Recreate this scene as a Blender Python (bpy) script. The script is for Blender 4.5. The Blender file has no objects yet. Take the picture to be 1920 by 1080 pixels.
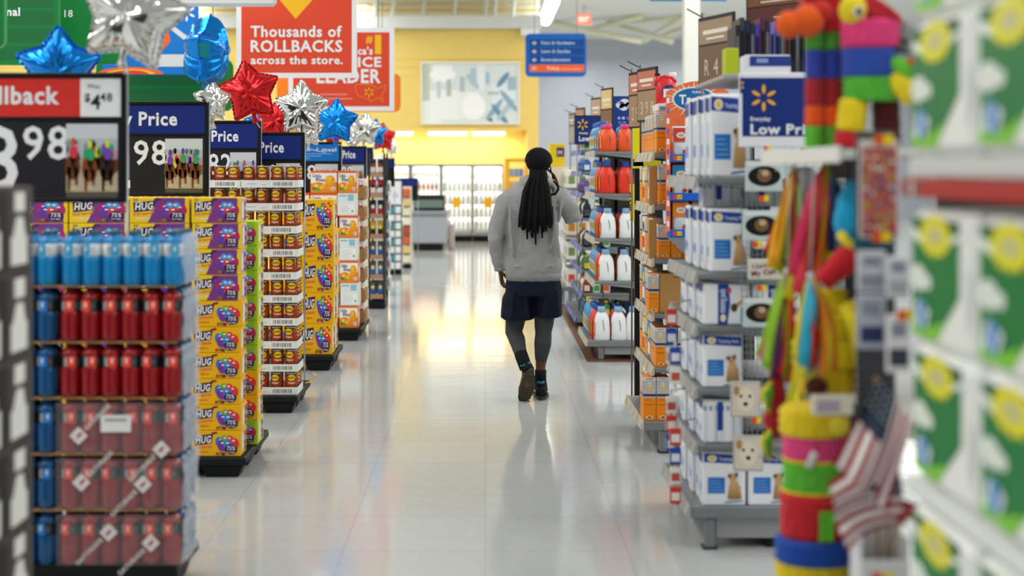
import bpy, math, random
from mathutils import Vector, Matrix
random.seed(7)
SC = bpy.context.scene
COL = SC.collection
PI = math.pi

# ---------------------------------------------------------------- camera
EYE = 1.64                    # lens height above the floor
FPX, VPX, VPY = 50.0 / 36.0 * 1920, 910.0, 316.0   # focal length and vanishing point of the aisle, read off the photo
cam_data = bpy.data.cameras.new('camera')
cam_data.sensor_width = 36.0
cam_data.lens = 50.0
cam_data.shift_x = (960 - VPX) / 1920.0
cam_data.shift_y = -(540 - VPY) / 1920.0
cam_data.clip_end = 200
cam_data.dof.use_dof = True
cam_data.dof.focus_distance = 9.9
cam_data.dof.aperture_fstop = 1.35
cam = bpy.data.objects.new('camera', cam_data)
cam.location = (0, 0, EYE)
cam.rotation_euler = (PI / 2, 0, 0)
COL.objects.link(cam)
SC.camera = cam

# ---------------------------------------------------------------- light
SC.view_settings.view_transform = 'Standard'
SC.view_settings.look = 'None'
SC.view_settings.gamma = 1.0
SC.view_settings.use_curve_mapping = False
SC.view_settings.exposure = 0.30
world = bpy.data.worlds.new('store_light')
world.use_nodes = True
SC.world = world
bgn = world.node_tree.nodes['Background']
bgn.inputs['Color'].default_value = (0.93, 0.97, 1.0, 1)
bgn.inputs['Strength'].default_value = 0.30


def area(name, x, y, z, sx, sy, power, col=(1.0, 0.985, 0.95)):
    l = bpy.data.lights.new(name, 'AREA')
    l.shape = 'RECTANGLE'
    l.size, l.size_y = sx, sy
    l.energy = power
    l.color = col
    o = bpy.data.objects.new(name, l)
    o.location = (x, y, z)
    COL.objects.link(o)
    return o


for lx in (-10.4, -6.8, -3.1, 3.1, 6.8, 10.4):      # the rows of fluorescent tubes that run along the aisle
    area('tube_light_row', lx, 22.5, 5.35, 0.8, 49.0, 760)

# ---------------------------------------------------------------- materials
MATS = {}


def lin(h):
    h = h.lstrip('#')
    v = [int(h[i:i + 2], 16) / 255.0 for i in (0, 2, 4)]
    return [c / 12.92 if c <= 0.04045 else ((c + 0.055) / 1.055) ** 2.4 for c in v]


def M(h, rough=0.5, metal=0.0, emit=0.0, kind=None, trans=0.0):
    key = (h, rough, metal, emit, kind, trans)
    if key in MATS:
        return MATS[key]
    m = bpy.data.materials.new('material_%s' % h.lstrip('#'))
    m.use_nodes = True
    nt = m.node_tree
    b = nt.nodes['Principled BSDF']
    c = lin(h) + [1]
    b.inputs['Base Color'].default_value = c
    b.inputs['Roughness'].default_value = rough
    b.inputs['Metallic'].default_value = metal
    if rough >= .35 and not metal:
        b.inputs['Specular IOR Level'].default_value = 0.22
    if trans:
        b.inputs['Transmission Weight'].default_value = trans
    if emit:
        b.inputs['Emission Color'].default_value = c
        b.inputs['Emission Strength'].default_value = emit
    if kind:
        tc = nt.nodes.new('ShaderNodeTexCoord')
        n = nt.nodes.new('ShaderNodeTexNoise')
        scale, amt, bump, stretch = {'card': (60, .10, .05, (1, 1, 1)), 'felt': (55, .22, 1.0, (1, 1, .35)), 'cloth': (260, .30, .25, (1, 1, 1)), 'foil': (14, .0, .07, (1, 1, 1)),
                                     'plastic': (30, .06, .0, (1, 1, 1)), 'wall': (3, .05, .0, (1, 1, 1)), 'hair': (90, .3, .5, (1, 1, .1)), 'knit': (14, .05, .35, (1, 1, .4))}[kind]
        mp = nt.nodes.new('ShaderNodeMapping')
        mp.inputs['Scale'].default_value = stretch
        nt.links.new(tc.outputs['Object'], mp.inputs['Vector'])
        nt.links.new(mp.outputs['Vector'], n.inputs['Vector'])
        n.inputs['Scale'].default_value = scale
        n.inputs['Detail'].default_value = 3
        if amt:
            mx = nt.nodes.new('ShaderNodeMix')
            mx.data_type = 'RGBA'
            mx.inputs['A'].default_value = [min(1, x * (1 + amt)) for x in c[:3]] + [1]
            mx.inputs['B'].default_value = [x * (1 - amt) for x in c[:3]] + [1]
            nt.links.new(n.outputs['Fac'], mx.inputs['Factor'])
            nt.links.new(mx.outputs['Result'], b.inputs['Base Color'])
        if bump:
            bp = nt.nodes.new('ShaderNodeBump')
            bp.inputs['Strength'].default_value = bump
            bp.inputs['Distance'].default_value = 0.01
            nt.links.new(n.outputs['Fac'], bp.inputs['Height'])
            nt.links.new(bp.outputs['Normal'], b.inputs['Normal'])
        if kind == 'felt':
            b.inputs['Sheen Weight'].default_value = 0.15
        if kind == 'hair':
            b.inputs['Specular IOR Level'].default_value = 0.2
    MATS[key] = m
    return m


def film_mat(name, h, body, rough):
    """thin clear plastic: mostly see-through, a little white haze and gloss"""
    m = bpy.data.materials.new(name)
    m.use_nodes = True
    nt = m.node_tree
    p = nt.nodes['Principled BSDF']
    p.inputs['Base Color'].default_value = lin(h) + [1]
    p.inputs['Roughness'].default_value = rough
    t = nt.nodes.new('ShaderNodeBsdfTransparent')
    mix = nt.nodes.new('ShaderNodeMixShader')
    n = nt.nodes.new('ShaderNodeTexNoise')
    n.inputs['Scale'].default_value = 9
    r = nt.nodes.new('ShaderNodeMapRange')
    r.inputs['To Min'].default_value = body * 0.5
    r.inputs['To Max'].default_value = body * 1.5
    nt.links.new(n.outputs['Fac'], r.inputs['Value'])
    nt.links.new(r.outputs['Result'], mix.inputs[0])
    nt.links.new(t.outputs[0], mix.inputs[1])
    nt.links.new(p.outputs[0], mix.inputs[2])
    nt.links.new(mix.outputs[0], nt.nodes['Material Output'].inputs[0])
    return m


# ---------------------------------------------------------------- mesh helpers
def px(x, d):
    return (x - VPX) * d / FPX


def pz(y, d):
    return EYE - (y - VPY) * d / FPX


FONTC = {}


def glyphs(s, bold):
    k = (s, bold)
    if k not in FONTC:
        c = bpy.data.curves.new('lettering', 'FONT')
        c.body = s
        c.resolution_u = 2
        c.offset = (0.012 if any(ch.isdigit() for ch in s) else 0.028) if bold else 0.0
        if bold:
            c.space_character = 1.09
        o = bpy.data.objects.new('lettering', c)
        me = o.to_mesh()
        vs = [(v.co.x, v.co.y) for v in me.vertices]
        fs = [tuple(p.vertices) for p in me.polygons]
        o.to_mesh_clear()
        bpy.data.objects.remove(o)
        bpy.data.curves.remove(c)
        x0 = min(v[0] for v in vs)
        x1 = max(v[0] for v in vs)
        FONTC[k] = ([((x - x0) / .7, y / .7) for x, y in vs], fs, (x1 - x0) / .7)
    return FONTC[k]


def front(x, y, z):            # a print on a face turned to -Y
    return lambda u, v, w=0.0: (x + u, y - w, z + v)


def side_r(x, y, z):           # on a face turned to +X
    return lambda u, v, w=0.0: (x + w, y + u, z + v)


def side_l(x, y, z):           # on a face turned to -X
    return lambda u, v, w=0.0: (x - w, y - u, z + v)


CURVED = set()


def roll(r, cz=0.0, a0=0.0):   # round a can: u runs along the circumference, u = 0 faces -Y
    f = lambda u, v, w=0.0: ((r + w) * math.sin(a0 + u / r), -(r + w) * math.cos(a0 + u / r), cz + v)
    CURVED.add(f)
    return f


LAY = 0.0006


class MB:
    def __init__(self):
        self.v, self.f, self.m, self.s, self.mats = [], [], [], [], []

    def mi(self, mat):
        if mat not in self.mats:
            self.mats.append(mat)
        return self.mats.index(mat)

    def add(self, vs, fs, mat, smooth=False):
        b = len(self.v)
        self.v.extend(vs)
        i = self.mi(mat)
        for f in fs:
            self.f.append(tuple(b + k for k in f))
            self.m.append(i)
            self.s.append(smooth)
        return self

    def box(self, x0, x1, y0, y1, z0, z1, mat):
        vs = [(x, y, z) for z in (z0, z1) for y in (y0, y1) for x in (x0, x1)]
        return self.add(vs, [(0, 2, 3, 1), (4, 5, 7, 6), (0, 1, 5, 4), (1, 3, 7, 5), (3, 2, 6, 7), (2, 0, 4, 6)], mat)

    def bbox(self, x0, x1, y0, y1, z0, z1, mat, b=0.004):
        """box with chamfered edges"""
        vs, idx = [], {}
        for sx in (0, 1):
            for sy in (0, 1):
                for sz in (0, 1):
                    c = ((x0, x1)[sx], (y0, y1)[sy], (z0, z1)[sz])
                    i = ((b, -b)[sx], (b, -b)[sy], (b, -b)[sz])
                    for ax in range(3):
                        p = [c[k] + (0 if k == ax else i[k]) for k in range(3)]
                        idx[(sx, sy, sz, ax)] = len(vs)
                        vs.append(tuple(p))
        g = lambda *k: idx[k]
        fs = []
        for ax in range(3):
            o = [a for a in range(3) if a != ax]
            for s in (0, 1):
                ring = []
                for (a, c) in ((0, 0), (1, 0), (1, 1), (0, 1)):
                    k = [0, 0, 0]
                    k[ax], k[o[0]], k[o[1]] = s, a, c
                    ring.append(g(*k, ax))
                fs.append(ring)
        for ax in range(3):                                   # edge strips along each axis
            o = [a for a in range(3) if a != ax]
            for a in (0, 1):
                for c in (0, 1):
                    k0, k1 = [0, 0, 0], [0, 0, 0]
                    k1[ax] = 1
                    k0[o[0]] = k1[o[0]] = a
                    k0[o[1]] = k1[o[1]] = c
                    fs.append([g(*k0, o[0]), g(*k1, o[0]), g(*k1, o[1]), g(*k0, o[1])])
        for sx in (0, 1):
            for sy in (0, 1):
                for sz in (0, 1):
                    fs.append([g(sx, sy, sz, 0), g(sx, sy, sz, 1), g(sx, sy, sz, 2)])
        cen = Vector(((x0 + x1) / 2, (y0 + y1) / 2, (z0 + z1) / 2))
        out = []
        for f in fs:
            p = [Vector(vs[k]) for k in f]
            n = (p[1] - p[0]).cross(p[2] - p[0])
            m = sum(p, Vector()) / len(p) - cen
            out.append(tuple(f) if n.dot(m) > 0 else tuple(reversed(f)))
        return self.add(vs, out, mat)

    def lathe(self, prof, n, mat, cx=0, cy=0, sx=1, sy=1, smooth=True, rnd=0.0):
        """profile of (radius, z); rnd > 0 squares the section off"""
        vs = []
        for r, z in prof:
            for k in range(n):
                a = 2 * PI * k / n
                c, s = math.cos(a), math.sin(a)
                q = 1.0
                if rnd:
                    q = 1.0 / ((abs(c) ** (2 + rnd) + abs(s) ** (2 + rnd)) ** (1.0 / (2 + rnd)))
                vs.append((cx + r * c * sx * q, cy + r * s * sy * q, z))
        fs = [(j * n + k, j * n + (k + 1) % n, (j + 1) * n + (k + 1) % n, (j + 1) * n + k) for j in range(len(prof) - 1) for k in range(n)]
        fs.append(tuple(reversed(range(n))))
        fs.append(tuple((len(prof) - 1) * n + k for k in range(n)))
        return self.add(vs, fs, mat, smooth)

    def tube(self, pts, rad, n, mat, smooth=True, flat=1.0, up=None):
        """tube through pts; rad a number, or one per point (or (ra, rb) pairs); flat squashes across"""
        P = [Vector(p) for p in pts]
        R = [rad] * len(P) if isinstance(rad, (int, float)) else list(rad)
        vs = []
        ref = Vector(up) if up else None
        prev = None
        for i, p in enumerate(P):
            t = (P[min(i + 1, len(P) - 1)] - P[max(i - 1, 0)])
            t = t.normalized() if t.length > 1e-9 else Vector((0, 0, 1))
            if ref is None:
                base = Vector((0, 1, 0)) if abs(t.y) < 0.9 else Vector((1, 0, 0))
            else:
                base = ref
            a = base - t * base.dot(t)
            if a.length < 1e-4:
                a = t.orthogonal()
            a.normalize()
            if prev is not None and a.dot(prev) < 0:
                a = -a
            prev = a
            b = t.cross(a)
            ra, rb = (R[i], R[i] * flat) if isinstance(R[i], (int, float)) else R[i]
            for k in range(n):
                an = 2 * PI * k / n
                vs.append(tuple(p + b * (math.cos(an) * ra) + a * (math.sin(an) * rb)))
        L = len(P)
        fs = [(j * n + k, j * n + (k + 1) % n, (j + 1) * n + (k + 1) % n, (j + 1) * n + k) for j in range(L - 1) for k in range(n)]
        fs.append(tuple(reversed(range(n))))
        fs.append(tuple((L - 1) * n + k for k in range(n)))
        return self.add(vs, fs, mat, smooth)

    def ball(self, c, r, mat, n=14, m=9):
        rx, ry, rz = (r, r, r) if isinstance(r, (int, float)) else r
        vs = [(c[0], c[1], c[2] - rz)]
        for j in range(1, m):
            a = -PI / 2 + PI * j / m
            for k in range(n):
                b = 2 * PI * k / n
                vs.append((c[0] + rx * math.cos(a) * math.cos(b), c[1] + ry * math.cos(a) * math.sin(b), c[2] + rz * math.sin(a)))
        vs.append((c[0], c[1], c[2] + rz))
        fs = [(0, 1 + (k + 1) % n, 1 + k) for k in range(n)]
        for j in range(m - 2):
            fs += [(1 + j * n + k, 1 + j * n + (k + 1) % n, 1 + (j + 1) * n + (k + 1) % n, 1 + (j + 1) * n + k) for k in range(n)]
        t = len(vs) - 1
        fs += [(1 + (m - 2) * n + k, 1 + (m - 2) * n + (k + 1) % n, t) for k in range(n)]
        return self.add(vs, fs, mat, True)

    # ---- flat prints, in a face's own u, v
    def poly(self, T, pts, mat, lay=1):
        return self.add([T(u, v, lay * LAY) for u, v in pts], [tuple(range(len(pts)))], mat)

    def rect(self, T, u0, v0, u1, v1, mat, lay=1, nseg=1, lean=0.0):
        for k in range(nseg):
            a, b = u0 + (u1 - u0) * k / nseg, u0 + (u1 - u0) * (k + 1) / nseg
            self.poly(T, [(a, v0), (b, v0), (b + lean, v1), (a + lean, v1)], mat, lay)
        return self

    def oval(self, T, u, v, ru, rv, mat, lay=1, n=18, rot=0.0):
        if T in CURVED:                                        # on a can the oval follows the curve in upright strips
            for k in range(10):
                a, b = -1 + k / 5, -1 + (k + 1) / 5
                ha, hb = math.sqrt(max(0, 1 - a * a)) * rv, math.sqrt(max(0, 1 - b * b)) * rv
                q = [(u + a * ru, v - ha), (u + b * ru, v - hb), (u + b * ru, v + hb), (u + a * ru, v + ha)]
                self.poly(T, q if 0 < k < 9 else (q[1:] + q[:1] if k == 0 else q)[:4], mat, lay)
            return self
        c, s = math.cos(rot), math.sin(rot)
        pts = []
        for k in range(n):
            a = 2 * PI * k / n
            x, y = ru * math.cos(a), rv * math.sin(a)
            pts.append((u + x * c - y * s, v + x * s + y * c))
        return self.poly(T, pts, mat, lay)

    def text(self, T, s, u, v, h, mat, lay=2, bold=True, fit=None, align='l', shear=0.0, rot=0.0):
        vs, fs, w = glyphs(s, bold)
        kx = h if fit is None else fit / w
        off = {'l': 0, 'c': -w * kx / 2, 'r': -w * kx}[align]
        c, sn = math.cos(rot), math.sin(rot)
        out = []
        for x, y in vs:
            a, b = x * kx + off + y * h * shear, y * h
            out.append(T(u + a * c - b * sn, v + a * sn + b * c, lay * LAY))
        return self.add(out, fs, mat)

    def spark(self, T, u, v, r, mat, lay=2):
        """six rounded rays about a centre"""
        for k in range(6):
            a = PI / 2 + k * PI / 3
            cu, cv = u + math.cos(a) * r * .66, v + math.sin(a) * r * .66
            self.oval(T, cu, cv, r * .36, r * .13, mat, lay, 12, a)
        return self

    def mesh(self, name):
        me = bpy.data.meshes.new(name)
        me.from_pydata([tuple(p) for p in self.v], [], self.f)
        for m in self.mats:
            me.materials.append(m)
        me.polygons.foreach_set('material_index', self.m)
        me.polygons.foreach_set('use_smooth', self.s)
        me.update()
        return me

    def build(self, name, parent=None, loc=(0, 0, 0), rot=(0, 0, 0)):
        o = bpy.data.objects.new(name, self.mesh(name))
        o.location = loc
        o.rotation_euler = rot
        o.parent = parent
        COL.objects.link(o)
        return o


# ---------------------------------------------------------------- things, parts, labels
ORD = 'zeroth first second third fourth fifth sixth seventh eighth ninth tenth eleventh twelfth thirteenth fourteenth fifteenth sixteenth'.split()


def tag(o, label, cat, group=None):
    o['label'] = label
    o['category'] = cat
    if group:
        o['group'] = group
    return o


def thing(name, label, cat, loc=(0, 0, 0), rz=0.0, group=None):
    o = bpy.data.objects.new(name, None)
    o.empty_display_size = 0.1
    o.location = loc
    o.rotation_euler = (0, 0, rz)
    COL.objects.link(o)
    return tag(o, label, cat, group)


def struct(name, mb):
    o = mb.build(name)
    o['kind'] = 'structure'
    return o


KIDS = {}


def kids(o):
    return [c for c in bpy.data.objects if c.parent is o]


def copy_tree(o, parent=None):
    c = o.copy()
    COL.objects.link(c)
    c.parent = parent
    if o not in KIDS:
        KIDS[o] = kids(o)
    for ch in KIDS[o]:
        copy_tree(ch, c)
    return c


class Proto:
    """first placing moves the thing itself, later ones copy it with its parts"""
    def __init__(self, root):
        self.root, self.used = root, False

    def put(self, loc, label, group=None, rz=0.0, cat=None, scale=None, rot=None):
        o = self.root if not self.used else copy_tree(self.root)
        self.used = True
        o.location = loc
        o.rotation_euler = rot if rot else (0, 0, rz)
        if scale:
            o.scale = scale if not isinstance(scale, (int, float)) else (scale,) * 3
        o['label'] = label
        if cat:
            o['category'] = cat
        if group:
            o['group'] = group
        return o


def product(name, cat, body, prints=None, group=None, pname='label_print'):
    """a packaged product: its body, and the printed artwork as a part"""
    r = body.build(name)
    tag(r, name, cat, group)
    if prints is not None:
        prints.build(pname, r)
    return Proto(r)
# ---------------------------------------------------------------- the store's shell
def floor_material():
    m = bpy.data.materials.new('polished_vinyl_tile')
    m.use_nodes = True
    nt = m.node_tree
    b = nt.nodes['Principled BSDF']
    tc = nt.nodes.new('ShaderNodeTexCoord')
    br = nt.nodes.new('ShaderNodeTexBrick')
    br.offset = 0.0
    br.inputs['Color1'].default_value = (.56, .58, .575, 1)
    br.inputs['Color2'].default_value = (.53, .55, .545, 1)
    br.inputs['Mortar'].default_value = (.45, .47, .47, 1)
    br.inputs['Scale'].default_value = 1.0
    br.inputs['Brick Width'].default_value = 0.61
    br.inputs['Row Height'].default_value = 0.61
    br.inputs['Mortar Size'].default_value = 0.003
    nt.links.new(tc.outputs['Object'], br.inputs['Vector'])
    n = nt.nodes.new('ShaderNodeTexNoise')
    n.inputs['Scale'].default_value = 22
    n.inputs['Detail'].default_value = 4
    nt.links.new(tc.outputs['Object'], n.inputs['Vector'])
    mx = nt.nodes.new('ShaderNodeMix')
    mx.data_type = 'RGBA'
    mx.blend_type = 'MULTIPLY'
    mx.inputs['Factor'].default_value = 0.18
    nt.links.new(br.outputs['Color'], mx.inputs['A'])
    nt.links.new(n.outputs['Color'], mx.inputs['B'])
    nt.links.new(mx.outputs['Result'], b.inputs['Base Color'])
    mp = nt.nodes.new('ShaderNodeMapping')                      # the mopping streaks and slight waviness of the wax
    mp.inputs['Scale'].default_value = (1.6, 7.0, 1)
    nt.links.new(tc.outputs['Object'], mp.inputs['Vector'])
    w = nt.nodes.new('ShaderNodeTexNoise')
    w.inputs['Scale'].default_value = 1.0
    w.inputs['Detail'].default_value = 2
    nt.links.new(mp.outputs['Vector'], w.inputs['Vector'])
    bp = nt.nodes.new('ShaderNodeBump')
    bp.inputs['Strength'].default_value = 0.05
    bp.inputs['Distance'].default_value = 0.02
    nt.links.new(w.outputs['Fac'], bp.inputs['Height'])
    nt.links.new(bp.outputs['Normal'], b.inputs['Normal'])
    b.inputs['Roughness'].default_value = 0.095
    b.inputs['IOR'].default_value = 1.45
    return m


YEL, YEL2 = M('#efd177', .6, kind='wall'), M('#f5dc8c', .6, kind='wall')
WHITE, OFFW = M('#f1f1ee', .5), M('#dcdfdb', .6, kind='wall')
BLUEG = M('#b9c0cd', .7, kind='wall')
BLACK, DARK = M('#101114', .45), M('#1d1f23', .5)
STEEL = M('#8e9497', .4, .3)
LGREY = M('#b4b9ba', .45, .1)

fl = MB()
fl.add([(-16, -3, 0), (16, -3, 0), (16, 49, 0), (-16, 49, 0)], [(0, 1, 2, 3)], floor_material())
struct('floor', fl)
ce = MB()
ce.box(-16, 16, -3, 49, 6.0, 6.1, OFFW)
struct('ceiling', ce)
# yellow back wall: the big upper field, the lit recess below it, the pillar that closes it
WB = 32.0
zr = pz(243, WB)
w = MB()
w.box(-15.9, px(1010, WB), WB, WB + .15, zr, 4.77, YEL)
w.box(px(988, WB), px(1010, WB), WB, WB + 1.2, 0, zr - .001, YEL)
w.box(-15.9, px(988, WB) - .001, WB + 1.05, WB + 1.2, 0, zr - .001, YEL2)
w.box(-15.9, px(988, WB) - .001, WB + .151, WB + 1.2, zr, zr + .06, YEL)
for py, t in ((127, .012), (112, .012), (143, .006)):                        # the joints of its panels
    w.box(-15.9, px(1010, WB), WB - .006, WB - .0005, pz(py, WB), pz(py, WB) + t, M('#dcb84a', .6))
struct('wall_back', w)
s = MB()
s.box(-15.9, px(1015, WB), WB - .35, WB + .2, 4.775, 5.03, OFFW)
s.box(px(976, WB), px(1010, WB), WB - .34, WB - .02, 4.62, 4.77, WHITE)
struct('trim_1', s)
u = MB()
u.box(-15.9, px(1010, WB), WB + 1.0, WB + 1.1, 5.03, 5.99, M('#f0c23c', .6, kind='wall'))
struct('wall_upper', u)
wr = MB()
wr.box(px(1010, WB) + .01, 16, 48, 48.2, 0, 6, BLUEG)
struct('wall_far', wr)
for nm, x0, x1 in (('wall_left', -16.1, -15.95), ('wall_right', 15.95, 16.1)):
    q = MB()
    q.box(x0, x1, -3, 49, 0, 6, OFFW)
    struct(nm, q)
st = MB()                                                                   # brown edging under the shelving on the far side of the aisle
st.box(.86, 2.4, 12.05, 17.2, 0.0005, 0.004, M('#6d4a38', .3))
struct('trim_2', st)
# white square column
c = MB()
cx0, cx1 = px(1283, 20), px(1313, 20)
c.bbox(cx0, cx1, 20, 20.22, 0, 6, M('#e9ebe4', .5), .01)
struct('column', c)

# lamps in the recess
for i, (a, b) in enumerate(((722, 772), (800, 876), (884, 948))):
    t = thing('recess_lamp', ['strip lamp in the yellow recess beside the foil balloons', 'middle strip lamp in the yellow recess under the framed picture',
                              'strip lamp in the yellow recess next to the yellow pillar'][i], 'lamp', ((px(a, WB) + px(b, WB)) / 2, WB + .6, zr - .001), 0, 'strip lamps in the yellow recess')
    hw = (px(b, WB) - px(a, WB)) / 2
    h = MB(); h.box(-hw, hw, -.1, .1, -.05, 0, WHITE); h.build('housing', t)
    h = MB(); h.bbox(-hw * .97, hw * .97, -.085, .085, -.11, -.051, M('#fff3d0', .4, emit=9.0), .02); h.build('diffuser', t)
area('recess_glow', px(850, WB), WB + .5, zr - .13, 4.2, .5, 28, (1, .86, .55))
area('recess_glow', px(560, WB), WB + .5, zr - .13, 3.0, .5, 18, (1, .86, .55))

# the one tube lamp that hangs low enough to be seen
t = thing('tube_lamp', 'bright white fluorescent tube lamp hanging under the roof', 'lamp', (1.52, 33.7, 5.4))
h = MB(); h.bbox(-.16, .16, -2.2, 2.2, .04, .10, WHITE, .01); h.build('housing', t)
h = MB(); h.tube([(0, -2.15, -.02), (0, 2.15, -.02)], .13, 10, M('#f4fbff', .4, emit=9.0)); h.build('tube', t)
h = MB()
for yy in (-1.6, 1.6):
    h.tube([(0, yy, .1), (0, yy, .6)], .008, 6, STEEL)
h.build('hanger', t)

# roof beams: horizontal joists before the upper yellow wall, slanting truss members to the far wall
def beam(name, a, b, r, mat, label, n=6):
    m = MB(); m.tube([a, b], r, n, mat, False)
    return tag(m.build(name), label, 'beam', 'white roof beams')


CREAM = M('#dfe1cf', .6)
for i, py in enumerate((1, 13, 26)):
    z = pz(py, 32.4)
    beam('roof_joist', (-13, 32.4, z), (px(1012, 32.4), 32.4, z), .055, CREAM, ['topmost', 'middle', 'lowest'][i] + ' long pale joist before the yellow upper wall')
for i, ppx in enumerate((700, 735, 792, 850, 908, 925, 960)):
    x = px(ppx, 32.1)
    beam('joist_strut', (x, 32.2, 5.04), (x + .12, 32.2, 5.98), .05, CREAM, 'short pale strut crossing the roof joists, %s from the red sign' % ORD[i + 1])
segs = [(1100, 58, 1208, -22), (1140, -15, 1260, 78), (1208, 76, 1290, 18), (1040, 44, 1205, 78), (1180, -4, 1300, 28), (1235, 70, 1330, 40)]
for i, (a, b, cc, dd) in enumerate(segs):
    d0, d1 = 42.0, 40.0
    beam('roof_truss', (px(a, d0), d0, min(pz(b, d0), 5.95)), (px(cc, d1), d1, min(pz(dd, d1), 5.95)), .09, CREAM,
         ['slanting', 'long crossing', 'short rising', 'low', 'upper', 'far'][i] + ' white truss member between the tube lamp and the white column')

# red lit exit sign
t = thing('exit_sign', 'small lit red exit sign up under the roof trusses', 'sign', (px(1095, 38), 38, pz(36, 38)))
h = MB(); h.bbox(-.21, .21, 0, .06, -.17, .17, M('#f4e2dc', .5), .01); h.build('housing', t)
h = MB(); h.rect(front(0, 0, 0), -.18, -.13, .18, .13, M('#e8604c', .5, emit=1.1), 2)
h.text(front(0, 0, 0), 'EXIT', 0, -.07, .14, M('#ffe0d4', .5, emit=1.2), 6, align='c', fit=.27); h.build('lit_face', t)
h = MB(); h.tube([(0, .03, .17), (0, .03, 5.99 - pz(36, 38))], .012, 6, STEEL); h.build('hanger', t)

# framed picture on the yellow wall (a soft pale interior)
t = thing('framed_picture', 'large framed picture of a pale white interior on the yellow wall', 'picture', (px(882, WB), WB - .04, pz(175, WB)))
W2, H2 = px(975, WB) - px(790, WB), pz(117, WB) - pz(234, WB)
h = MB()
for (a, b, cc, dd) in ((-1, 1, .95, 1), (-1, 1, -1, -.95), (-1, -.97, -.95, .95), (.97, 1, -.95, .95)):
    h.box(a * W2 / 2, b * W2 / 2, -.05, .03, cc * H2 / 2, dd * H2 / 2, M('#f4f2e8', .5))
h.build('frame', t)
h = MB(); T = front(0, -.01, 0)
hw, hh = W2 / 2 * .97, H2 / 2 * .95
h.rect(T, -hw, -hh, hw, hh, M('#dfe6e3', .5), 0)
random.seed(3)
G = ['#eef1ec', '#f3f5f2', '#cfd9d3', '#e3ebf0', '#b8c8c8', '#d5e0e6']
for u0, v0, u1, v1, cc, ly in ((-1, -1, -.85, 1, '#c3cdb9', 1), (-1, -.25, -.6, -1, '#eceee6', 2), (-.85, -.9, -.25, .1, '#f2f4f0', 3), (-.78, .35, -.38, .95, '#f6f7f4', 3), (-.7, -.15, -.62, .4, '#c6d2d6', 4), (-.5, -.1, -.4, .5, '#b9c2bb', 4),
                                 (-.25, -.9, .2, .05, '#eff1ec', 2), (-.22, .05, -.12, .55, '#b4c2c8', 3), (0, .3, .12, .85, '#b3cade', 3), (.15, .1, .3, .95, '#e9f0f3', 2), (.32, .3, .4, .7, '#a8c2d4', 3), (.36, -.05, .6, .05, '#b7c0c2', 3),
                                 (.45, -.4, .95, .3, '#e7edf0', 2), (.3, -.8, .6, -.45, '#dfe7e4', 3), (.38, -.95, .46, -.85, '#6f6048', 4), (.78, .1, .95, .55, '#a9bccb', 3)):
    h.rect(T, u0 * hw, v0 * hh, u1 * hw, v1 * hh, M(cc, .5), ly * 3)
for k, (u0, v0) in enumerate(((.5, -.55), (.62, -.72), (.74, -.55), (.8, -.25), (.68, .45), (.05, .4))):
    h.oval(T, u0 * hw, v0 * hh, .3 * (1 if k < 4 else .7), .06, M(['#8fb0c6', '#6f95b2', '#b4cad6'][k % 3], .5), 15 + k, rot=-.9 if k % 2 else .9)
h.oval(T, .07 * hw, -.45 * hh, .27, .3, M('#fafbf8', .5), 14)
h.oval(T, -.58 * hw, .62 * hh, .3, .12, M('#fbfcfa', .5), 14)
h.build('picture_print', t)
# ---------------------------------------------------------------- left of the aisle: pallets of goods
PALB = M('#15171a', .55, kind='plastic')


def pallet(x0, x1, y0, y1, h, label):
    t = thing('plastic_pallet', label, 'pallet', ((x0 + x1) / 2, (y0 + y1) / 2, 0), 0, 'black pallets along the aisle')
    a, b = (x1 - x0) / 2, (y1 - y0) / 2
    m = MB()
    m.bbox(-a, a, -b, b, h - .045, h, PALB, .008)
    m.bbox(-a + .02, a - .02, -b + .02, b - .02, h - .06, h - .046, PALB, .004)
    m.build('deck', t)
    for ix in (-1, 0, 1):
        for iy in (-1, 0, 1):
            f = MB()
            cx, cy = ix * (a - .13), iy * (b - .11)
            vs = []
            for z, g in ((0, .085), (h - .061, .105)):
                for (sx, sy) in ((-1, -1), (1, -1), (1, 1), (-1, 1)):
                    vs.append((cx + sx * g, cy + sy * g * .8, z))
            f.add(vs, [(3, 2, 1, 0), (4, 5, 6, 7), (0, 1, 5, 4), (1, 2, 6, 5), (2, 3, 7, 6), (3, 0, 4, 7)], PALB)
            f.build('foot', t)
    return t


# ---- dark cases at the picture's edge
P0 = 'dark brown carton'
pallet(-2.30, -1.31, 3.30, 4.17, .13, 'black plastic pallet under the dark brown cartons')
BR, BR2, BRW = M('#443c3a', .6, kind='card'), M('#211d1d', .6), M('#e3e3de', .6)
m = MB(); m.bbox(-.24, .24, -.21, .21, 0, .242, BR, .004)
p = MB()
for T in (side_r(.24, -.21, 0), ):
    p.rect(T, .01, .01, .20, .232, BR2, 1)
    p.rect(T, .02, .02, .14, .12, BRW, 2); p.rect(T, .04, .12, .11, .16, BRW, 2); p.rect(T, .03, .165, .10, .215, M('#8d8b88', .6), 2)
    p.rect(T, .225, .02, .365, .10, BRW, 2); p.poly(T, [(.24, .10), (.35, .10), (.33, .155), (.27, .155)], BRW, 2); p.rect(T, .255, .17, .345, .225, BRW, 2)
    p.rect(T, .375, .01, .41, .232, M('#56504d', .6), 2)
for T in (front(-.24, -.21, 0), ):
    p.rect(T, .03, .03, .20, .20, BRW, 1); p.rect(T, .28, .05, .44, .16, BRW, 1); p.rect(T, .05, .08, .18, .15, BR2, 2)
cart = product('brown_carton', 'carton', m, p)
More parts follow.
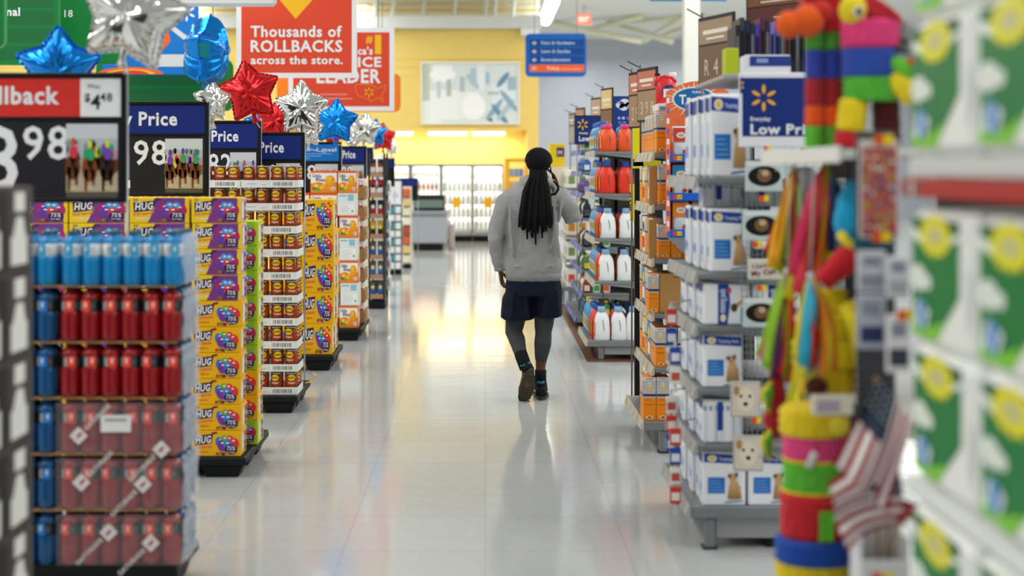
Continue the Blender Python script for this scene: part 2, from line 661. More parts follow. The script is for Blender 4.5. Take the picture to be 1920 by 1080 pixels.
for j in range(6):
    for i, xx in enumerate((-1.56, -2.045)):
        for k, yy in enumerate((3.94, 3.515)):
            cart.put((xx, yy, .131 + j * .2435), 'dark brown carton with pale print, %s layer up, %s stack from the aisle, %s row' % (ORD[j + 1], ORD[i + 1], ('rear', 'front')[k]), 'dark brown cartons')

# ---- sports drink display
pallet(-2.15, -1.17, 5.40, 5.82, .125, 'black plastic pallet under the red and blue sports drinks')
BOTP = [(.032, 0), (.037, .005), (.038, .04), (.0368, .06), (.038, .085), (.038, .110), (.036, .113), (.036, .160), (.0375, .164), (.0365, .172), (.030, .181), (.0205, .188), (.0175, .190), (.0175, .193)]


def bottle(liquid, label_c, badge, capc, nm, haze=None):
    L = M(liquid, .12)
    m = MB(); m.lathe(BOTP, 18, L)
    r = m.build(nm)
    p = MB(); p.lathe([(.0363, .114), (.0374, .115), (.0374, .159), (.0363, .160)], 18, M(label_c, .4))
    T = roll(.0376)
    p.rect(T, -.016, .116, .016, .159, M(badge, .4), 1, 5)
    p.rect(T, -.030, .120, -.018, .154, M('#a9aaa8', .4), 1, 2)
    p.rect(T, .019, .122, .036, .150, M('#55585c' if label_c != '#e9eef0' else '#c9d4da', .4), 1, 2)
    p.poly(T, [(-.004, .150), (.004, .150), (.001, .139), (.005, .139), (-.004, .124), (-.001, .135), (-.006, .135)], M('#f5f5f2', .4), 2)
    p.build('label_sleeve', r)
    c = MB(); c.lathe([(.019, .1925), (.0195, .194), (.0195, .207), (.018, .2085)], 18, M(capc, .35)); c.build('cap', r)
    return Proto(tag(r, nm, 'bottle'))


red = bottle('#980e18', '#1d1f23', '#ff4a30', '#2a1a1d', 'sports_drink_bottle')
blu = bottle('#0a86c8', '#e9eef0', '#19a6dc', '#3f5866', 'sports_drink_bottle')
dbl = bottle('#0b4f86', '#1b2430', '#2a86dd', '#16324c', 'sports_drink_bottle')
FY = 5.44
TIER = .2125
CARDB = M('#b08a5a', .7, kind='card')
xr = px(336, 5.4) - .036
tier_word = ['lowest', 'second', 'third', 'fourth', 'fifth', 'top']
wrap = film_mat('clear_shrink_film', '#e3e6ea', .13, .18)
wrap2 = film_mat('crumpled_film', '#eaf0f5', .38, .2)
for j in range(6):
    z = .1265 + j * TIER
    tr = MB(); tr.bbox(-2.12, -1.175, FY - .04, FY + .36, z, z + .004, CARDB if j else DARK, .001)
    tag(tr.build('cardboard_sheet'), 'thin cardboard sheet under the %s tier of sports drinks' % tier_word[j], 'cardboard', 'cardboard sheets between the drink tiers')
    z += .0045
    for i in range(6):
        if j == 5:
            blu.put((xr + .006 - i * .0775, FY, z), 'bright blue sports drink bottle with white label, %s from the aisle, top tier' % ORD[i + 1], 'bright blue bottles on the top tier', rz=random.uniform(-.5, .5))
        else:
            red.put((xr - i * .0775, FY, z), 'red sports drink bottle, %s from the aisle on the %s drink tier' % (ORD[i + 1], tier_word[j]), 'red sports drink bottles', rz=random.uniform(-.4, .4))
    for i in range(3):                                       # the blue packs beside the red ones
        (dbl if j < 5 else blu).put((xr - 6 * .0775 - .012 - i * .0775, FY - (.012 if j == 5 and i == 1 else 0), z), '%s blue sports drink bottle, %s from the red ones on the %s drink tier' % ('dark' if j < 5 else 'bright', ORD[i + 1], tier_word[j]), 'blue sports drink bottles beyond the red packs', rz=random.uniform(-.4, .4))
    for i in range(5):                                       # the row behind, seen between the front ones
        (red if j < 5 else blu).put((xr - (i + 1) * .0775, FY + .0790, z), '%s sports drink bottle in the second row, %s tier, %s from the aisle' % ('red' if j < 5 else 'bright blue', tier_word[j], ORD[i + 1]), 'sports drink bottles of the second row', rz=random.uniform(-.4, .4))
    for i in range(3):
        (dbl if j < 5 else blu).put((xr - 6 * .0775 - .012 - i * .0775, FY + .0790, z), '%s blue sports drink bottle, second row, %s tier, %s beyond the red' % ('dark' if j < 5 else 'bright', tier_word[j], ORD[i + 1]), 'sports drink bottles of the second row', rz=random.uniform(-.4, .4))
    for k in range(1, 4):                                    # aisle side, going back
        dz = dbl if j < 5 else blu
        dz.put((xr + .004, FY + k * .0790, z), '%s blue sports drink bottle, %s back along the aisle side of the %s drink tier' % ('dark' if j < 5 else 'bright', ORD[k], tier_word[j]), 'blue bottles on the aisle side', rz=PI / 2)
    # film round the pack: one sheet before the red bottles, crumpled ends along the aisle side
    ws = MB()
    x0, x1 = xr - 5 * .0775 - .042, xr + .043
    rows, cols = 5, 16
    vs = [(x0 + (x1 - x0) * c / cols, FY - .043 - .006 * random.random(), z + .004 + .192 * r / rows) for r in range(rows + 1) for c in range(cols + 1)]
    b = len(vs)
    vs += [(x1 + .006 * random.random() + (.010 if random.random() < .4 else 0), FY - .03 + .29 * c / cols, z + .004 + .195 * r / rows) for r in range(rows + 1) for c in range(cols + 1)]
    n = cols + 1
    if j < 3:
        ws.add(vs[:b], [(r * n + c, r * n + c + 1, (r + 1) * n + c + 1, (r + 1) * n + c) for r in range(rows) for c in range(cols)], wrap, True)
    ws.add(vs[b:], [(r * n + c, r * n + c + 1, (r + 1) * n + c + 1, (r + 1) * n + c) for r in range(rows) for c in range(cols)], wrap2, True)
    wo = tag(ws.build('shrink_wrap'), 'crumpled clear film round the bottles of the %s drink tier' % tier_word[j], 'plastic film', 'clear film round the drink packs')
    if j < 3:
        PW, PR = M('#e9e6e4', .5), M('#b9474a', .5)
        pm = MB(); T = front(x0, FY - .0505, z)
        for (u, v, up) in ((.09, .075, 1), (.40, .02, 0)) if j == 2 else (((.33, .10, 0), (.10, .11, 1)) if j == 1 else ((.20, .13, 0), (.36, .09, 0))):
            rr = .78
            c, sn = math.cos(rr), math.sin(rr)
            du = 1
            def bar(a0, a1, h0, h1, mat, lay):
                pm.poly(T, [(u + c * a0 - sn * h0, v + sn * a0 + c * h0), (u + c * a1 - sn * h0, v + sn * a1 + c * h0), (u + c * a1 - sn * h1, v + sn * a1 + c * h1), (u + c * a0 - sn * h1, v + sn * a0 + c * h1)], mat, lay)
            if up:
                bar(-.03, .02, -.025, .025, PW, 1)
                pm.text(T, 'GATORADE', u + c * .03 + sn * .008, v + sn * .03 - c * .008, .017, PW, 2, fit=.13, rot=rr)
            else:
                bar(-.025, .025, -.025, .025, PW, 1)
                pm.text(T, 'GATORADE', u - c * .17 + sn * .008, v - sn * .17 - c * .008, .017, PW, 2, fit=.135, rot=rr)
            pm.poly(T, [(u - .006, v - .014), (u + .012, v + .004), (u + .006, v + .012), (u - .012, v - .006)], PR, 2)
        if j == 2:
            pm.rect(T, .17, .085, .285, .150, M('#f4f3f1', .5), 1)
            pm.rect(T, .185, .125, .27, .138, M('#b9b7b5', .5), 2)
        pm.build('film_print', wo)

# ---- juice cartons
pallet(-2.30, -1.268, 7.52, 8.33, .113, 'black plastic pallet under the yellow and purple juice cartons')
PUR, DPUR = M('#5b2a6e', .5), M('#35204f', .5)


def juice_front(p, T, W, H, bg, side, big=False):
    YB, R = M(bg, .45), lambda h: M(h, .45)
    if side:
        p.rect(T, W * .42, 0.002, W * .93, H - .002, R(side), 1)
        p.poly(T, [(W * .30, .002), (W * .42, .002), (W * .42, H * .55)], R(side), 1)
    p.poly(T, [(W * .07, H * .42), (W * .40, H * .50), (W * .44, H * .88), (W * .06, H * .80)], DPUR, 2)
    p.text(T, 'HUG', W * .09, H * .50, H * .27, M('#f7f5f2', .4), 3, fit=W * .30, shear=.15, rot=.06)
    p.text(T, 'little', W * .12, H * .78, H * .06, M('#f7f5f2', .4), 3, fit=W * .09)
    p.text(T, 'fruit barrels', W * .06, H * .29, H * .10, R('#e8566a'), 3, fit=W * .36, rot=.08)
    p.text(T, 'original', W * .10, H * .15, H * .07, R('#e4701f' if not side else '#f3e6f2'), 3, fit=W * .24)
    cols = ['#7a3fa0', '#2f7fd0', '#e23c3a', '#5cb74a', '#e05fa0'] if not side else ['#6a3fa6', '#b52c6a', '#4aa3e0', '#e0507a', '#d23b44']
    for k, (u, v, a, b, ci) in enumerate(((.60, .55, .06, .17, 1), (.69, .62, .06, .17, 3 if not side else 2), (.78, .60, .06, .18, 2), (.86, .52, .055, .16, 1 if side else 2), (.64, .42, .07, .18, 0), (.74, .42, .07, .17, 1 if not side else 4))):
        p.oval(T, W * (u + (u - .74) * .25), H * v, W * a * 1.3, H * b * 1.25, R(cols[ci]), 3 + k * .3, 14, .25)
        p.oval(T, W * u - W * .01, H * (v + .6 * b), W * a * .5, H * .03, R('#eef4fb'), 3.2 + k * .3, 10)
    p.oval(T, W * .80, H * .27, W * .13, H * .19, DPUR, 6, 20)
    p.text(T, '75%', W * .80, H * .24, H * .16, M('#f4f0f6', .4), 7, fit=W * .17, align='c', shear=.1)
    p.text(T, 'less sugar', W * .80, H * .14, H * .055, M('#e4dcea', .4), 7, fit=W * .16, align='c')
    for k, (u, v, h) in enumerate(((.52, .10, '#d6262d'), (.58, .12, '#4b9b39'), (.63, .10, '#cf3a2a'), (.66, .09, '#7a2f8e'))):
        p.oval(T, W * u, H * v, W * .03, H * .06, R(h), 4, 10)
    p.text(T, '40' if big else '20', W * (.62 if big else .06), H * (.80 if big else .86), H * .10, R('#6a3f80'), 3, fit=W * (.13 if big else .08))
    for u, v, h in ((.10, .93, '#c8242e'), (.15, .92, '#8c1f3c'), (.86, .88, '#d42a2a'), (.92, .80, '#d42a2a')) if big else ((.44, .90, '#5f2240'), (.49, .92, '#5f2240')):
        p.oval(T, W * u, H * v, W * .035, H * .04, R(h), 3, 10)


def juice(W, H, D, bg, side, edge, big=False):
    m = MB(); m.bbox(-W / 2, W / 2, 0, D, 0, H, M(bg, .42), .003)
    p = MB()
    juice_front(p, front(-W / 2, 0, 0), W, H, bg, side, big)
    T = side_r(W / 2, 0, 0)
    pf, p = p, MB()
    p.rect(T, D * .06, H * .06, D * .94, H * .94, M(edge, .5), 1)
    p.rect(T, D * .14, H * .18, D * .5, H * .82, M('#efe6d8', .5), 2)
    p.rect(T, D * .58, H * .3, D * .86, H * .84, PUR, 2)
    p.text(T, 'HUG', D * .60, H * .5, H * .16, M('#f7f5f2', .4), 3, fit=D * .24)
    p.oval(T, D * .72, H * .18, D * .14, H * .1, DPUR, 3)
    pr = product('juice_carton', 'juice carton', m, pf, pname='front_print')
    p.build('side_print', pr.root)
    return pr


JH, JP = .1355, .1374
pj = juice(.262, JH, .17, '#f2cf22', '#7d3f8c', '#c9a2cf')
oj = juice(.262, JH, .17, '#f7b916', None, '#f3c14a')
pw = juice(.315, JH, .17, '#f2cf22', '#7d3f8c', '#c9a2cf')
ow = juice(.315, JH, .17, '#f7b916', None, '#f3c14a')
gj = juice(.262, JH, .20, '#b9d52a', '#8cc63a', '#d3d94a')
X1 = px(452, 7.54)
for j in range(10):
    z = .1145 + j * JP
    pur = j >= 6
    jig = [0, .003, -.004, .002, -.003, .006, .002, -.002, .004, 0][j]
    (pj if pur else oj).put((X1 - .131 + jig - .001, 7.54, z), '%s juice carton, %s layer up in the outer stack of the juice pallet' % ('purple and yellow' if pur else 'orange yellow', ORD[j + 1]), 'juice cartons of the front row')
    for i in range(3):
        (pw if pur else ow).put((X1 - .274 - .16 - i * .322, 7.545, z), '%s juice carton in the front row, %s layer up, %s from the aisle' % ('purple and yellow' if pur else 'orange yellow', ORD[j + 1], ORD[i + 2]), 'juice cartons of the front row')
    if j < 9:
        (gj if 3 <= j or j == 0 else oj).put((-1.258 - .131, 7.86, z), '%s juice carton, %s layer up in the second row back along the aisle side' % ('lime green' if (j >= 3 or j == 0) else 'orange yellow', ORD[j + 1]), 'juice cartons of the second row')

# ---- canned beans
pallet(-2.36, -1.255, 9.50, 10.22, .12, 'black plastic pallet under the stacked trays of cans')
CANP = [(.0405, 0), (.0425, .002), (.0425, .005), (.041, .008), (.041, .134), (.0425, .137), (.0425, .140), (.0395, .142), (.039, .139)]
m = MB(); m.lathe(CANP, 20, M('#a9a6a0', .3, .8))
p = MB(); p.lathe([(.0411, .009), (.0415, .0092), (.0415, .1328), (.0411, .133)], 20, M('#9a3d18', .35))
for a0 in (0, PI):
    T = roll(.0416, 0, a0)
    p.rect(T, -.032, .092, .032, .130, M('#4f1c10', .4), 1, 8)
    p.oval(T, 0, .108, .031, .024, M('#1c1410', .4), 2)
    p.oval(T, 0, .108, .0285, .021, M('#f0c531', .4), 3)
    p.text(T, "BUSH'S", 0, .102, .0125, M('#241408', .4), 4, fit=.044, align='c')
    p.rect(T, -.032, .062, .032, .088, M('#b8401c', .4), 1, 8)
    p.text(T, 'Original', 0, .068, .013, M('#f4e6d0', .4), 3, fit=.044, align='c')
    p.oval(T, 0, .034, .028, .014, M('#1f1a10', .4), 2)
    p.text(T, 'BAKED BEANS', 0, .031, .007, M('#d9b650', .4), 3, fit=.044, align='c')
can = product('food_can', 'can', m, p, pname='label_wrap')
m = MB(); m.lathe([(.0385, .1392), (.030, .1396), (.029, .1388), (.010, .1388)], 20, M('#c4c2bc', .25, .9)); m.build('lid', can.root)
TW, TD, TP = .384, .284, .1545
m = MB()
TWH = M('#e8eaea', .6, kind='card')
m.box(-TW / 2, TW / 2, 0, TD, 0, .004, TWH)
for a in ((-TW / 2, TW / 2, 0, .002), (-TW / 2, TW / 2, TD - .002, TD), (-TW / 2, -TW / 2 + .002, .002, TD - .002), (TW / 2 - .002, TW / 2, .002, TD - .002)):
    m.box(a[0], a[1], a[2], a[3], .004, .050, TWH)
p = MB(); T = front(-TW / 2, 0, 0)
random.seed(11)
u = .215
p.rect(T, .20, .008, .36, .042, M('#f6f6f4', .6), 1)
while u < .345:
    wd = random.choice((.002, .003, .005))
    p.rect(T, u, .012, u + wd, .038, M('#55585c', .6), 2); u += wd + random.choice((.003, .004, .006))
p.rect(T, .04, .024, .10, .027, M('#9aa0a2', .6), 1); p.rect(T, .14, .018, .17, .021, M('#9aa0a2', .6), 1)
tray = product('can_tray', 'cardboard tray', m, p, pname='barcode_print')
CX = px(558, 9.55) - TW / 2
for j in range(10):
    z = .1215 + j * TP
    lay = '%s layer up' % ORD[j + 1]
    sh = [0, .002, -.004, .003, 0, -.008, .004, -.006, 0, .003][j]
    for ci in range(3):
        if ci == 2 and j == 9:
            continue
        cx = CX + sh - ci * (TW + .004)
        tray.put((cx, 9.55, z), 'white cardboard can tray in the front row, %s, %s stack from the aisle' % (lay, ORD[ci + 1]), 'white can trays')
        for k in range(4):
            can.put((cx - TW / 2 + .049 + k * .0953, 9.55 + .047, z + .0045), 'brown bean can in the front row, %s, %s from the aisle' % (lay, ORD[4 - k + 4 * ci]), 'brown bean cans in the front row', rz=random.uniform(-.25, .25))
    for k in range(1, 3):
        can.put((CX + sh + TW / 2 - .047, 9.55 + .047 + k * .0945 + (.003 if k > 2 else 0), z + .0045), 'brown bean can on the aisle side, %s, %s behind the corner can' % (lay, ORD[k]), 'brown bean cans on the aisle side', rz=PI / 2 + random.uniform(-.2, .2))
# bits of yellow packing hanging over that pallet's back corner
m = MB(); m.add([(-1.275, 10.06, .121), (-1.225, 10.06, .128), (-1.20, 10.10, .16), (-1.26, 10.12, .21), (-1.275, 10.1, .121), (-1.235, 10.14, .130), (-1.21, 10.17, .17), (-1.27, 10.16, .2)], [(0, 1, 5, 4), (1, 2, 6, 5), (2, 3, 7, 6)], M('#d8ad22', .5))
tag(m.build('torn_carton_flap'), 'torn yellow carton flap lying on the corner of the can pallet', 'carton flap')

# ---- large juice cartons
pallet(-2.25, -1.225, 11.50, 12.25, .128, 'black plastic pallet under the large forty count juice cartons')
bj = juice(.262, .2505, .24, '#f6b914', None, '#efc23c', True)
for j in range(5):
    z = .1295 + j * .252
    sh = [-.012, 0, .004, .003, -.002][j]
    bj.put((px(625, 11.55) - .131 + sh, 11.55, z), 'large orange yellow juice carton, %s layer up in the outer stack behind the cans' % ORD[j + 1], 'large juice cartons')
    bj.put((px(625, 11.55) - .131 + sh - .27, 11.57, z), 'large orange yellow juice carton, %s layer up, second stack from the aisle behind the cans' % ORD[j + 1], 'large juice cartons')
    if j < 4:
        bj.put((px(632, 11.9) - .131 + sh, 11.83, z), 'large orange yellow juice carton, %s layer up, in the row behind the outer stack' % ORD[j + 1], 'large juice cartons')

# ---- snack cartons
pallet(-2.25, -1.175, 13.50, 14.45, .12, 'black plastic pallet under the orange and white snack cartons')


def snack(W, white):
    H, D = .2125, .20
    m = MB(); m.bbox(-W / 2, W / 2, 0, D, 0, H, M('#f4f3ee' if white else '#e2632a', .45), .003)
    p = MB(); T = front(-W / 2, 0, 0); R = lambda h: M(h, .45)
    if white:
        p.rect(T, .004, .004, W - .004, H - .004, R('#e4ecee'), 1)
        p.text(T, 'Little Bites', .012, H * .86, .014, R('#2f6fb0'), 2, fit=W * .4)
        p.rect(T, W * .55, H * .66, W * .86, H * .94, R('#8cc6dd'), 2)
        p.rect(T, W * .08, H * .10, W * .9, H * .52, R('#f7f8f6'), 2)
        for k in range(5):
            p.rect(T, W * .12, H * (.16 + .07 * k), W * (.6 + .05 * (k % 3)), H * (.175 + .07 * k), R('#9ab4bb'), 3)
        p.oval(T, W * .8, H * .2, W * .06, H * .05, R('#57a84c'), 3)
    else:
        p.rect(T, .003, H * .42, W - .003, H * .9, R('#f3efe2'), 1)
        p.poly(T, [(.003, .003), (W - .003, .003), (W - .003, H * .5), (W * .6, H * .4), (W * .3, H * .5), (.003, H * .42)], R('#f08a2a'), 1.5)
        p.text(T, 'Little', W * .08, H * .72, H * .15, R('#1f4f93'), 3, fit=W * .32, rot=-.1)
        p.text(T, 'Bites', W * .20, H * .55, H * .15, R('#1f4f93'), 3, fit=W * .34, rot=-.1)
        p.oval(T, W * .73, H * .56, W * .19, H * .23, R('#f0a51e'), 3, 20)
        p.oval(T, W * .70, H * .62, W * .11, H * .10, R('#f8c64a'), 4, 14)
        for u, v in ((.66, .60), (.79, .60)):
            p.oval(T, W * u, H * v, W * .02, H * .025, R('#3a2412'), 5, 8)
        for k, (u, v, h) in enumerate(((.15, .2, '#4f8f3c'), (.3, .14, '#6fa943'), (.42, .25, '#f3c33a'), (.55, .15, '#e9922a'), (.22, .33, '#f6d160'), (.5, .35, '#f2b23a'), (.68, .24, '#ef9a34'))):
            p.oval(T, W * u, H * v, W * .09, H * .08, R(h), 3 + k * .3, 10)
        p.oval(T, W * .85, H * .20, W * .09, H * .085, R('#f7f6f2'), 6, 12)
        p.oval(T, W * .85, H * .20, W * .06, H * .06, R('#9fb3d8'), 7, 12)
    T = side_r(W / 2, 0, 0)
    p.rect(T, .01, .01, D - .01, H - .01, R('#f0a04a' if not white else '#e9dcc4'), 1)
    p.rect(T, .03, .05, D - .05, H * .7, R('#f5efdf'), 2)
    return product('snack_carton', 'snack carton', m, p)


sn_o, sn_w, sn_b = snack(.178, False), snack(.178, True), snack(.255, False)
XS = px(671, 13.55)
for j in range(7):
    z = .1215 + j * .2142
    wh = j in (1, 3, 5)
    sh = [0, .012, .004, -.003, .002, -.016, -.012][j]
    (sn_w if wh else sn_o).put((XS - .089 + sh, 13.55, z), '%s snack carton, %s layer up in the outer front stack of the snack pallet' % ('white backed' if wh else 'orange', ORD[j + 1]), 'snack cartons')
    sn_b.put((XS - .194 - .128 + sh * .3, 13.56, z), 'wide orange snack carton, %s layer up in the second stack from the aisle' % ORD[j + 1], 'snack cartons')
    if j < 6:
        sn_b.put((XS - .202 - .128 - .26, 13.56, z), 'wide orange snack carton, %s layer up in the third stack from the aisle' % ORD[j + 1], 'snack cartons')

# ---- brown display cartons of fruit clamshells behind the snack cartons
m = MB(); m.bbox(-.19, .19, 0, .42, 0, .12, CARDB, .004)
m.bbox(-.18, .18, .01, .41, .121, .20, M('#e6dfe0', .25), .012)
p = MB(); T = front(-.19, 0, 0)
random.seed(5)
p.text(T, 'KEEP DRY', .20, .045, .022, M('#6b4a28', .6), 2, fit=.12)
T = front(-.18, .01, .121)
for k in range(26):
    p.oval(T, .02 + random.random() * .32, .012 + random.random() * .05, .018, .014, M(random.choice(['#3b2440', '#b4262c', '#8c1d33', '#f0eeee', '#50233a', '#d0463e']), .4), 1 + k * .2, 9)
T = side_r(.19, 0, 0)
p.rect(T, .31, .005, .40, .11, M('#f1efe9', .5), 1)
p.text(T, 'FRUIT', .05, .04, .03, M('#6b4a28', .6), 2, fit=.14)
fc = product('fruit_carton', 'carton', m, p)
for j in range(7):
    fc.put((-1.372, 13.98, .1215 + j * .203), 'brown display carton of fruit packs, %s layer up, beside the snack cartons' % ORD[j + 1], 'brown fruit cartons')
# ---------------------------------------------------------------- further down the left: racks
def pouch(w, h, d, c1, c2, c3, nm, cat):
    m = MB()
    m.tube([(0, 0, 0), (0, 0, h * .12), (0, 0, h * .5), (0, 0, h * .88), (0, 0, h)], [(w * .46, d * .42), (w * .5, d * .5), (w * .48, d * .5), (w * .5, d * .32), (w * .5, .004)], 12, M(c1, .35), True, up=(0, 1, 0))
    p = MB(); T = front(-w * .4, -d * .53, h * .2)
    p.rect(T, 0, 0, w * .8, h * .32, M(c2, .4), 1)
    p.oval(T, w * .4, h * .4, w * .28, h * .12, M(c3, .4), 2)
    return product(nm, cat, m, p)


def rack(x0, x1, y, zs, depth, topz, label, frame='#34373b'):
    t = thing('display_rack', label, 'display rack', ((x0 + x1) / 2, y, 0))
    a = (x1 - x0) / 2
    FM = M(frame, .4, .4)
    for sx in (-1, 1):
        for yy in (.02, depth - .02):
            m = MB(); m.bbox(sx * (a - .012) - .012, sx * (a - .012) + .012, yy - .012, yy + .012, 0, topz, FM, .003); m.build('post', t)
    m = MB(); m.bbox(-a, a, 0, depth, .01, .10, M('#121417', .5), .01); m.build('base', t)
    for z in zs:
        m = MB(); m.box(-a + .026, a - .026, .0, depth, z - .012, z, FM); m.box(-a + .026, a - .026, -.006, -.001, z - .02, z + .035, M('#b48a70', .6, kind='card'))
        m.build('shelf', t)
    return t


RX0, RX1 = px(690, 16.6), px(722, 16.6)
zs = [.14, .37, .60, .84, 1.08, 1.32, 1.56]
rack(RX0, RX1, 16.6, zs, .55, 1.82, 'dark wire display rack of snack pouches behind the snack cartons')
kinds = [pouch(.085, .19, .07, a, b, c, 'snack_pouch', 'pouch') for a, b, c in (('#5d5a44', '#2f63a8', '#d9d0bb'), ('#6a6247', '#3b6fb0', '#e6dcc2'), ('#d7a92a', '#2d2d22', '#f3d75a'), ('#23242a', '#b8232c', '#e7e3dd'), ('#b9242c', '#f0ece4', '#2a2c35'), ('#2b2a2d', '#e8e6e0', '#c4342c'))]
for j, z in enumerate(zs[:6]):
    for i in range(2):
        kinds[[0, 1, 0, 2, 3, 4][j]].put((RX0 + .055 + i * .088, 16.66, z + .001), '%s snack pouch on the dark rack, %s shelf up, %s' % (['olive', 'olive brown', 'olive', 'yellow', 'black', 'red'][j], ORD[j + 1], ('inner one', 'aisle side')[i]), 'pouches on the dark rack', scale=(.82, 1, 1))
for i in range(2):
    kinds[5].put((RX0 + .055 + i * .088, 16.66, zs[6] + .001), 'black pouch with white print on top of the dark rack, %s' % ('inner one', 'aisle side')[i], 'pouches on the dark rack', scale=(.82, 1, 1))
# white packs clipped along that rack's aisle side
for j in range(6):
    m = MB(); m.bbox(-.02, .02, -.10, .10, 0, .17, M(['#eceae6', '#d9dcdc', '#f0eeea'][j % 3], .4), .012)
    p = MB(); p.rect(side_r(.02, -.1, 0), .04, .03, .16, .09, M(['#c84a3a', '#7d8891', '#caa33a'][j % 3], .5), 1)
    p.rect(front(-.02, -.1, 0), .008, .05, .032, .13, M(['#a4b0b6', '#d46b5a', '#8d979b'][j % 3], .5), 1)
    o = product('hanging_pack', 'pack', m, p).put((RX1 + .025, 16.9, .2 + j * .225), 'small white pack clipped to the aisle side of the dark rack, %s from the floor' % ORD[j + 1], 'white packs on the dark rack')
# second, slimmer white stack at eye height (behind the balloons) and the tall shelves after it
m = MB(); m.bbox(px(698, 18.4), px(722, 18.4), 18.4, 18.7, 0, 1.40, M('#2a2c30', .5), .01)
m.bbox(px(699, 18.4), px(721, 18.4), 18.38, 18.39, .2, 1.38, M('#c9cccb', .5), .002)
tag(m.build('display_stand'), 'dark cardboard stand with a grey front standing behind the pouch rack', 'display stand')
m = MB(); m.tube([(0, 0, 0), (0, 0, .05), (0, 0, .3), (0, 0, .42)], [(.07, .05), (.078, .06), (.075, .05), (.06, .01)], 12, M('#f1f0ec', .4), up=(0, 1, 0))
p = MB(); p.rect(front(-.03, -.062, .08), 0, 0, .035, .09, M('#3a66b0', .5), 1)
product('white_bag', 'bag', m, p).put((px(709, 18.4), 18.55, 1.402), 'tall white bag with a blue mark standing on the dark cardboard stand')


def grid_shelf(x0, x1, y, d, topz, label, faces, rows, cols, frame, header, group):
    t = thing('display_shelf', label, 'display shelf', ((x0 + x1) / 2, y, 0))
    a = (x1 - x0) / 2
    m = MB(); m.box(-a, a, .03, d, .06, topz, M(frame, .5)); m.build('back_panel', t)
    m = MB(); m.bbox(-a, a, 0, d, 0, .059, DARK, .01); m.build('base', t)
    if header:
        m = MB(); m.bbox(-a, a, 0, .029, topz - header, topz, M('#eef1f2', .5), .004)
        m.spark(front(0, 0, topz - header * .6), 0, 0, .05, M('#5a6fc0', .5), 1)
        m.build('header_panel', t)
    hh = (topz - (header or 0) - .10) / rows
    n = 0
    for j in range(rows):
        m = MB(); m.box(-a, a, -.10, .029, .085 + j * hh, .092 + j * hh, STEEL); m.build('shelf', t)
        for i in range(cols):
            cw = 2 * a / cols
            m = MB(); m.bbox(x0 + (i + .06) * cw, x0 + (i + .94) * cw, y - .09, y + .02, .0925 + j * hh, .0925 + j * hh + hh * .82, M(faces[(i * 2 + j * 3 + (j * i) % 2) % len(faces)], .45), .006)
            tag(m.build('small_carton'), 'small carton on the %s, %s shelf up, %s in its row' % (group, ORD[j + 1], ORD[i + 1]), 'carton', 'small cartons on the ' + group)


grid_shelf(px(731, 22), px(752, 22), 22, .35, pz(340, 22), 'tall white shelf with teal packs standing past the pouch rack', ['#e6efef', '#c9dede', '#f1f3f1', '#2f95a8', '#dbe6e8', '#e9eeee'], 8, 2, '#26292d', .36, 'teal and white shelf')
grid_shelf(px(755, 23.4), px(770, 23.4), 23.4, .35, pz(350, 23.4), 'narrow cream shelf of food packs before the chest freezer', ['#efe4c8', '#d96a4a', '#f4eddc', '#e8c98a', '#b9543a'], 8, 1, '#e8dfc9', 0, 'narrow cream shelf')

# chest freezer
t = thing('chest_freezer', 'long grey chest freezer with a dark glass lid before the dairy fridges', 'freezer', (px(804, 28.4), 28.4, 0))
a = (px(838, 28.4) - px(770, 28.4)) / 2
m = MB(); m.bbox(-a, a, 0, 1.3, .14, .70, M('#a3a8ad', .4), .03); m.build('body', t)
m = MB(); m.bbox(-a + .06, a - .10, .05, 1.25, 0, .139, BLACK, .01); m.build('base', t)
m = MB(); m.bbox(-a - .01, a + .01, -.02, 1.32, .701, .78, M('#8a9095', .4), .015); m.build('rim', t)
m = MB(); m.bbox(-a + .03, a - .06, .55, 1.28, .781, 1.10, M('#20282a', .15), .02)
m.bbox(-a + .05, a - .09, .53, .549, .84, 1.0, M('#6f8377', .3), .004); m.build('glass_lid', t)
m = MB(); m.bbox(a + .02, a + .14, .4, .6, 0, .5, M('#c9b4ab', .5), .02)
m.build('bumper_post', t)

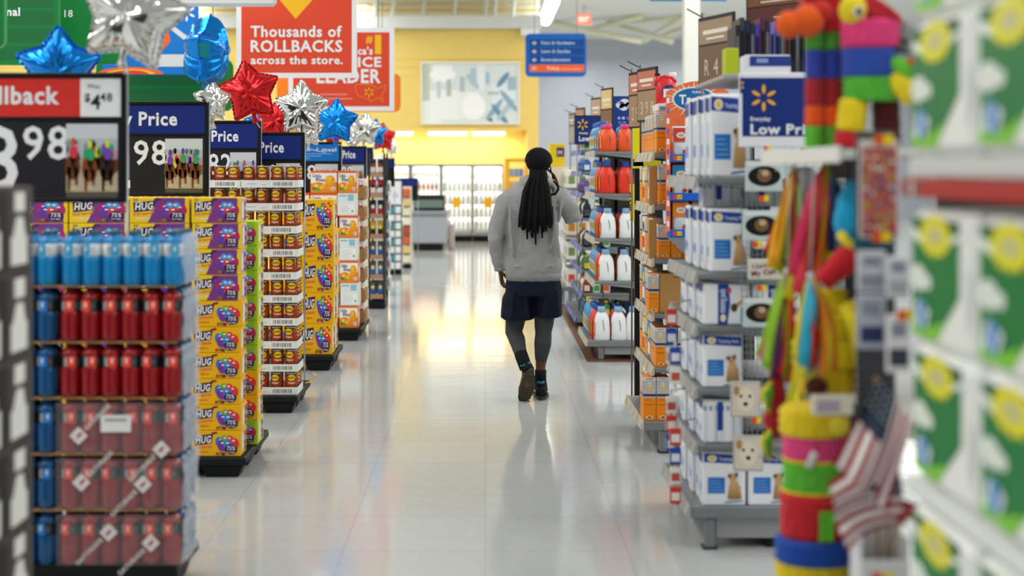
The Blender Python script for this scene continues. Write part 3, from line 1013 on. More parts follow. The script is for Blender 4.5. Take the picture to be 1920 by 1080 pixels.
# dairy fridges
JUG = [(.045, 0), (.055, .01), (.055, .15), (.035, .20), (.02, .22), (.02, .235)]
m = MB(); m.lathe(JUG, 12, M('#f4f4ee', .35), rnd=2); r = m.build('milk_jug')
m = MB(); m.lathe([(.023, .236), (.023, .26), (.02, .262)], 10, M('#d8564a', .4)); m.build('cap', r)
jug = Proto(tag(r, 'milk jug', 'jug'))
m = MB(); m.lathe([(.045, 0), (.05, .01), (.05, .17), (.03, .23), (.02, .25)], 12, M('#efe9dc', .35)); r = m.build('juice_bottle')
m = MB(); m.lathe([(.051, .05), (.051, .14)], 12, M('#d66a4c', .4)); m.build('label_sleeve', r)
jug2 = Proto(tag(r, 'juice bottle', 'bottle'))
doors = [(712, 768), (770, 826), (827, 885), (886, 944)]
FZ = [.26, .55, .84, 1.13, 1.42]
ftop = pz(307, WB)
for i, (a, b) in enumerate(doors):
    x0, x1 = px(a, WB), px(b, WB)
    hw = (x1 - x0) / 2
    wd = ['outermost by the price signs', 'second from the price signs', 'third from the price signs', 'next to the yellow shelf'][i]
    t = thing('dairy_fridge', 'bright glass fronted dairy fridge, ' + wd, 'fridge', ((x0 + x1) / 2, WB - .05, 0), 0, 'glass fronted dairy fridges')
    m = MB()
    m.bbox(-hw, hw, .62, .68, .0, ftop, M('#f3f4ee', .5), .004)
    for s in (-1, 1):
        m.bbox(s * (hw - .015) - .015, s * (hw - .015) + .015, 0, .619, .13, ftop, M('#8a908e', .5), .004)
    m.bbox(-hw + .031, hw - .031, 0, .619, ftop - .06, ftop, M('#9aa09d', .5), .004)
    m.build('cabinet', t)
    m = MB(); m.bbox(-hw, hw, .03, .618, 0, .129, M('#151517', .5), .005); m.build('kickplate', t)
    m = MB(); m.bbox(-hw, hw, -.09, -.002, .13, .235, M('#9c9a97', .4), .02); m.build('bumper', t)
    area('fridge_lamp', (x0 + x1) / 2, WB + .02, ftop - .1, .6, .04, 3.5).rotation_euler = (.55, 0, 0)
    m = MB(); m.bbox(-hw + .05, hw - .05, .58, .61, .24, ftop - .08, M('#fffdf2', .5, emit=2.2), .004); m.build('light_panel', t)
    for k, z in enumerate(FZ):
        m = MB(); m.box(-hw + .032, hw - .032, .06, .57, z - .015, z, M('#cfd2cc', .5)); m.build('shelf', t)
        for q in range(6):
            pr = jug2 if (i < 2 and k >= 3) else jug
            pr.put(((x0 + x1) / 2 - hw + .095 + q * (2 * hw - .19) / 5, WB + .15, z + .001), '%s in the %s dairy fridge, %s shelf up, %s in the row' % ('juice bottle' if pr is jug2 else 'white milk jug', ['outermost', 'second', 'third', 'innermost'][i], ORD[k + 1], ORD[q + 1]), 'milk and juice in the dairy fridges', cat='bottle' if pr is jug2 else 'jug', scale=(.84, .84, 1))
    if i >= 2:
        m = MB(); m.rect(front(0, -.012, 0), -.09, .76, .09, .99, M('#f2b52a', .5), 1); m.oval(front(0, -.012, 0), 0, .875, .11, .11, M('#f2b52a', .5), 2)
        m.build('door_sticker', t)
    m = MB()
    m.box(-hw + .031, hw - .031, -.012, -.004, .24, ftop - .061, film_mat('door_glass', '#eef4f2', .06, .05))
    m.build('glass_door', t)
# dark trays standing before two fridges
# yellow end shelf beside the fridges
x0, x1 = px(947, 30.5), px(990, 30.5)
t = thing('end_shelf', 'yellow framed end shelf with blue packs beside the dairy fridges', 'shelf', ((x0 + x1) / 2, 30.5, 0))
hw = (x1 - x0) / 2
YS = M('#e2a92c', .5)
m = MB()
m.bbox(-hw, -hw + .10, 0, .5, 0, 1.86, YS, .005); m.bbox(hw - .05, hw, 0, .5, 0, 1.86, YS, .005); m.bbox(-hw + .101, hw - .051, 0, .5, 1.78, 1.86, YS, .005)
m.build('frame', t)
for k in range(5):
    z = .35 + k * .28
    m = MB(); m.box(-hw + .101, hw - .051, .01, .49, z - .02, z, YS); m.build('shelf', t)
    for q in range(3):
        m = MB(); m.bbox(-.045, .045, -.08, .08, 0, .17, M(['#7d8fb0', '#5f7fc0', '#a9b4c4', '#c9a78a', '#8fa0c8'][(k + q) % 5], .5), .01)
        tag(m.build('small_carton', None, (x0 + .15 + q * .10, 30.62, z + .001)), 'small bluish pack on the yellow end shelf, %s shelf up, %s from the fridges' % (ORD[k + 1], ORD[q + 1]), 'pack', 'packs on the yellow end shelf')
# ---------------------------------------------------------------- price signs over the pallets
NAVY, SKY, ORANGE, REDS = M('#12297a', .5), M('#1477cf', .45), M('#f4661c', .5), M('#e04a2b', .5)
SIGNW = M('#eef0f3', .5)


def horse_photo(p, T, w, h, seed, lay=2):
    """a printed race photograph: pale sky, a crowd, horses with jockeys coming on over sand"""
    rnd = random.Random(seed)
    R = lambda c: M(c, .4)
    p.rect(T, 0, 0, w, h, R('#c2b49a'), lay)
    p.rect(T, 0, h * .55, w, h, R('#b7c0c6'), lay + 1)
    p.rect(T, 0, h * .80, w, h, R('#cfd6da'), lay + 1.4)
    for k in range(16):
        p.oval(T, w * rnd.uniform(.04, .96), h * rnd.uniform(.55, .78), w * .045, h * .06, R(rnd.choice(['#8b97a0', '#a9777c', '#7d8b6e', '#c3b7b4', '#5f6f86'])), lay + 2, 8)
    p.rect(T, 0, 0, w, h * .08, R('#5d554a'), lay + 1.2)
    for k in range(14):                                       # the field behind
        u, v = w * rnd.uniform(.05, .95), h * rnd.uniform(.46, .62)
        p.oval(T, u, v - h * .08, w * .07, h * .11, R(rnd.choice(['#6b3a1c', '#4a3020', '#84561f', '#8a6a4a'])), lay + 2.6, 10)
        p.oval(T, u, v + h * .06, w * .05, h * .07, R(rnd.choice(['#7b4ab0', '#e6d83a', '#3aa56a', '#d33c4a', '#f08a3a', '#e9e4e8', '#d88ab0'])), lay + 2.8, 10)
    n = 3
    for k in range(n):
        u = w * (.16 + .68 * k / (n - 1) + rnd.uniform(-.05, .05))
        hc = R(rnd.choice(['#6b3a1c', '#3a2418', '#84461f', '#2d1f1a', '#7a4a26']))
        L = lay + 3 + k * .5
        vb = h * rnd.uniform(.38, .46)
        for s in (-1, 1):
            p.poly(T, [(u + s * w * .075 - w * .022, h * (.13 + .04 * s)), (u + s * w * .075 + w * .022, h * (.13 + .04 * s)), (u + s * w * .065 + w * .04, vb), (u + s * w * .065 - w * .04, vb)], hc, L)
        p.oval(T, u, vb, w * .15, h * .17, hc, L, 14)
        p.oval(T, u + w * .015, vb + h * .14, w * .06, h * .14, hc, L, 12)
        p.oval(T, u + w * .03, vb + h * .02, w * .035, h * .09, R('#2a1a12'), L + .2, 10)
        p.oval(T, u, h * .13, w * .05, h * .02, R('#e0c98f'), L)
        jc = R(rnd.choice(['#7b4ab0', '#e6d83a', '#3aa56a', '#d33c4a', '#f08a3a', '#4668c0', '#e8e4e0']))
        p.oval(T, u + w * .02, vb + h * .20, w * .085, h * .085, jc, L + .3, 12)
        p.oval(T, u + w * .01, vb + h * .34, w * .042, h * .06, R(rnd.choice(['#5f3aa8', '#2f8f6a', '#e0e03a', '#d05a2a', '#343a60'])), L + .4, 10)


def price_sign(x0, x1, z0, z1, d, kind, big, cents, label, seed, pole=True, foot=.001, bg='#202125'):
    t = thing('price_sign', label, 'price sign', ((x0 + x1) / 2, d, z0), 0)
    w, h = x1 - x0, z1 - z0
    a = w / 2
    m = MB()
    for q in ((-a, -a + .022, 0, h), (a - .022, a, 0, h), (-a + .0221, a - .0221, 0, .018), (-a + .0221, a - .0221, h - .018, h)):
        m.bbox(q[0], q[1], 0, .022, q[2], q[3], M('#121317', .4), .003)
    m.box(-a + .0221, a - .0221, .010, .018, .0181, h - .0181, M('#17181b', .5))
    m.build('frame', t)
    hz = h * .66
    m = MB(); T = front(-a + .0222, .0095, hz)
    pw = w - .0444
    m.box(-a + .0222, a - .0222, .0042, .0098, hz - .014, hz - .001, M('#101115', .4))
    if kind == 'rollback':
        m.rect(T, 0, 0, pw - .17, h * .33 - .019, M('#d8342a', .45), 1)
        m.rect(T, pw - .17, 0, pw, h * .33 - .019, SIGNW, 1)
        m.text(T, 'Rollback', .06, .055, .072, SIGNW, 3, fit=.375)
        m.text(T, 'Was:', pw - .142, .118, .020, M('#3a3b40', .5), 3, bold=False)
        m.text(T, '$', pw - .152, .065, .032, M('#2a2b30', .5), 3)
        m.text(T, '4', pw - .128, .032, .062, M('#2a2b30', .5), 3)
        m.text(T, '48', pw - .088, .065, .035, M('#2a2b30', .5), 3)
    elif kind == 'low':
        m.rect(T, 0, 0, pw, h * .33 - .019, NAVY, 1)
        m.text(T, 'Low Price', pw * .77, .05, .078, SIGNW, 3, fit=.41 * w / .68, align='r')
    elif kind == 'meal':
        m.rect(T, 0, 0, pw, h * .33 - .019, SKY, 1)
        m.text(T, '1 item', pw * .08, .095, .036, SIGNW, 3, bold=False, fit=.26 * w / .62)
        m.text(T, '1 meal', pw * .96, .095, .036, SIGNW, 3, fit=.19, align='r')
        m.oval(T, pw * .57, .11, .010, .010, M('#8fb8e8', .4), 3)
        for k in range(3):
            m.rect(T, pw * .1, .068 - k * .022, pw * (.9 - .15 * k), .074 - k * .022, M('#8fbdec', .5), 2)
    else:
        m.rect(T, 0, 0, pw, h * .33 - .019, NAVY, 1)
    m.build('header_panel', t)
    if big:
        m = MB(); T = front(-a + .0222, .0095, .0185)
        ph = hz - .03
        m.rect(T, 0, 0, pw, ph, M(bg, .5), 1)
        cw = pw * .30
        for k in range(3):
            m.rect(T, pw * (.36 + .14 * k), .002, pw * (.36 + .14 * k) + .0015, ph - .002, M('#37383d', .5), 2)
        m.text(T, big, pw * .15, ph * .10, ph * .82, SIGNW, 3, fit=pw * .23)
        m.text(T, cents, pw * .41, ph * .50, ph * .42, SIGNW, 3, fit=pw * .275)
        m.build('price_card', t)
        m = MB(); T = front(a - .0222 - pw * .33, .0095, .0205)
        horse_photo(m, T, pw * .31, ph * .94, seed, 2)
        m.build('photo_card', t)
    m = MB()
    if pole:
        m.tube([(a - .004, .035, -z0 + foot), (a - .004, .035, h + .015)], .006, 8, M('#a9adb0', .35, .7))
        m.tube([(-a + .004, .035, -z0 + foot), (-a + .004, .035, h + .015)], .006, 8, M('#a9adb0', .35, .7))
        m.build('pole', t)
    return t


SIGNS = []


def psign(px0, px1, py0, py1, d, *a, **k):
    SIGNS.append((px(px0, d), px(px1, d), d, pz(py0, d)))
    return price_sign(px(px0, d), px(px1, d), pz(py1, d), pz(py0, d), d, *a, **k)


psign(-96, 236, 136, 380, 5.92, 'rollback', '8', '98', 'black framed red and white sign with a crossed price, over the drinks display', 21)
psign(150, 391, 190, 368, 8.36, 'low', '2', '98', 'black framed blue price sign behind the purple juice cartons, with a race photo', 22)
psign(319, 489, 226, 378, 10.26, 'low', '4', '82', 'black framed blue price sign just behind the top tray of cans', 23)
psign(415, 571, 248, 396, 10.5, 'low', '1', '88', 'black framed blue price sign between the can stack and the light blue sign', 24)
psign(495, 640, 266, 372, 13.9, 'meal', '2', '98', 'light blue sign with a donation message over the orange snack cartons', 25, foot=.121)
psign(606, 687, 274, 366, 14.9, 'low', '3', '98', 'small blue price sign beyond the light blue sign', 26, bg='#8d8676')
psign(660, 700, 276, 330, 19.5, 'blue', None, None, 'small plain blue sign with dark frame behind the blue price signs', 27)
psign(722, 740, 296, 350, 20.5, 'blue', None, None, 'narrow dark blue sign beyond the last foil balloon', 28)
psign(738, 784, 334, 376, 24.5, 'blue', None, None, 'plain blue sign with a black top hanging over the chest freezer', 29)

# ---------------------------------------------------------------- foil balloons
FOIL = {'blue': M('#1787e6', .16, .85, kind='foil'), 'red': M('#d6262c', .18, .8, kind='foil'), 'silver': M('#e6e6e2', .06, 1.0, kind='foil')}


def star_radius(a, R, inner=.60):
    """outline of a five-pointed star with soft tips"""
    seg = 2 * PI / 5
    t = ((a - PI / 2) % seg) / seg
    t = min(t, 1 - t) * 2                       # 0 at a tip, 1 at a notch
    b = PI / 5 * t
    ri = inner
    # straight edge between tip (1, 0) and notch (ri, pi/5)
    x0, y0, x1, y1 = 1.0, 0.0, ri * math.cos(PI / 5), ri * math.sin(PI / 5)
    den = math.cos(b) * (y1 - y0) - math.sin(b) * (x1 - x0)
    r = (x0 * (y1 - y0) - y0 * (x1 - x0)) / den
    return R * min(r, .90 + .05 * math.cos(b * 6))


def balloon(R, col, label, loc, tilt=0.0, yaw=0.0, pitch=0.0, fat=.34, stick=None):
    NA, NR = 100, 15
    vs, fs = [], []
    rnd = random.Random(int(R * 1e4) + len(label))
    for s in (-1, 1):
        base = len(vs)
        vs.append((0, s * fat * R, 0))
        for j in range(1, NR + 1):
            q = j / NR
            for k in range(NA):
                a = PI / 2 + 2 * PI * k / NA
                r = star_radius(a, R) * q
                tipness = star_radius(a, R) / R
                th = fat * R * (max(0.0, 1 - q ** 2.3)) ** .55 * (.80 + .20 * tipness)
                if q > .55:                                  # puckers that run in from the seam
                    w = (q - .55) / .45 * (1 - q) * 4
                    th *= 1 + .16 * w * math.sin(k * 2 * PI / NA * 25 + s) + .10 * w * math.sin(k * 2 * PI / NA * 40 + 1.7)
                vs.append((r * math.cos(a), s * th, r * math.sin(a)))
        for k in range(NA):
            f = (base, base + 1 + (k + 1) % NA, base + 1 + k)
            fs.append(f if s < 0 else f[::-1])
        for j in range(NR - 1):
            for k in range(NA):
                f = (base + 1 + j * NA + k, base + 1 + j * NA + (k + 1) % NA, base + 1 + (j + 1) * NA + (k + 1) % NA, base + 1 + (j + 1) * NA + k)
                fs.append(f if s < 0 else f[::-1])
    m = MB(); m.add(vs, fs, FOIL[col], True)
    o = m.build('foil_balloon', None, loc)
    o.rotation_euler = (pitch, tilt, yaw)
    tag(o, label, 'balloon', 'foil star balloons')
    m = MB()                                                 # the flat welded seam
    vs, fs = [], []
    for k in range(NA):
        a = PI / 2 + 2 * PI * k / NA
        r = star_radius(a, R)
        e = .012 + .004 * (k % 2)
        vs += [(r * .985 * math.cos(a), 0, r * .985 * math.sin(a)), ((r + e) * math.cos(a), .003 * (-1) ** k, (r + e) * math.sin(a))]
    fs = [(2 * k, 2 * k + 1, (2 * k + 3) % (2 * NA), (2 * k + 2) % (2 * NA)) for k in range(NA)]
    m.add(vs, fs, FOIL[col]); m.build('seam', o)
    m = MB()                                                 # filling neck, gathered on the stick
    zb = -R * .47
    m.tube([(0, 0, zb), (.004, 0, zb - .03), (0, 0, zb - .07), (.006, 0, zb - .11)], [(.05, .018), (.022, .012), (.012, .009), (.026, .008)], 10, FOIL[col], up=(0, 1, 0)); m.build('neck', o)
    if stick is not None:                                                # the stick runs down to the sign it is taped to
        sx0, sx1, sy, sz = SIGNS[stick]
        from mathutils import Euler
        rm = Euler(o.rotation_euler).to_matrix()
        base = rm @ Vector((0, .006, zb - .09)) + Vector(loc)
        tx = min(max(base.x, sx0 + .01), sx1 - .01)
        foot = Vector((tx, sy + .0268, min(sz - .01, base.z - .02)))
        tip = foot - Vector((0, 0, .16))
        inv = rm.transposed()
        m = MB(); m.tube([inv @ (p - Vector(loc)) for p in (base, foot, tip)], .0035, 6, M('#d9dadb', .4)); m.build('stick', o)
    return o


def bl(cx, cy, rpx, d, col, label, **k):
    return balloon(rpx * d / FPX, col, label, (px(cx, d), d, pz(cy, d)), **k)


bl(111, 128, 80, 6.5, 'blue', 'blue foil star balloon peeking over the red price sign', fat=.42, pitch=.25, yaw=.2, stick=0)
bl(247, 26, 112, 5.70, 'silver', 'big silver foil star balloon hanging over the red price sign', tilt=.25, fat=.40, pitch=.15, stick=0)
bl(388, 98, 74, 8.0, 'blue', 'blue foil balloon turned edge on above the second price sign', yaw=1.50, fat=.56, pitch=.1, stick=1)
bl(398, 190, 40, 8.9, 'silver', 'small silver foil balloon half hidden under the edge-on blue one', yaw=.7, fat=.44, stick=1)
bl(468, 172, 60, 9.2, 'red', 'big red foil star balloon leaning over the can stack sign', tilt=-.17, fat=.36, pitch=.1, stick=2)
bl(518, 226, 44, 11.6, 'red', 'smaller red foil star balloon behind the big red one', tilt=.2, fat=.38, stick=3)
bl(484, 234, 30, 12.4, 'blue', 'blue foil balloon mostly hidden behind the big red star', yaw=.6, fat=.4, stick=3)
bl(566, 203, 53, 10.9, 'silver', 'silver foil star balloon facing the aisle entrance over the can stack', fat=.33, stick=3)
bl(578, 244, 33, 12.5, 'silver', 'silver foil balloon behind the clear silver star', yaw=.6, fat=.42, stick=4)
bl(630, 228, 44, 13.3, 'blue', 'blue foil star balloon over the light blue sign', tilt=.05, fat=.37, stick=4)
bl(594, 246, 22, 15.2, 'blue', 'small blue foil balloon tucked behind the blue star', yaw=.8, fat=.42, stick=5)
bl(684, 243, 33, 16.0, 'silver', 'silver foil star balloon next to the last blue and red ones', yaw=.25, tilt=.1, fat=.42, stick=5)
bl(662, 262, 20, 16.6, 'silver', 'small crumpled silver foil balloon under the silver star', yaw=.9, tilt=.6, fat=.44, stick=5)
bl(624, 263, 16, 15.6, 'red', 'small red foil balloon under the blue star', yaw=.5, fat=.4, stick=4)
bl(705, 249, 27, 17.2, 'blue', 'blue foil star balloon squeezed between silver and red ones', yaw=.7, fat=.35, stick=6)
bl(718, 258, 28, 19.2, 'red', 'red foil star balloon, the last red one along the row', yaw=.4, fat=.4, stick=7)
bl(734, 274, 18, 20.3, 'silver', 'little silver foil balloon at the very end of the row', yaw=.7, fat=.42, stick=7)

# ---------------------------------------------------------------- hanging boards
def board(x0, x1, y0, y1, d, border, face, label, draw, name='hanging_sign', r=.0, bw=.03, hang=True, txt=True):
    X0, X1, Z0, Z1 = px(x0, d), px(x1, d), pz(y1, d), pz(y0, d)
    w, h = X1 - X0, Z1 - Z0
    t = thing(name, label, 'sign', ((X0 + X1) / 2, d, Z0))
    def outline(x0, x1, z0, z1, r):
        if r <= 0:
            return [(x0, z0), (x1, z0), (x1, z1), (x0, z1)]
        pts = []
        for cx, cz, a0 in ((x1 - r, z0 + r, -PI / 2), (x1 - r, z1 - r, 0), (x0 + r, z1 - r, PI / 2), (x0 + r, z0 + r, PI)):
            pts += [(cx + r * math.cos(a0 + k * PI / 10), cz + r * math.sin(a0 + k * PI / 10)) for k in range(6)]
        return pts
    m = MB()
    o = outline(-w / 2, w / 2, 0, h, r)
    n = len(o)
    vs = [(x, 0, z) for x, z in o] + [(x, .03, z) for x, z in o]
    m.add(vs, [tuple(range(n)), tuple(reversed(range(n, 2 * n)))] + [(k + n, (k + 1) % n + n, (k + 1) % n, k) for k in range(n)], border)
    m.build('board', t)
    m = MB(); T = front(-w / 2, 0, 0)
    if face:
        m.poly(T, [(x + w / 2, z) for x, z in outline(-w / 2 + bw, w / 2 - bw, bw, h - bw, max(0, r - bw))], face, 2)
    draw(m, T, w, h)
    m.build('printed_face', t)
    if hang:
        m = MB()
        for s in (-.35, .35):
            m.tube([(s * w, .015, h), (s * w, .015, 5.99 - Z0)], .006, 6, STEEL)
        m.build('hanger', t)
    return t


SY = M('#f7bd22', .45)
LAYW = 5


def d_roll(m, T, w, h):
    k = w / 225.0
    U = lambda x: (x - 443) * k
    V = lambda y: (146 - y) * k
    m.poly(T, [(U(512), V(-14)), (U(554), V(36)), (U(598), V(-14))], SY, LAYW)
    m.text(T, 'Thousands of', U(470), V(69), 20 * k, SIGNW, LAYW, fit=170 * k)
    m.text(T, 'ROLLBACKS', U(470), V(97), 21 * k, SIGNW, LAYW, fit=171 * k)
    m.text(T, 'across the store.', U(470), V(120), 15 * k, SIGNW, LAYW, fit=172 * k)


board(443, 669, -30, 146, 14.0, SIGNW, M('#e24c30', .5), 'hanging red sign with white border announcing store wide price cuts', d_roll, bw=.05, r=.012)


def d_one(m, T, w, h):
    k = w / 198.0
    U = lambda x: (x - 541) * k
    V = lambda y: (208 - y) * k
    m.text(T, '#', U(686), V(80), 14 * k, SY, LAYW)
    m.text(T, '1', U(703), V(101), 36 * k, SY, LAYW, fit=12 * k)
    m.text(T, "America's", U(620), V(102), 14 * k, SIGNW, LAYW, fit=79 * k)
    m.text(T, 'PRICE', U(636), V(125), 18 * k, SIGNW, LAYW, fit=79 * k)
    m.text(T, 'LEADER', U(594), V(155), 25 * k, SIGNW, LAYW, fit=120 * k)
    usa = [(0, 30), (3, 33), (30, 32), (42, 25), (48, 27), (56, 32), (58, 26), (52, 18), (50, 10), (53, 0), (49, 2), (46, 8), (38, 6), (30, 0), (26, 5), (16, 8), (6, 12), (1, 20)]
    ring = [(U(666) + a * k, V(191) + b * k) for a, b in usa]
    for i in range(len(ring)):
        (a, b), (c, e) = ring[i], ring[(i + 1) % len(ring)]
        L = math.hypot(c - a, e - b)
        nx, ny = -(e - b) / L * .55 * k, (c - a) / L * .55 * k
        m.poly(T, [(a - nx, b - ny), (c - nx, e - ny), (c + nx, e + ny), (a + nx, b + ny)], M('#f29a2c', .5), LAYW)
    m.spark(T, U(692), V(173), 10 * k, SY, LAYW + 1)
    for q in range(2):
        m.rect(T, U(600), V(178 + 8 * q), U(652 + 8 * q), V(176 + 8 * q), M('#f2a08c', .5), LAYW)


board(541, 739, 52, 208, 17.0, SIGNW, M('#e0492e', .5), 'hanging red sign with white border and an outline map, behind the bigger red one', d_one, bw=.055, r=.012)


def d_orange(m, T, w, h):
    m.spark(T, w * .16, h * .28, .16, M('#f9a825', .5), 3)


board(519, 751, 138, 210, 19.0, M('#f58220', .5), None, 'plain orange board with rounded corners behind the two red signs', d_orange, r=.08)


def d_dir(m, T, w, h):
    rows = ['Paint & Hardware', 'Lawn & Garden', 'Entertainment', 'Pickup']
    for i, s in enumerate(rows):
        z = h * (.70 - i * .195)
        m.rect(T, w * .07, z, w * .97, z + h * .165, M('#12468f' if i < 3 else '#f4662a', .5), 3)
        m.rect(T, w * .11, z + h * .065, w * .17, z + h * .095, SIGNW, 5); m.poly(T, [(w * .14, z + h * .03), (w * .19, z + h * .08), (w * .14, z + h * .13)], SIGNW, 5)
        m.text(T, s, w * (.26 if i < 3 else .36), z + h * .05, h * .075, M('#b9cde8' if i < 3 else '#fbd2bd', .5), 5, fit=w * (.55, .48, .48, .20)[i])
    m.rect(T, w * .58, h * .165, w * .92, h * .19, M('#f8a987', .5), 5)


board(985, 1099, 63, 144, 24.0, M('#1d64bd', .5), None, 'blue directory sign with arrows hanging before the yellow wall', d_dir, r=.08)

# green aisle markers and the promotional banner behind the balloons
GRN, GRN2, GRN3 = M('#157a3a', .5), M('#1d6a3a', .5), M('#2f9a50', .5)


def d_green(txt, tu, tv, th, rows):
    def f(m, T, w, h):
        for k in range(rows):
            m.rect(T, w * .05, h * (.05 + .9 * k / rows), w * .95, h * (.05 + .9 * (k + .82) / rows), GRN2, 3)
        if txt:
            m.text(T, txt, w * tu, h * tv, th, SIGNW, 5)
    return f


board(-120, 11, -40, 90, 9.5, M('#3f9a58', .5), GRN, 'green aisle marker with a pale rim at the picture edge', d_green(None, 0, 0, 0, 2), r=.05, bw=.012)
board(-90, 112, -60, 122, 12.0, M('#2f8a4a', .5), GRN, 'big green aisle marker with dark green rows beside the silver balloon', d_green('Seasonal', .235, .51, .068, 5), r=.05, bw=.012)
board(113, 226, -60, 120, 12.6, M('#1c7a3c', .5), GRN, 'green aisle number marker reading eighteen behind the silver balloon', d_green('18', .07, .49, .062, 0), r=.05, bw=.012)
board(180, 437, 112, 208, 15.5, M('#167a3c', .5), GRN, 'lower green marker behind the edge-on blue balloon', d_green(None, 0, 0, 0, 2), r=.08, bw=.012)


def d_promo(m, T, w, h):
    k = w / 180.0
    U = lambda x: (x - 192) * k
    V = lambda y: (140 - y) * k
    def clip(pts):
        return [(min(max(a, .01), w - .01), min(max(b, .01), h - .01)) for a, b in pts]
    m.rect(T, U(300), V(101), U(371), V(11), SKY, 3)
    m.spark(T, U(350), V(23), 17 * k, SIGNW, 6)
    m.poly(T, clip([(U(255), V(102)), (U(296), V(102))] + [(U(255) + 66 * k * math.cos(q), V(88) + 66 * k * math.sin(q)) for q in [a * PI / 20 for a in range(1, 10)]] + [(U(255), V(20))]), M('#f26522', .5), 4)
    m.rect(T, U(283), V(125), U(353), V(102), M('#d5dade', .5), 4)
    m.rect(T, U(194), V(139), U(352), V(126), SKY, 4)
    for ru, cc, L in ((62, '#f26522', 5), (46, '#f7bd22', 6), (34, '#e2402c', 7)):
        m.poly(T, [(U(245) + ru * k * math.cos(a * PI / 12), V(139) + ru * .21 * k * math.sin(a * PI / 12)) for a in range(13)], M(cc, .5), L)
    m.text(T, 'pickup', U(297), V(92), 7 * k, SIGNW, 7, rot=PI / 2)
    m.add([T(U(316), V(52), .006), T(U(322), V(46), .006), T(U(352), V(68), .006), T(U(346), V(76), .006)], [(0, 3, 2, 1)], M('#d5dade', .5))


board(192, 372, 9, 140, 15.0, M('#1a70c8', .5), None, 'blue and orange promotional banner behind the silver balloon', d_promo, name='promotional_banner')
t = thing('ceiling_rail', 'long pale grey rail hanging above the green and red signs', 'rail', (px(320, 13.2), 13.2, pz(12, 13.2)))
m = MB(); m.bbox(px(125, 13.2) - px(320, 13.2), px(518, 13.2) - px(320, 13.2), 0, .06, 0, .16, M('#d9dcde', .5), .03); m.build('rail_bar', t)
m = MB()
for s in (-.7, .8):
    m.tube([(s, .03, .16), (s, .03, 5.99 - pz(12, 13.2))], .006, 6, STEEL)
m.build('hanger', t)
board(1219, 1362, -60, 2, 21.0, M('#2a78a8', .5), None, 'teal blue sign mostly above the picture by the white column', lambda m, T, w, h: None)
board(1040, 1080, -30, -8, 22, SIGNW, None, 'white sign', lambda m, T, w, h: None) if False else None
# ---------------------------------------------------------------- right of the aisle: shelf ends
SHG, SHL = M('#7f8588', .4, .25), M('#9fa4a6', .4, .2)
RAILW = M('#c9ccca', .5)
TAGY, TAGR = M('#f2d21f', .5), M('#e2532c', .5)


def endcap(label, x0, x1, y0, y1, shelves, topz, lip='#b4b4ac', back=True, deep=.06, tags=4, tagc=('#c9c4ba', '#c49a80')):
    """a shelf end open to the aisle: dark back, uprights, cantilever shelves with a rail of price tags, feet"""
    t = thing('shelf_unit', label, 'shelf unit', ((x0 + x1) / 2, (y0 + y1) / 2, 0))
    ox, oy = (x0 + x1) / 2, (y0 + y1) / 2
    X0, X1, Y0, Y1 = x0 - ox, x1 - ox, y0 - oy, y1 - oy
    m = MB(); m.box(X1 - .03, X1, Y0 + .02, Y1 - .02, .10, topz, M('#17181b', .6)); m.build('back_panel', t)
    for yy in (Y0 + .02, Y1 - .02):
        m = MB(); m.bbox(X1 - .07, X1 - .031, yy - .015, yy + .015, 0, topz, M('#1a1b1e', .5), .003); m.build('upright', t)
    for i, z in enumerate(shelves):
        base = i == 0
        a = X0 - (deep if base else 0)
        m = MB()
        m.bbox(a, X1 - .071, Y0, Y1, z - (.05 if base else .026), z, SHG, .004)
        if not base:                                            # side brackets that thin out towards the aisle
            for yy in (Y0 + .001, Y1 - .009):
                m.add([(a + .03, yy, z - .0265), (X1 - .075, yy, z - .0265), (X1 - .075, yy, z - .075), (X1 - .16, yy, z - .07), (a + .03, yy + .008, z - .0265), (X1 - .075, yy + .008, z - .0265), (X1 - .075, yy + .008, z - .075), (X1 - .16, yy + .008, z - .07)],
                      [(0, 3, 2, 1), (4, 5, 6, 7), (0, 1, 5, 4), (1, 2, 6, 5), (2, 3, 7, 6), (3, 0, 4, 7)], SHG)
        m.build('base_shelf' if base else 'shelf', t)
        r = MB()
        r.add([(a - .022, Y0 + .002, z - .048), (a - .002, Y0 + .002, z - .040), (a - .002, Y0 + .002, z + .004), (a - .008, Y0 + .002, z + .008),
               (a - .022, Y1 - .002, z - .048), (a - .002, Y1 - .002, z - .040), (a - .002, Y1 - .002, z + .004), (a - .008, Y1 - .002, z + .008)],
              [(0, 3, 2, 1)[::-1], (4, 5, 6, 7)[::-1], (0, 1, 5, 4)[::-1], (1, 2, 6, 5)[::-1], (2, 3, 7, 6)[::-1], (3, 0, 4, 7)[::-1]], M(lip, .5))
        ro = r.build('price_rail', t)
        n = tags
        g = MB()
        for k in range(n):
            y = Y0 + .03 + (Y1 - Y0 - .1) * k / max(1, n - 1)
            c = M(tagc[k % len(tagc)], .5)
            g.add([(a - .0228, y, z - .042), (a - .0098, y, z + .004), (a - .0098, y + .05, z + .004), (a - .0228, y + .05, z - .042)], [(0, 1, 2, 3)[::-1]], c)
        g.build('tag_print', ro)
    for yy in (Y0 + .05, Y1 - .05):
        m = MB(); m.bbox(X0 + .03, X0 + .075, yy - .03, yy + .03, .0, shelves[0] - .051, SHG, .004)
        m.bbox(X0 + .02, X0 + .085, yy - .035, yy + .035, 0, .012, M('#3a3d40', .5), .003); m.build('foot', t)
    m = MB(); m.bbox(X0 + .08, X1 - .075, Y0 + .04, Y0 + .055, .045, shelves[0] - .051, SHL, .002)
    m.bbox(X0 + .30, X1 - .075, Y0 + .06, Y1 - .06, .0, .12, M('#1c1d1f', .6), .004); m.build('plinth', t)
    return t


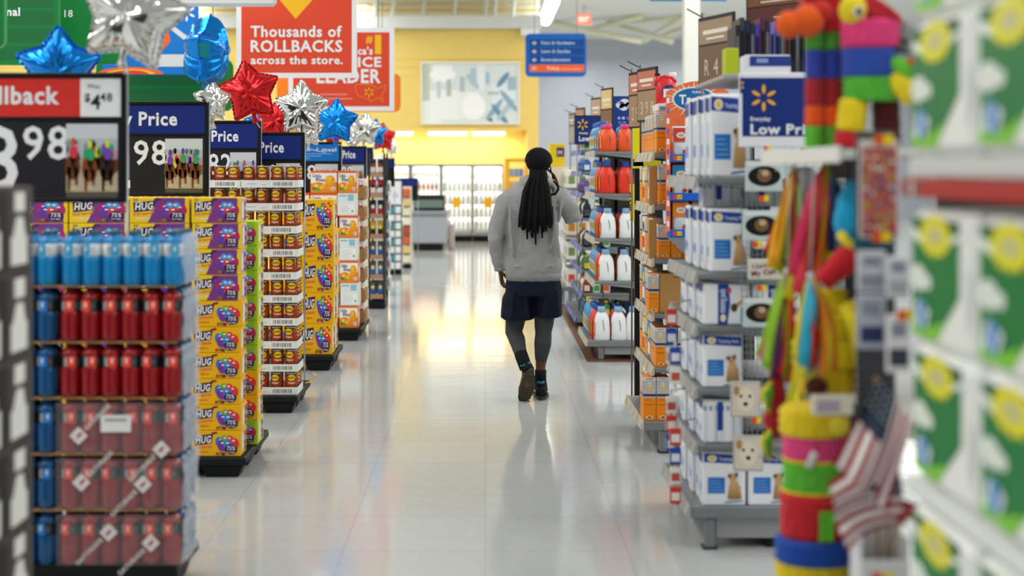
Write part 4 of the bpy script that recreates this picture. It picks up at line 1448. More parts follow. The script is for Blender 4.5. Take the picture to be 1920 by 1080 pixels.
# ---- detergents, a unit further along
DX0, DX1, DY0, DY1 = .94, 1.52, 12.15, 13.25
DZ = [pz(638, 12.2), pz(527, 12.2), pz(447, 12.2), pz(363, 12.2), pz(284, 12.2)]
endcap('grey shelf end stacked with red and white detergent bottles', DX0, DX1, DY0, DY1, DZ, 1.95, tags=4)


def jug_body(m, w, d, h, mat):
    """moulded detergent bottle: broad foot, waist hollow, sloping shoulder"""
    prof = [(.46, 0), (.5, .02), (.5, .34), (.49, .46), (.475, .56), (.45, .65), (.39, .74), (.30, .81), (.23, .86)]
    vs, n = [], 20
    for r, z in prof:
        for k in range(n):
            a = 2 * PI * k / n
            c, s = math.cos(a), math.sin(a)
            q = 1 / ((abs(c) ** 3.4 + abs(s) ** 3.4) ** (1 / 3.4))
            lean = -.05 * max(0, z - .3)
            vs.append((w * (r * c * q + lean), d * r * s * q, h * z))
    fs = [(j * n + k, j * n + (k + 1) % n, (j + 1) * n + (k + 1) % n, (j + 1) * n + k) for j in range(len(prof) - 1) for k in range(n)]
    fs += [tuple(reversed(range(n))), tuple((len(prof) - 1) * n + k for k in range(n))]
    m.add(vs, fs, mat, True)


def deterg(body, capc, lab, w=.138, d=.10, h=.285):
    m = MB(); jug_body(m, w, d, h, M(body, .3))
    r = m.build('detergent_bottle')
    m = MB(); m.lathe([(.034, h * .855), (.036, h * .86), (.035, h), (.031, h * 1.01)], 16, M(capc, .35), cx=-w * .028); m.build('cap', r)
    m = MB()                                                       # the grip slot, on the side turned to the camera
    m.tube([(.012, -d * .5, h * .28), (.010, -d * .503, h * .45), (.0, -d * .47, h * .62)], [.002, .003, .002], 6, M('#4a4f56', .5)); m.build('grip_groove', r)
    m = MB(); T = side_l(-w * .505, .035, h * .12)
    m.rect(T, 0, 0, .07, h * .42, M(lab, .4), 1); m.oval(T, .035, h * .22, .028, h * .13, M('#f0c52a', .4), 2); m.build('label_print', r)
    return Proto(tag(r, 'detergent bottle', 'detergent bottle'))


wht, rdd, blb = deterg('#edf0f2', '#8fb6da', '#e4602a'), deterg('#e8391f', '#2b4fa6', '#f0a01e'), deterg('#1d8fc8', '#2a62c0', '#f3f5f7')
ora = deterg('#f05a22', '#e04a86', '#f7f2ea', h=.25)
ylc = deterg('#2a9ad0', '#e8d22a', '#f2f4f6')
front_c = [(wht, 'white'), (wht, 'white'), (wht, 'white'), (rdd, 'red'), (ora, 'orange')]
hs = [1.0, .95, .90, .95, .92]
shw = ['bottom shelf', 'second shelf up', 'third shelf up', 'fourth shelf up', 'top shelf']
pxs = [(1129, 1160, 1188), (1137, 1171, 1203), (1140, 1175, 1207), (1139, 1174, 1206), (1141, 1173, 1200)]
for j in range(5):
    for i in range(3):
        pr, cn = front_c[j]
        pr.put((px(pxs[j][i], 12.22), 12.22, DZ[j] + .001), '%s detergent bottle in the near row of the %s, %s from the aisle' % (cn, shw[j], ORD[i + 1]), 'detergent bottles in the near row', scale=(.98, 1, hs[j]))
    for k in range(1, 8):
        for i in range(2 if k < 3 else 1):
            pr, cn = ((rdd, 'red') if k in (1, 2) else ((blb, 'blue') if k in (3, 4, 6) else (ylc, 'blue yellow-capped'))) if j < 4 else ((ora, 'orange') if k < 2 else (blb, 'blue'))
            if j == 3 and k < 3:
                pr, cn = rdd, 'red'
            pr.put((max(px(pxs[j][0], 12.22) - .012 - .006 * k, DX0 + (.03 if j == 0 else .088)) + i * .17, 12.22 + k * .128, DZ[j] + .001), '%s detergent bottle on the %s, row %s back, %s from the aisle' % (cn, shw[j], ORD[k + 1], ORD[i + 1]), 'detergent bottles in the rear rows', scale=(.95, 1, hs[j]))
# the red price board with orange wrap, dark things behind the jugs
m = MB(); m.box(1.24, 1.44, 12.55, 12.556, .19, .47, M('#2c6aa8', .5)); p = MB()
T = front(1.24, 12.55, .19)
for u, v, r, c in ((.05, .06, .05, '#d23c34'), (.13, .05, .05, '#e88a3a'), (.10, .16, .07, '#7fb8e0'), (.15, .22, .04, '#e9edf2')):
    p.oval(T, u, v, r, r, M(c, .5), 2)
product('printed_panel', 'panel', m, p).put((0, 0, 0), 'blue printed panel with coloured blobs behind the lowest detergent bottles')

# ---- a unit of small bottles beyond it, blue price rails
BX0, BX1, BY0, BY1 = 1.0, 1.55, 14.6, 16.4
BZ = [pz(592, 14.8), pz(547, 14.8), pz(505, 14.8), pz(462, 14.8), pz(408, 14.8), pz(362, 14.8), pz(322, 14.8), pz(282, 14.8)]
endcap('shelf end with blue price rails and small bottles behind the detergents', BX0, BX1, BY0, BY1, BZ, 1.95, lip='#2a62b8', tags=6, tagc=('#f2d21f', '#e46a3a', '#e9ecef'))
SB = [(.03, 0), (.036, .006), (.036, .085), (.03, .105), (.016, .118), (.014, .124)]
pal = [('#e9efe8', '#3a9a4a', 'white green-capped'), ('#5f4a86', '#a89ac8', 'purple'), ('#23262c', '#4a4f57', 'black'), ('#f0ece4', '#d9622a', 'cream orange-capped'), ('#2f62b0', '#dfe6f2', 'blue'), ('#8a3428', '#e3d7c8', 'brown red'), ('#3a7d4a', '#e8c23a', 'green')]
sbp = []
for bc, cc, nm in pal:
    m = MB(); m.lathe(SB, 14, M(bc, .35), sy=.8); r = m.build('small_bottle')
    m = MB(); m.lathe([(.017, .1245), (.017, .142), (.012, .148)], 10, M(cc, .4)); m.build('cap', r)
    m = MB(); m.rect(front(-.024, -.0295, .02), 0, 0, .048, .05, M(cc, .5), 1); m.oval(side_l(-.0365, 0, .045), 0, 0, .018, .024, M(cc, .5), 1); m.build('label_print', r)
    sbp.append((Proto(tag(r, 'small bottle', 'bottle')), nm))
scheme = [[2, 4, 6], [5, 0, 3], [6, 2, 0], [2, 5, 0], [2, 0, 2], [1, 1, 1], [4, 4, 4], [0, 3, 0]]
for j, z in enumerate(BZ):
    for k in range(5):
        for i in range(3):
            pr, nm = sbp[scheme[j][(i + k) % 3]]
            if k and i:
                continue
            pr.put((BX0 + .045 + i * .10, BY0 + .05 + k * .19, z + .001), '%s small bottle on the blue railed shelves, %s up, %s' % (nm, ORD[j + 1], 'front row, %s from aisle' % ORD[i + 1] if k == 0 else '%s behind the corner' % ORD[k]), 'small bottles on the blue railed shelf end', scale=(1.15, 1.15, [1.2, 1.15, 1.1, 1.15, 1.3, 1.0, 1.0, 1.05][j]))
# and the white packs of the last unit, peeping out before it toward the person
EZ = [.19, .52, .82, 1.12, 1.40]
endcap('last grey shelf end full of pale packs, just behind the person', .99, 1.6, 17.4, 19.2, EZ, 1.9, tags=4)
ep = []
for c1, c2, nm in (('#f0eee4', '#d9534a', 'cream red-marked'), ('#eff2f0', '#7d9a5a', 'white green-marked'), ('#e9dfc4', '#c9862a', 'buff')):
    m = MB(); m.bbox(-.06, .06, 0, .13, 0, .22, M(c1, .5), .006); p = MB(); p.rect(front(-.06, 0, 0), .02, .05, .10, .15, M(c2, .5), 1); p.rect(side_l(-.06, .13, 0), .02, .05, .11, .15, M(c2, .5), 1)
    ep.append((product('food_pack', 'pack', m, p), nm))
for j, z in enumerate(EZ):
    for k in range(4):
        pr, nm = ep[(j + k) % 3]
        pr.put((1.06 + (.005 if k % 2 else 0), 17.45 + k * .22, z + .001), '%s food pack on the last shelf end, %s shelf up, row %s back' % (nm, ORD[j + 1], ORD[k + 1]), 'food packs on the last shelf end')
        if k == 0:
            pr.put((1.19, 17.45, z + .001), '%s food pack on the last shelf end, %s shelf up, second from the aisle' % (nm, ORD[j + 1]), 'food packs on the last shelf end')
m = MB(); m.bbox(-.10, .10, 0, .2, 0, .30, M('#f1cf22', .5), .008); p = MB(); p.rect(front(-.1, 0, 0), .09, .13, .19, .25, M('#5f3a6a', .5), 1); p.text(front(-.1, 0, 0), 'M', .11, .16, .05, M('#e9dfe9', .5), 2)
product('yellow_box', 'box', m, p).put((px(1050, 17.6), 18.25, pz(313, 17.6)), 'yellow box with a purple square on top of the last shelf end beside the head')
m = MB(); m.bbox(-.16, .16, 0, .3, 1.402 - pz(313, 17.6), -.001, M('#e4ddc6', .6, kind='card'), .005)
tag(m.build('plain_carton', None, (px(1050, 17.6) + .08, 18.2, pz(313, 17.6) - .001)), 'plain pale carton under the yellow box with the purple square', 'carton')

# ---- cat litter and baking soda boxes
AX0, AX1, AY0, AY1 = .975, 1.55, 8.17, 9.12
AZ = [pz(788, 8.22), pz(688, 8.22), pz(587, 8.22), pz(485, 8.22), pz(385, 8.22), pz(287, 8.22)]
endcap('grey shelf end of orange litter powder boxes opposite the snack cartons', AX0, AX1, AY0, AY1, AZ, 2.02, lip='#bdb8a8', tags=5, tagc=('#cfc8b4', '#c4a878', '#b9b9b4'))


def litter(w, h, d, nm):
    m = MB(); m.bbox(-w / 2, w / 2, 0, d, 0, h, M('#f28c1c', .42), .002)
    p = MB()
    for T, W in ((front(-w / 2, 0, 0), w), (side_l(-w / 2, d, 0), d)):
        p.rect(T, .001, h * .52, W - .001, h - .002, M('#b9bfc6', .45), 1)
        p.oval(T, W * .52, h * .74, W * .26, h * .12, M('#d6b98c', .45), 2)
        p.oval(T, W * .46, h * .83, W * .16, h * .06, M('#e9d8b4', .45), 3)
        p.oval(T, W * .40, h * .83, W * .03, h * .012, M('#2a2018', .45), 4, 8)
        p.rect(T, .001, h * .56, W - .001, h * .61, M('#3a3152', .45), 4)
        p.rect(T, .001, h * .92, W - .001, h - .002, M('#e9eaea', .45), 2)
        p.rect(T, W * .2, h * .945, W * .8, h * .965, M('#c8672a', .45), 3)
        p.oval(T, W * .5, h * .08, W * .28, h * .035, M('#f6f0e2', .45), 2)
        p.oval(T, W * .5, h * .08, W * .18, h * .022, M('#7a4a1c', .45), 3)
        p.rect(T, W * .12, h * .36, W * .88, h * .38, M('#c86a12', .45), 2); p.rect(T, W * .12, h * .47, W * .7, h * .485, M('#c86a12', .45), 2)
    return product(nm, 'powder box', m, p)


lb = litter(.074, .252, .14, 'powder_box')
lb2 = litter(.060, .228, .14, 'powder_box')
odd = []
for c1, c2, c3, nm in (('#1f86c4', '#e9eef2', '#f2d21f', 'blue'), ('#f3ede2', '#c8303a', '#2a3a6a', 'white and red'), ('#f1c51e', '#d23a2a', '#f4f0e2', 'yellow')):
    m = MB(); m.bbox(-.04, .04, 0, .13, 0, .22, M(c1, .42), .004); p = MB()
    for T, W in ((front(-.04, 0, 0), .08), (side_l(-.04, .13, 0), .13)):
        p.rect(T, W * .1, .03, W * .9, .10, M(c2, .45), 1); p.oval(T, W * .5, .16, W * .35, .035, M(c3, .45), 1)
    odd.append((product('pet_powder_box', 'powder box', m, p), nm))
sh6 = ['bottom shelf', 'second shelf up', 'third shelf up', 'fourth shelf up', 'fifth shelf up', 'top shelf']


def casebox(x0, x1, z, h, d, label):
    m = MB(); m.bbox(x0, x1, 8.20, 8.20 + d, z + .001, z + h, M('#b8894f', .65, kind='card'), .004)
    m.rect(front(x0, 8.2, z), (x1 - x0) * .45, h * .9, (x1 - x0) * .8, h * .92, M('#6a4a26', .6), 1)
    m.rect(front(x0, 8.2, z), (x1 - x0) * .84, .02, (x1 - x0) * .845, h * .95, M('#8f6a3a', .6), 1)
    return tag(m.build('brown_case'), label, 'cardboard case', 'brown cases on the powder shelves')


for j in range(6):
    z = AZ[j] + .001
    GL = 'orange boxes of pet powder'
    if j in (0, 1):
        xs = [(1218, 1243), (1239, 1260, 1281, 1302)][j]
        pr = lb if j == 0 else lb2
        for i, q in enumerate(xs):
            pr.put((px(q, 8.2), 8.20, z), 'orange pet powder box at the front of the %s, %s from the aisle' % (sh6[j], ORD[i + 1]), GL)
        x0 = px(xs[0], 8.2)
    elif j == 2:
        casebox(px(1237, 8.2), px(1292, 8.2), z, .228, .30, 'big brown cardboard case on the third shelf up of the powder shelves')
        x0 = px(1226, 8.2)
        lb2.put((x0, 8.2, z), 'orange pet powder box squeezed beside the big brown case', GL)
    else:
        xs = {3: (1246, 1268, 1290), 4: (1247, 1268), 5: (1240, 1262)}[j]
        for i, q in enumerate(xs):
            lb.put((px(q, 8.2) + .004, 8.20 + (.0 if j != 3 else .012), z), 'orange pet powder box at the front of the %s, %s from the aisle' % (sh6[j], ORD[i + 1]), GL, scale=(.86, 1, .95 if j != 3 else .78))
        x0 = px(xs[0], 8.2) - .068
        if j in (3, 4):
            m = MB(); m.bbox(-.022, .022, 0, .035, 0, .225, M('#b8894f', .65, kind='card'), .003)
            tag(m.build('brown_case', None, (x0, 8.205, z)), 'narrow brown carton standing on the %s of the powder shelves' % sh6[j], 'cardboard case', 'brown cases on the powder shelves')
    for k in range(1, 6):
        if k in (2, 4) and j != 5:
            pr, nm = odd[(j + k) % 3]
            pr.put((max(x0 - .012, AX0 + .05), 8.20 + k * .147, z), '%s pet powder box on the %s, %s back along the aisle' % (nm, sh6[j], ORD[k]), 'pet powder boxes along the aisle')
        else:
            lb2.put((max(x0 - .012, AX0 + .04), 8.20 + k * .147, z), 'orange pet powder box on the %s, %s back along the aisle' % (sh6[j], ORD[k]), 'pet powder boxes along the aisle')
# the yellow and black uprights between the two units
t = thing('display_post', 'black and yellow post between the powder shelves and the detergents', 'post', (1.045, 9.75, 0))
m = MB(); m.bbox(-.02, .02, 0, .05, 0, 1.99, M('#141517', .5), .003); m.build('post', t)
m = MB(); m.bbox(-.035, .04, -.012, -.002, pz(316, 9.7), pz(219, 9.7), M('#e8dc1f', .5), .003)
m.bbox(-.035, .16, -.012, -.002, pz(312, 9.7), pz(298, 9.7), M('#b9b024', .5), .002); m.build('yellow_cover', t)
m = MB(); m.bbox(-.055, -.024, -.012, -.002, pz(415, 9.7), pz(345, 9.7), M('#f2d21f', .5), .003)
m.text(front(-.05, -.013, pz(395, 9.7)), 'PLUS', .012, 0, .02, M('#3a3416', .5), 3, rot=PI / 2, fit=.13); m.build('yellow_strip', t)
# red jug, white bottle and board on top
TZ = pz(196, 8.4)
m = MB(); m.bbox(1.0, 1.14, 8.25, 8.5, AZ[5] + .245, TZ - .001, M('#e4ebf0', .45), .004)
m.rect(front(1.0, 8.25, AZ[5] + .245), .01, .005, .13, .025, M('#3aa0d8', .5), 1)
tag(m.build('flat_carton'), 'flat white and blue carton under the red handled jug', 'carton')
r = thing('red_jug', 'big red detergent jug with a handle and black cap on the powder shelves', 'detergent jug', (px(1249, 8.4), 8.4, TZ))
h = pz(138, 8.4) - TZ
RJ = M('#d8262a', .3)
m = MB(); jug_body(m, .125, .09, h * .98, RJ)
m.tube([(-.035, 0, h * .84), (-.01, 0, h * .90), (.03, 0, h * .88), (.055, 0, h * .70)], [.012, .012, .012, .014], 10, RJ)
m.tube([(-.045, 0, h * .62), (-.052, 0, h * .80), (-.052, 0, h * .93)], [.03, .017, .016], 12, RJ); m.build('body', r)
m = MB(); m.lathe([(.017, h * .93), (.017, h), (.014, h * 1.01)], 12, M('#151618', .4), cx=-.052); m.build('cap', r)
m = MB(); m.oval(front(0, -.047, h * .38), .01, 0, .040, .045, M('#2b3f86', .4), 1); m.rect(front(0, -.047, h * .38), -.022, -.03, .03, .02, M('#eceff2', .4), 2); m.build('label_print', r)
m = MB(); m.lathe([(.03, 0), (.032, .01), (.032, .09), (.022, .11), (.022, .16)], 14, M('#c8262a', .35)); r = m.build('cleaner_bottle', None, (px(1266, 8.35) + .02, 8.62, TZ - .001))
tag(r, 'red bottle with a white cap beside the big red jug', 'bottle')
m = MB(); m.lathe([(.024, .161), (.024, .20), (.02, .205)], 12, M('#eceeee', .4)); m.build('cap', r)
m = MB(); m.bbox(1.18, 1.30, 8.5, 8.8, AZ[5] + .001, TZ - .002, M('#d9d4c8', .5), .004)
tag(m.build('plain_carton'), 'plain pale carton holding up the red bottle with the white cap', 'carton')


def aisle_sign(pc, d, w, z0, z1, label, yaw, top, low, pic, stand):
    """a two-card sign that faces the aisle, so it is seen at a slant"""
    t = thing('aisle_price_sign', label, 'price sign', (px(pc, d), d, z0), yaw)
    h = z1 - z0
    m = MB(); m.bbox(-w / 2, w / 2, 0, .015, 0, h, M('#2a2826', .5), .003); m.build('frame', t)
    m = MB(); T = front(-w / 2, 0, 0)
    m.rect(T, .012, h * .60, w - .012, h - .02, M(top, .5), 1); m.rect(T, w * .15, h * .74, w * .85, h * .80, M('#f0e6d6', .5), 2)
    m.rect(T, w * .25, h * .66, w * .75, h * .69, M('#f0e6d6', .5), 2); m.build('upper_card', t)
    m = MB()
    m.rect(T, .012, .012, w - .012, h * .57, M(low, .5), 1)
    for k, s in enumerate(pic):
        m.text(T, s, w * (.20 + .26 * k), h * .14, h * .24, M('#d3c6b4', .5), 2, fit=w * .13, bold=False)
    m.build('price_card', t)
    m = MB(); m.tube([(-w / 2 + .01, .02, stand - z0 + .001), (-w / 2 + .01, .02, h + .03)], .006, 6, M('#6f6a62', .4, .6)); m.tube([(-w / 2 - .01, .03, h + .01), (-w / 2 - .01, -.06, h + .05)], .004, 6, M('#4a4640', .4, .6)); m.build('pole', t)
    return t


aisle_sign(1212, 8.75, .30, pz(228, 8.75), pz(127, 8.75), 'tan price sign turned to the aisle, the nearer of two by the red jug', -1.28, '#c9785f', '#a88a6a', ('3', '9', '8'), AZ[5])
aisle_sign(1194, 9.35, .30, pz(240, 9.35), pz(134, 9.35), 'tan price sign turned to the aisle, the farther of two by the red jug', -1.30, '#c97a62', '#a5876a', ('2', '9', '8'), .001)
aisle_sign(1137, 13.6, .30, pz(262, 13.6), pz(165, 13.6), 'small buff sign turned to the aisle beside the dark blue price board', -1.28, '#e6c987', '#8a6a4c', ('4', '4', '4'), .001)
aisle_sign(1117, 15.2, .28, pz(268, 15.2), pz(183, 15.2), 'small pinkish sign turned to the aisle, second beyond the dark blue price board', -1.25, '#c9a58c', '#b08a70', ('1', '9', '7'), BZ[7])
aisle_sign(1087, 16.6, .26, pz(270, 16.6), pz(202, 16.6), 'small orange sign turned to the aisle over the small bottles', -1.22, '#c98a68', '#8f7a68', ('5', '9', '7'), .001)
aisle_sign(1072, 18.0, .24, pz(270, 18), pz(212, 18), 'thin grey sign turned to the aisle at the end of the shelves', -1.3, '#9a958c', '#a9a398', ('2', '5', '0'), EZ[4] + .222)
aisle_sign(1341, 7.35, .38, pz(158, 7.35), pz(28, 7.35), 'large dark price sign turned to the aisle before the binders', -1.24, '#a88f74', '#7d6147', ('R', '4', '8'), .001)
aisle_sign(1455, 7.2, .40, pz(66, 7.2), pz(-30, 7.2), 'brown and gold sign over the binders, cut by the picture edge', -.9, '#8a5a3a', '#6f3c36', ('A', 'T', 'E'), .001)

# dark blue low price board, and the big blue pack card behind it
t = thing('price_board', 'dark blue price board with a yellow spark over the small bottles', 'price sign', (px(1107, 14.55), 14.55, pz(271, 14.55)))
w, h = px(1137, 14.55) - px(1077, 14.55), pz(216, 14.55) - pz(271, 14.55)
m = MB(); m.bbox(-w / 2, w / 2, 0, .02, 0, h, M('#101a3c', .5), .004); m.build('board', t)
m = MB(); T = front(-w / 2, 0, 0)
m.rect(T, .004, .006, w - .004, h - .012, M('#17306f', .5), 1)
m.spark(T, w * .26, h * .68, .058, SY, 3); m.text(T, 'Everyday', w * .15, h * .36, .020, SIGNW, 3, fit=.09); m.text(T, 'Low Price', w * .14, h * .12, .05, SIGNW, 3, fit=.26); m.build('printed_face', t)
m = MB()
for s in (-.35, .35):
    m.tube([(s * w, .03, -.09), (s * w, .03, h * .8)], .006, 6, STEEL)
m.build('pole', t)
t = thing('pack_card', 'dark blue card with a white cloud of print above the orange bottles', 'display card', (px(1171, 12.8), 12.9, pz(236, 12.9)))
m = MB(); m.bbox(-.09, .09, 0, .01, -.13, .27, M('#1f3d84', .5), .003); m.build('card', t)
m = MB(); T = front(-.09, 0, 0)
for u, v, r in ((.06, .19, .04), (.10, .21, .045), (.14, .19, .035), (.09, .17, .04)):
    m.oval(T, u, v, r, r * .8, M('#dfe5ef', .5), 2)
for k in range(3):
    m.oval(T, .05 + .04 * k, .07, .014, .014, M(['#8fb0dc', '#b9c8e0', '#9a6ac0'][k], .5), 2)
m.text(T, 'oxi', .03, .20, .025, M('#6a8ac8', .5), 3); m.build('print', t)

# ---- hanging treat display clipped to the near side of the powder shelves
TD = 8.02
x0, x1 = px(1253, TD), px(1372, TD)
zb, zt = pz(444, TD), pz(150, TD)
t = thing('treat_display', 'orange cardboard treat display with a rounded top and blue ledges', 'display', ((x0 + x1) / 2, TD, 0))
w = x1 - x0
OC = M('#f47a4a', .5)
m = MB()
arc = [(-w / 2, pz(170, TD))] + [(-w / 2 + w * k / 12, pz(170, TD) + (zt - pz(170, TD)) * math.sin(PI * k / 12)) for k in range(1, 12)] + [(w / 2, pz(170, TD))]
o = [(-w / 2, zb), (w / 2, zb)] + list(reversed(arc))
n = len(o)
m.add([(a, .10, b) for a, b in o] + [(a, .112, b) for a, b in o], [tuple(range(n)), tuple(reversed(range(n, 2 * n)))] + [(k + n, (k + 1) % n + n, (k + 1) % n, k) for k in range(n)], OC)
m.build('backboard', t)
for s in (-1, 1):
    m = MB(); m.bbox(s * w / 2 - (.004 if s > 0 else 0), s * w / 2 + (.004 if s < 0 else 0), -.06, .099, zb, pz(262, TD), OC, .001)
    if s < 0:
        for k in range(14):
            m.rect(side_l(-w / 2, .10, zb), .04, k * .058, .15, k * .058 + .03, M('#e9ecf4' if k % 2 else '#4a56b0', .5), 1)
    m.build('side_panel', t)
m = MB(); T = front(0, .0995, pz(184, TD))
uo = px(1306, TD) - (x0 + x1) / 2
for k in range(28):
    a = 2 * PI * k / 28
    L = 1.0 + .28 * (k % 2)
    m.poly(T, [(uo + .115 * math.cos(a - .06), .062 * math.sin(a - .06)), (uo + .115 * math.cos(a + .06), .062 * math.sin(a + .06)), (uo + .145 * L * math.cos(a), .085 * L * math.sin(a))][::1], M('#fbe3bd', .5), 1)
m.oval(T, uo, 0, .125, .070, M('#f4f1ea', .5), 2, 26); m.oval(T, uo, 0, .115, .062, M('#1f6fb8', .5), 3, 26)
m.text(T, 'PURINA', uo - .01, .032, .014, SIGNW, 5, fit=.07); m.text(T, 'Treats', uo - .085, -.028, .052, M('#fbf6e6', .5), 5, fit=.18)
m.build('header_print', t)
LZ = [pz(y, TD) for y in (300, 372, 440)]
cols3 = [('#cf4a3a', 'red topped'), ('#2a8fc8', 'blue topped'), ('#ef8a2a', 'orange topped')]
for j, z in enumerate(LZ):
    m = MB(); m.box(-w / 2 + .0045, w / 2 - .0045, -.05, .099, z - .006, z, M('#2a62c8', .5)); m.bbox(-w / 2 - .002, w / 2 + .002, -.072, -.061, z - .012, z + .032, M('#2a66d0', .5), .002)
    q = MB(); T = front(-w / 2, -.072, z)
    m.build('ledge', t)
    for uu in (.018, .20):
        q.rect(T, uu, -.002, uu + .022, .022, TAGR, 1); q.rect(T, uu + .022, -.002, uu + .05, .022, TAGY, 1); q.text(T, '1.6', uu + .026, .005, .010, M('#6a5a10', .5), 2, fit=.02)
    q.build('price_tag', t)
    for i in range(3):
        m = MB(); m.tube([(0, 0, 0), (0, 0, .02), (0, 0, .1), (0, 0, .19), (0, 0, .205)], [(.048, .03), (.052, .038), (.05, .03), (.05, .008), (.05, .003)], 12, M('#e6e9ec', .35), up=(0, 1, 0))
        p = MB(); T = front(-.046, -.013, 0)
        p.poly(front(-.05, -.032, .11), [(0, 0), (.1, 0), (.1, .085), (0, .085)], M(cols3[j][0], .4), 1)
        p.oval(front(0, -.034, .15), 0, 0, .028, .018, M('#f1ece2', .4), 1); p.oval(front(0, -.034, .15), 0, 0, .018, .010, M('#d8a88a', .4), 2)
        p.oval(front(0, -.040, .05), .025, 0, .014, .014, M('#b5382c', .4), 1); p.oval(front(0, -.040, .05), -.015, .005, .025, .03, M('#cfd6dc', .4), 1)
        product('treat_bag', 'treat bag', m, p).put(((x0 + x1) / 2 - w / 2 + .065 + i * .112, TD - .018, z + .001), '%s white treat bag on the orange treat display, %s ledge, %s from the aisle' % (cols3[j][1], ['lowest', 'middle', 'upper'][2 - j], ORD[i + 1]), 'bags on the orange treat display', scale=(.9, .8, .92))
m = MB(); m.add([(-w / 2, .10, zb - .002), (w / 2, .10, zb - .002), (w / 2, -.06, zb - .002), (-w / 2, -.06, zb - .002), (-w / 2 + .1, .10, zb - .10), (w / 2, .10, zb - .10)], [(0, 1, 2, 3), (3, 2, 5, 4), (0, 3, 4), (1, 5, 2), (0, 4, 5, 1)], M('#a9b0b8', .5)); m.build('bracket', t)
# ---------------------------------------------------------------- puppy pads and pet frames
PX0, PX1, PY0, PY1 = .915, 1.62, 6.10, 7.02
PZ = [pz(y, 6.12) for y in (948, 832, 728, 611, 512, 334)]
endcap('grey shelf end of white puppy pad packs across from the juice cartons', PX0, PX1, PY0, PY1, PZ, 2.03, lip='#a3a5a3', tags=4, deep=.03, tagc=('#b9b7b2', '#adadaa'))
m = MB(); m.bbox(PX0 + .12, PX1, PY0 + .06, PY1, 2.031, 2.05, SHL, .004)
tag(m.build('top_board'), 'flat grey board on top of the puppy pad shelf, under the binders', 'board')
PBL, PSQ = M('#26479c', .45), M('#2a78cc', .45)


def padpack(w, h, d, nm, lying=False, soft=True, edge=False):
    m = MB()
    m.bbox(-w / 2, w / 2, 0, d, 0, h, M('#eef1f5', .38), .010 if soft else .004)
    p = MB()
    T = front(-w / 2, 0, 0)
    DOG, DOG2 = M('#c9a06c', .5), M('#5a3a28', .5)
    if edge:
        for k in range(7):
            p.rect(T, w * (.02 + k * .14), .006, w * (.10 + k * .14), h * .92, M(['#dfe5ec', '#f4f6f8', '#c9d2dd'][k % 3], .45), 1)
            p.rect(T, w * (.02 + k * .14), h * .75, w * (.10 + k * .14), h * .86, PBL if k in (3, 5) else M('#8fa3c6', .5), 2)
        p.rect(T, w * .36, h * .3, w * .5, h * .95, PBL, 3)
    elif lying:
        p.poly(T, [(w * .32, .005), (w * .52, .005), (w * .58, h * .5), (w * .55, h - .005), (w * .32, h - .005)], PBL, 1)
        p.text(T, 'training pads', w * .47, h * .30, h * .13, M('#dbe4f4', .45), 2, fit=h * .55, rot=PI / 2)
        p.oval(T, w * .43, h * .18, w * .06, h * .09, M('#f0e7c8', .45), 2)
        p.oval(T, w * .56, h * .82, w * .045, h * .07, M('#d84a54', .45), 2)
        p.poly(T, [(w * .62, h * .45), (w * .95, h * .72), (w * .95, h * .64), (w * .66, h * .36)], DOG, 2)
        p.oval(T, w * .66, h * .42, w * .07, h * .10, DOG2, 3)
        p.rect(T, w * .80, h * .08, w * .97, h * .42, PSQ, 2)
    else:
        p.poly(T, [(.006, h * .80), (w - .006, h * .76), (w - .006, h * .93), (.006, h * .97)], PBL, 1)
        p.oval(T, w * .22, h * .87, w * .11, h * .065, M('#f1e8c6', .45), 2)
        p.oval(T, w * .22, h * .87, w * .07, h * .042, M('#e2c77e', .45), 3)
        p.text(T, 'Training Pads', w * .38, h * .83, h * .055, M('#cfdaf0', .45), 2, fit=w * .50)
        p.rect(T, w * .12, h * .22, w * .52, h * .52, PSQ, 1)
        for k in range(4):
            p.rect(T, w * .16, h * (.27 + k * .06), w * (.48 - .03 * k), h * (.285 + k * .06), M('#7fb0e4', .45), 2)
        p.tube([T(w * .74, h * .12, .001), T(w * .74, h * .34, .004), T(w * .72, h * .46, .004)], [.028 * w / .17, .022 * w / .17, .012], 8, DOG, flat=.15)
        p.oval(T, w * .70, h * .53, w * .09, h * .07, DOG, 9)
        p.oval(T, w * .62, h * .55, w * .04, h * .035, DOG2, 10); p.oval(T, w * .78, h * .57, w * .03, h * .05, DOG2, 10)
        p.poly(T, [(w * .5, h * .04), (w * .95, h * .07), (w * .95, h * .09), (w * .55, h * .07)], M('#2f5fae', .45), 1)
    S = side_l(-w / 2, d, 0)
    pf, p = p, MB()
    p.rect(S, .008, h * .78, d - .008, h * .95, PBL, 1)
    p.rect(S, d * .2, h * .12, d * .8, h * .66, M('#d3dae8', .5), 1)
    p.rect(S, d * .35, h * .25, d * .65, h * .40, PSQ, 2)
    pr = product(nm, 'pet pad pack', m, pf, pname='front_print')
    p.build('side_print', pr.root)
    return pr


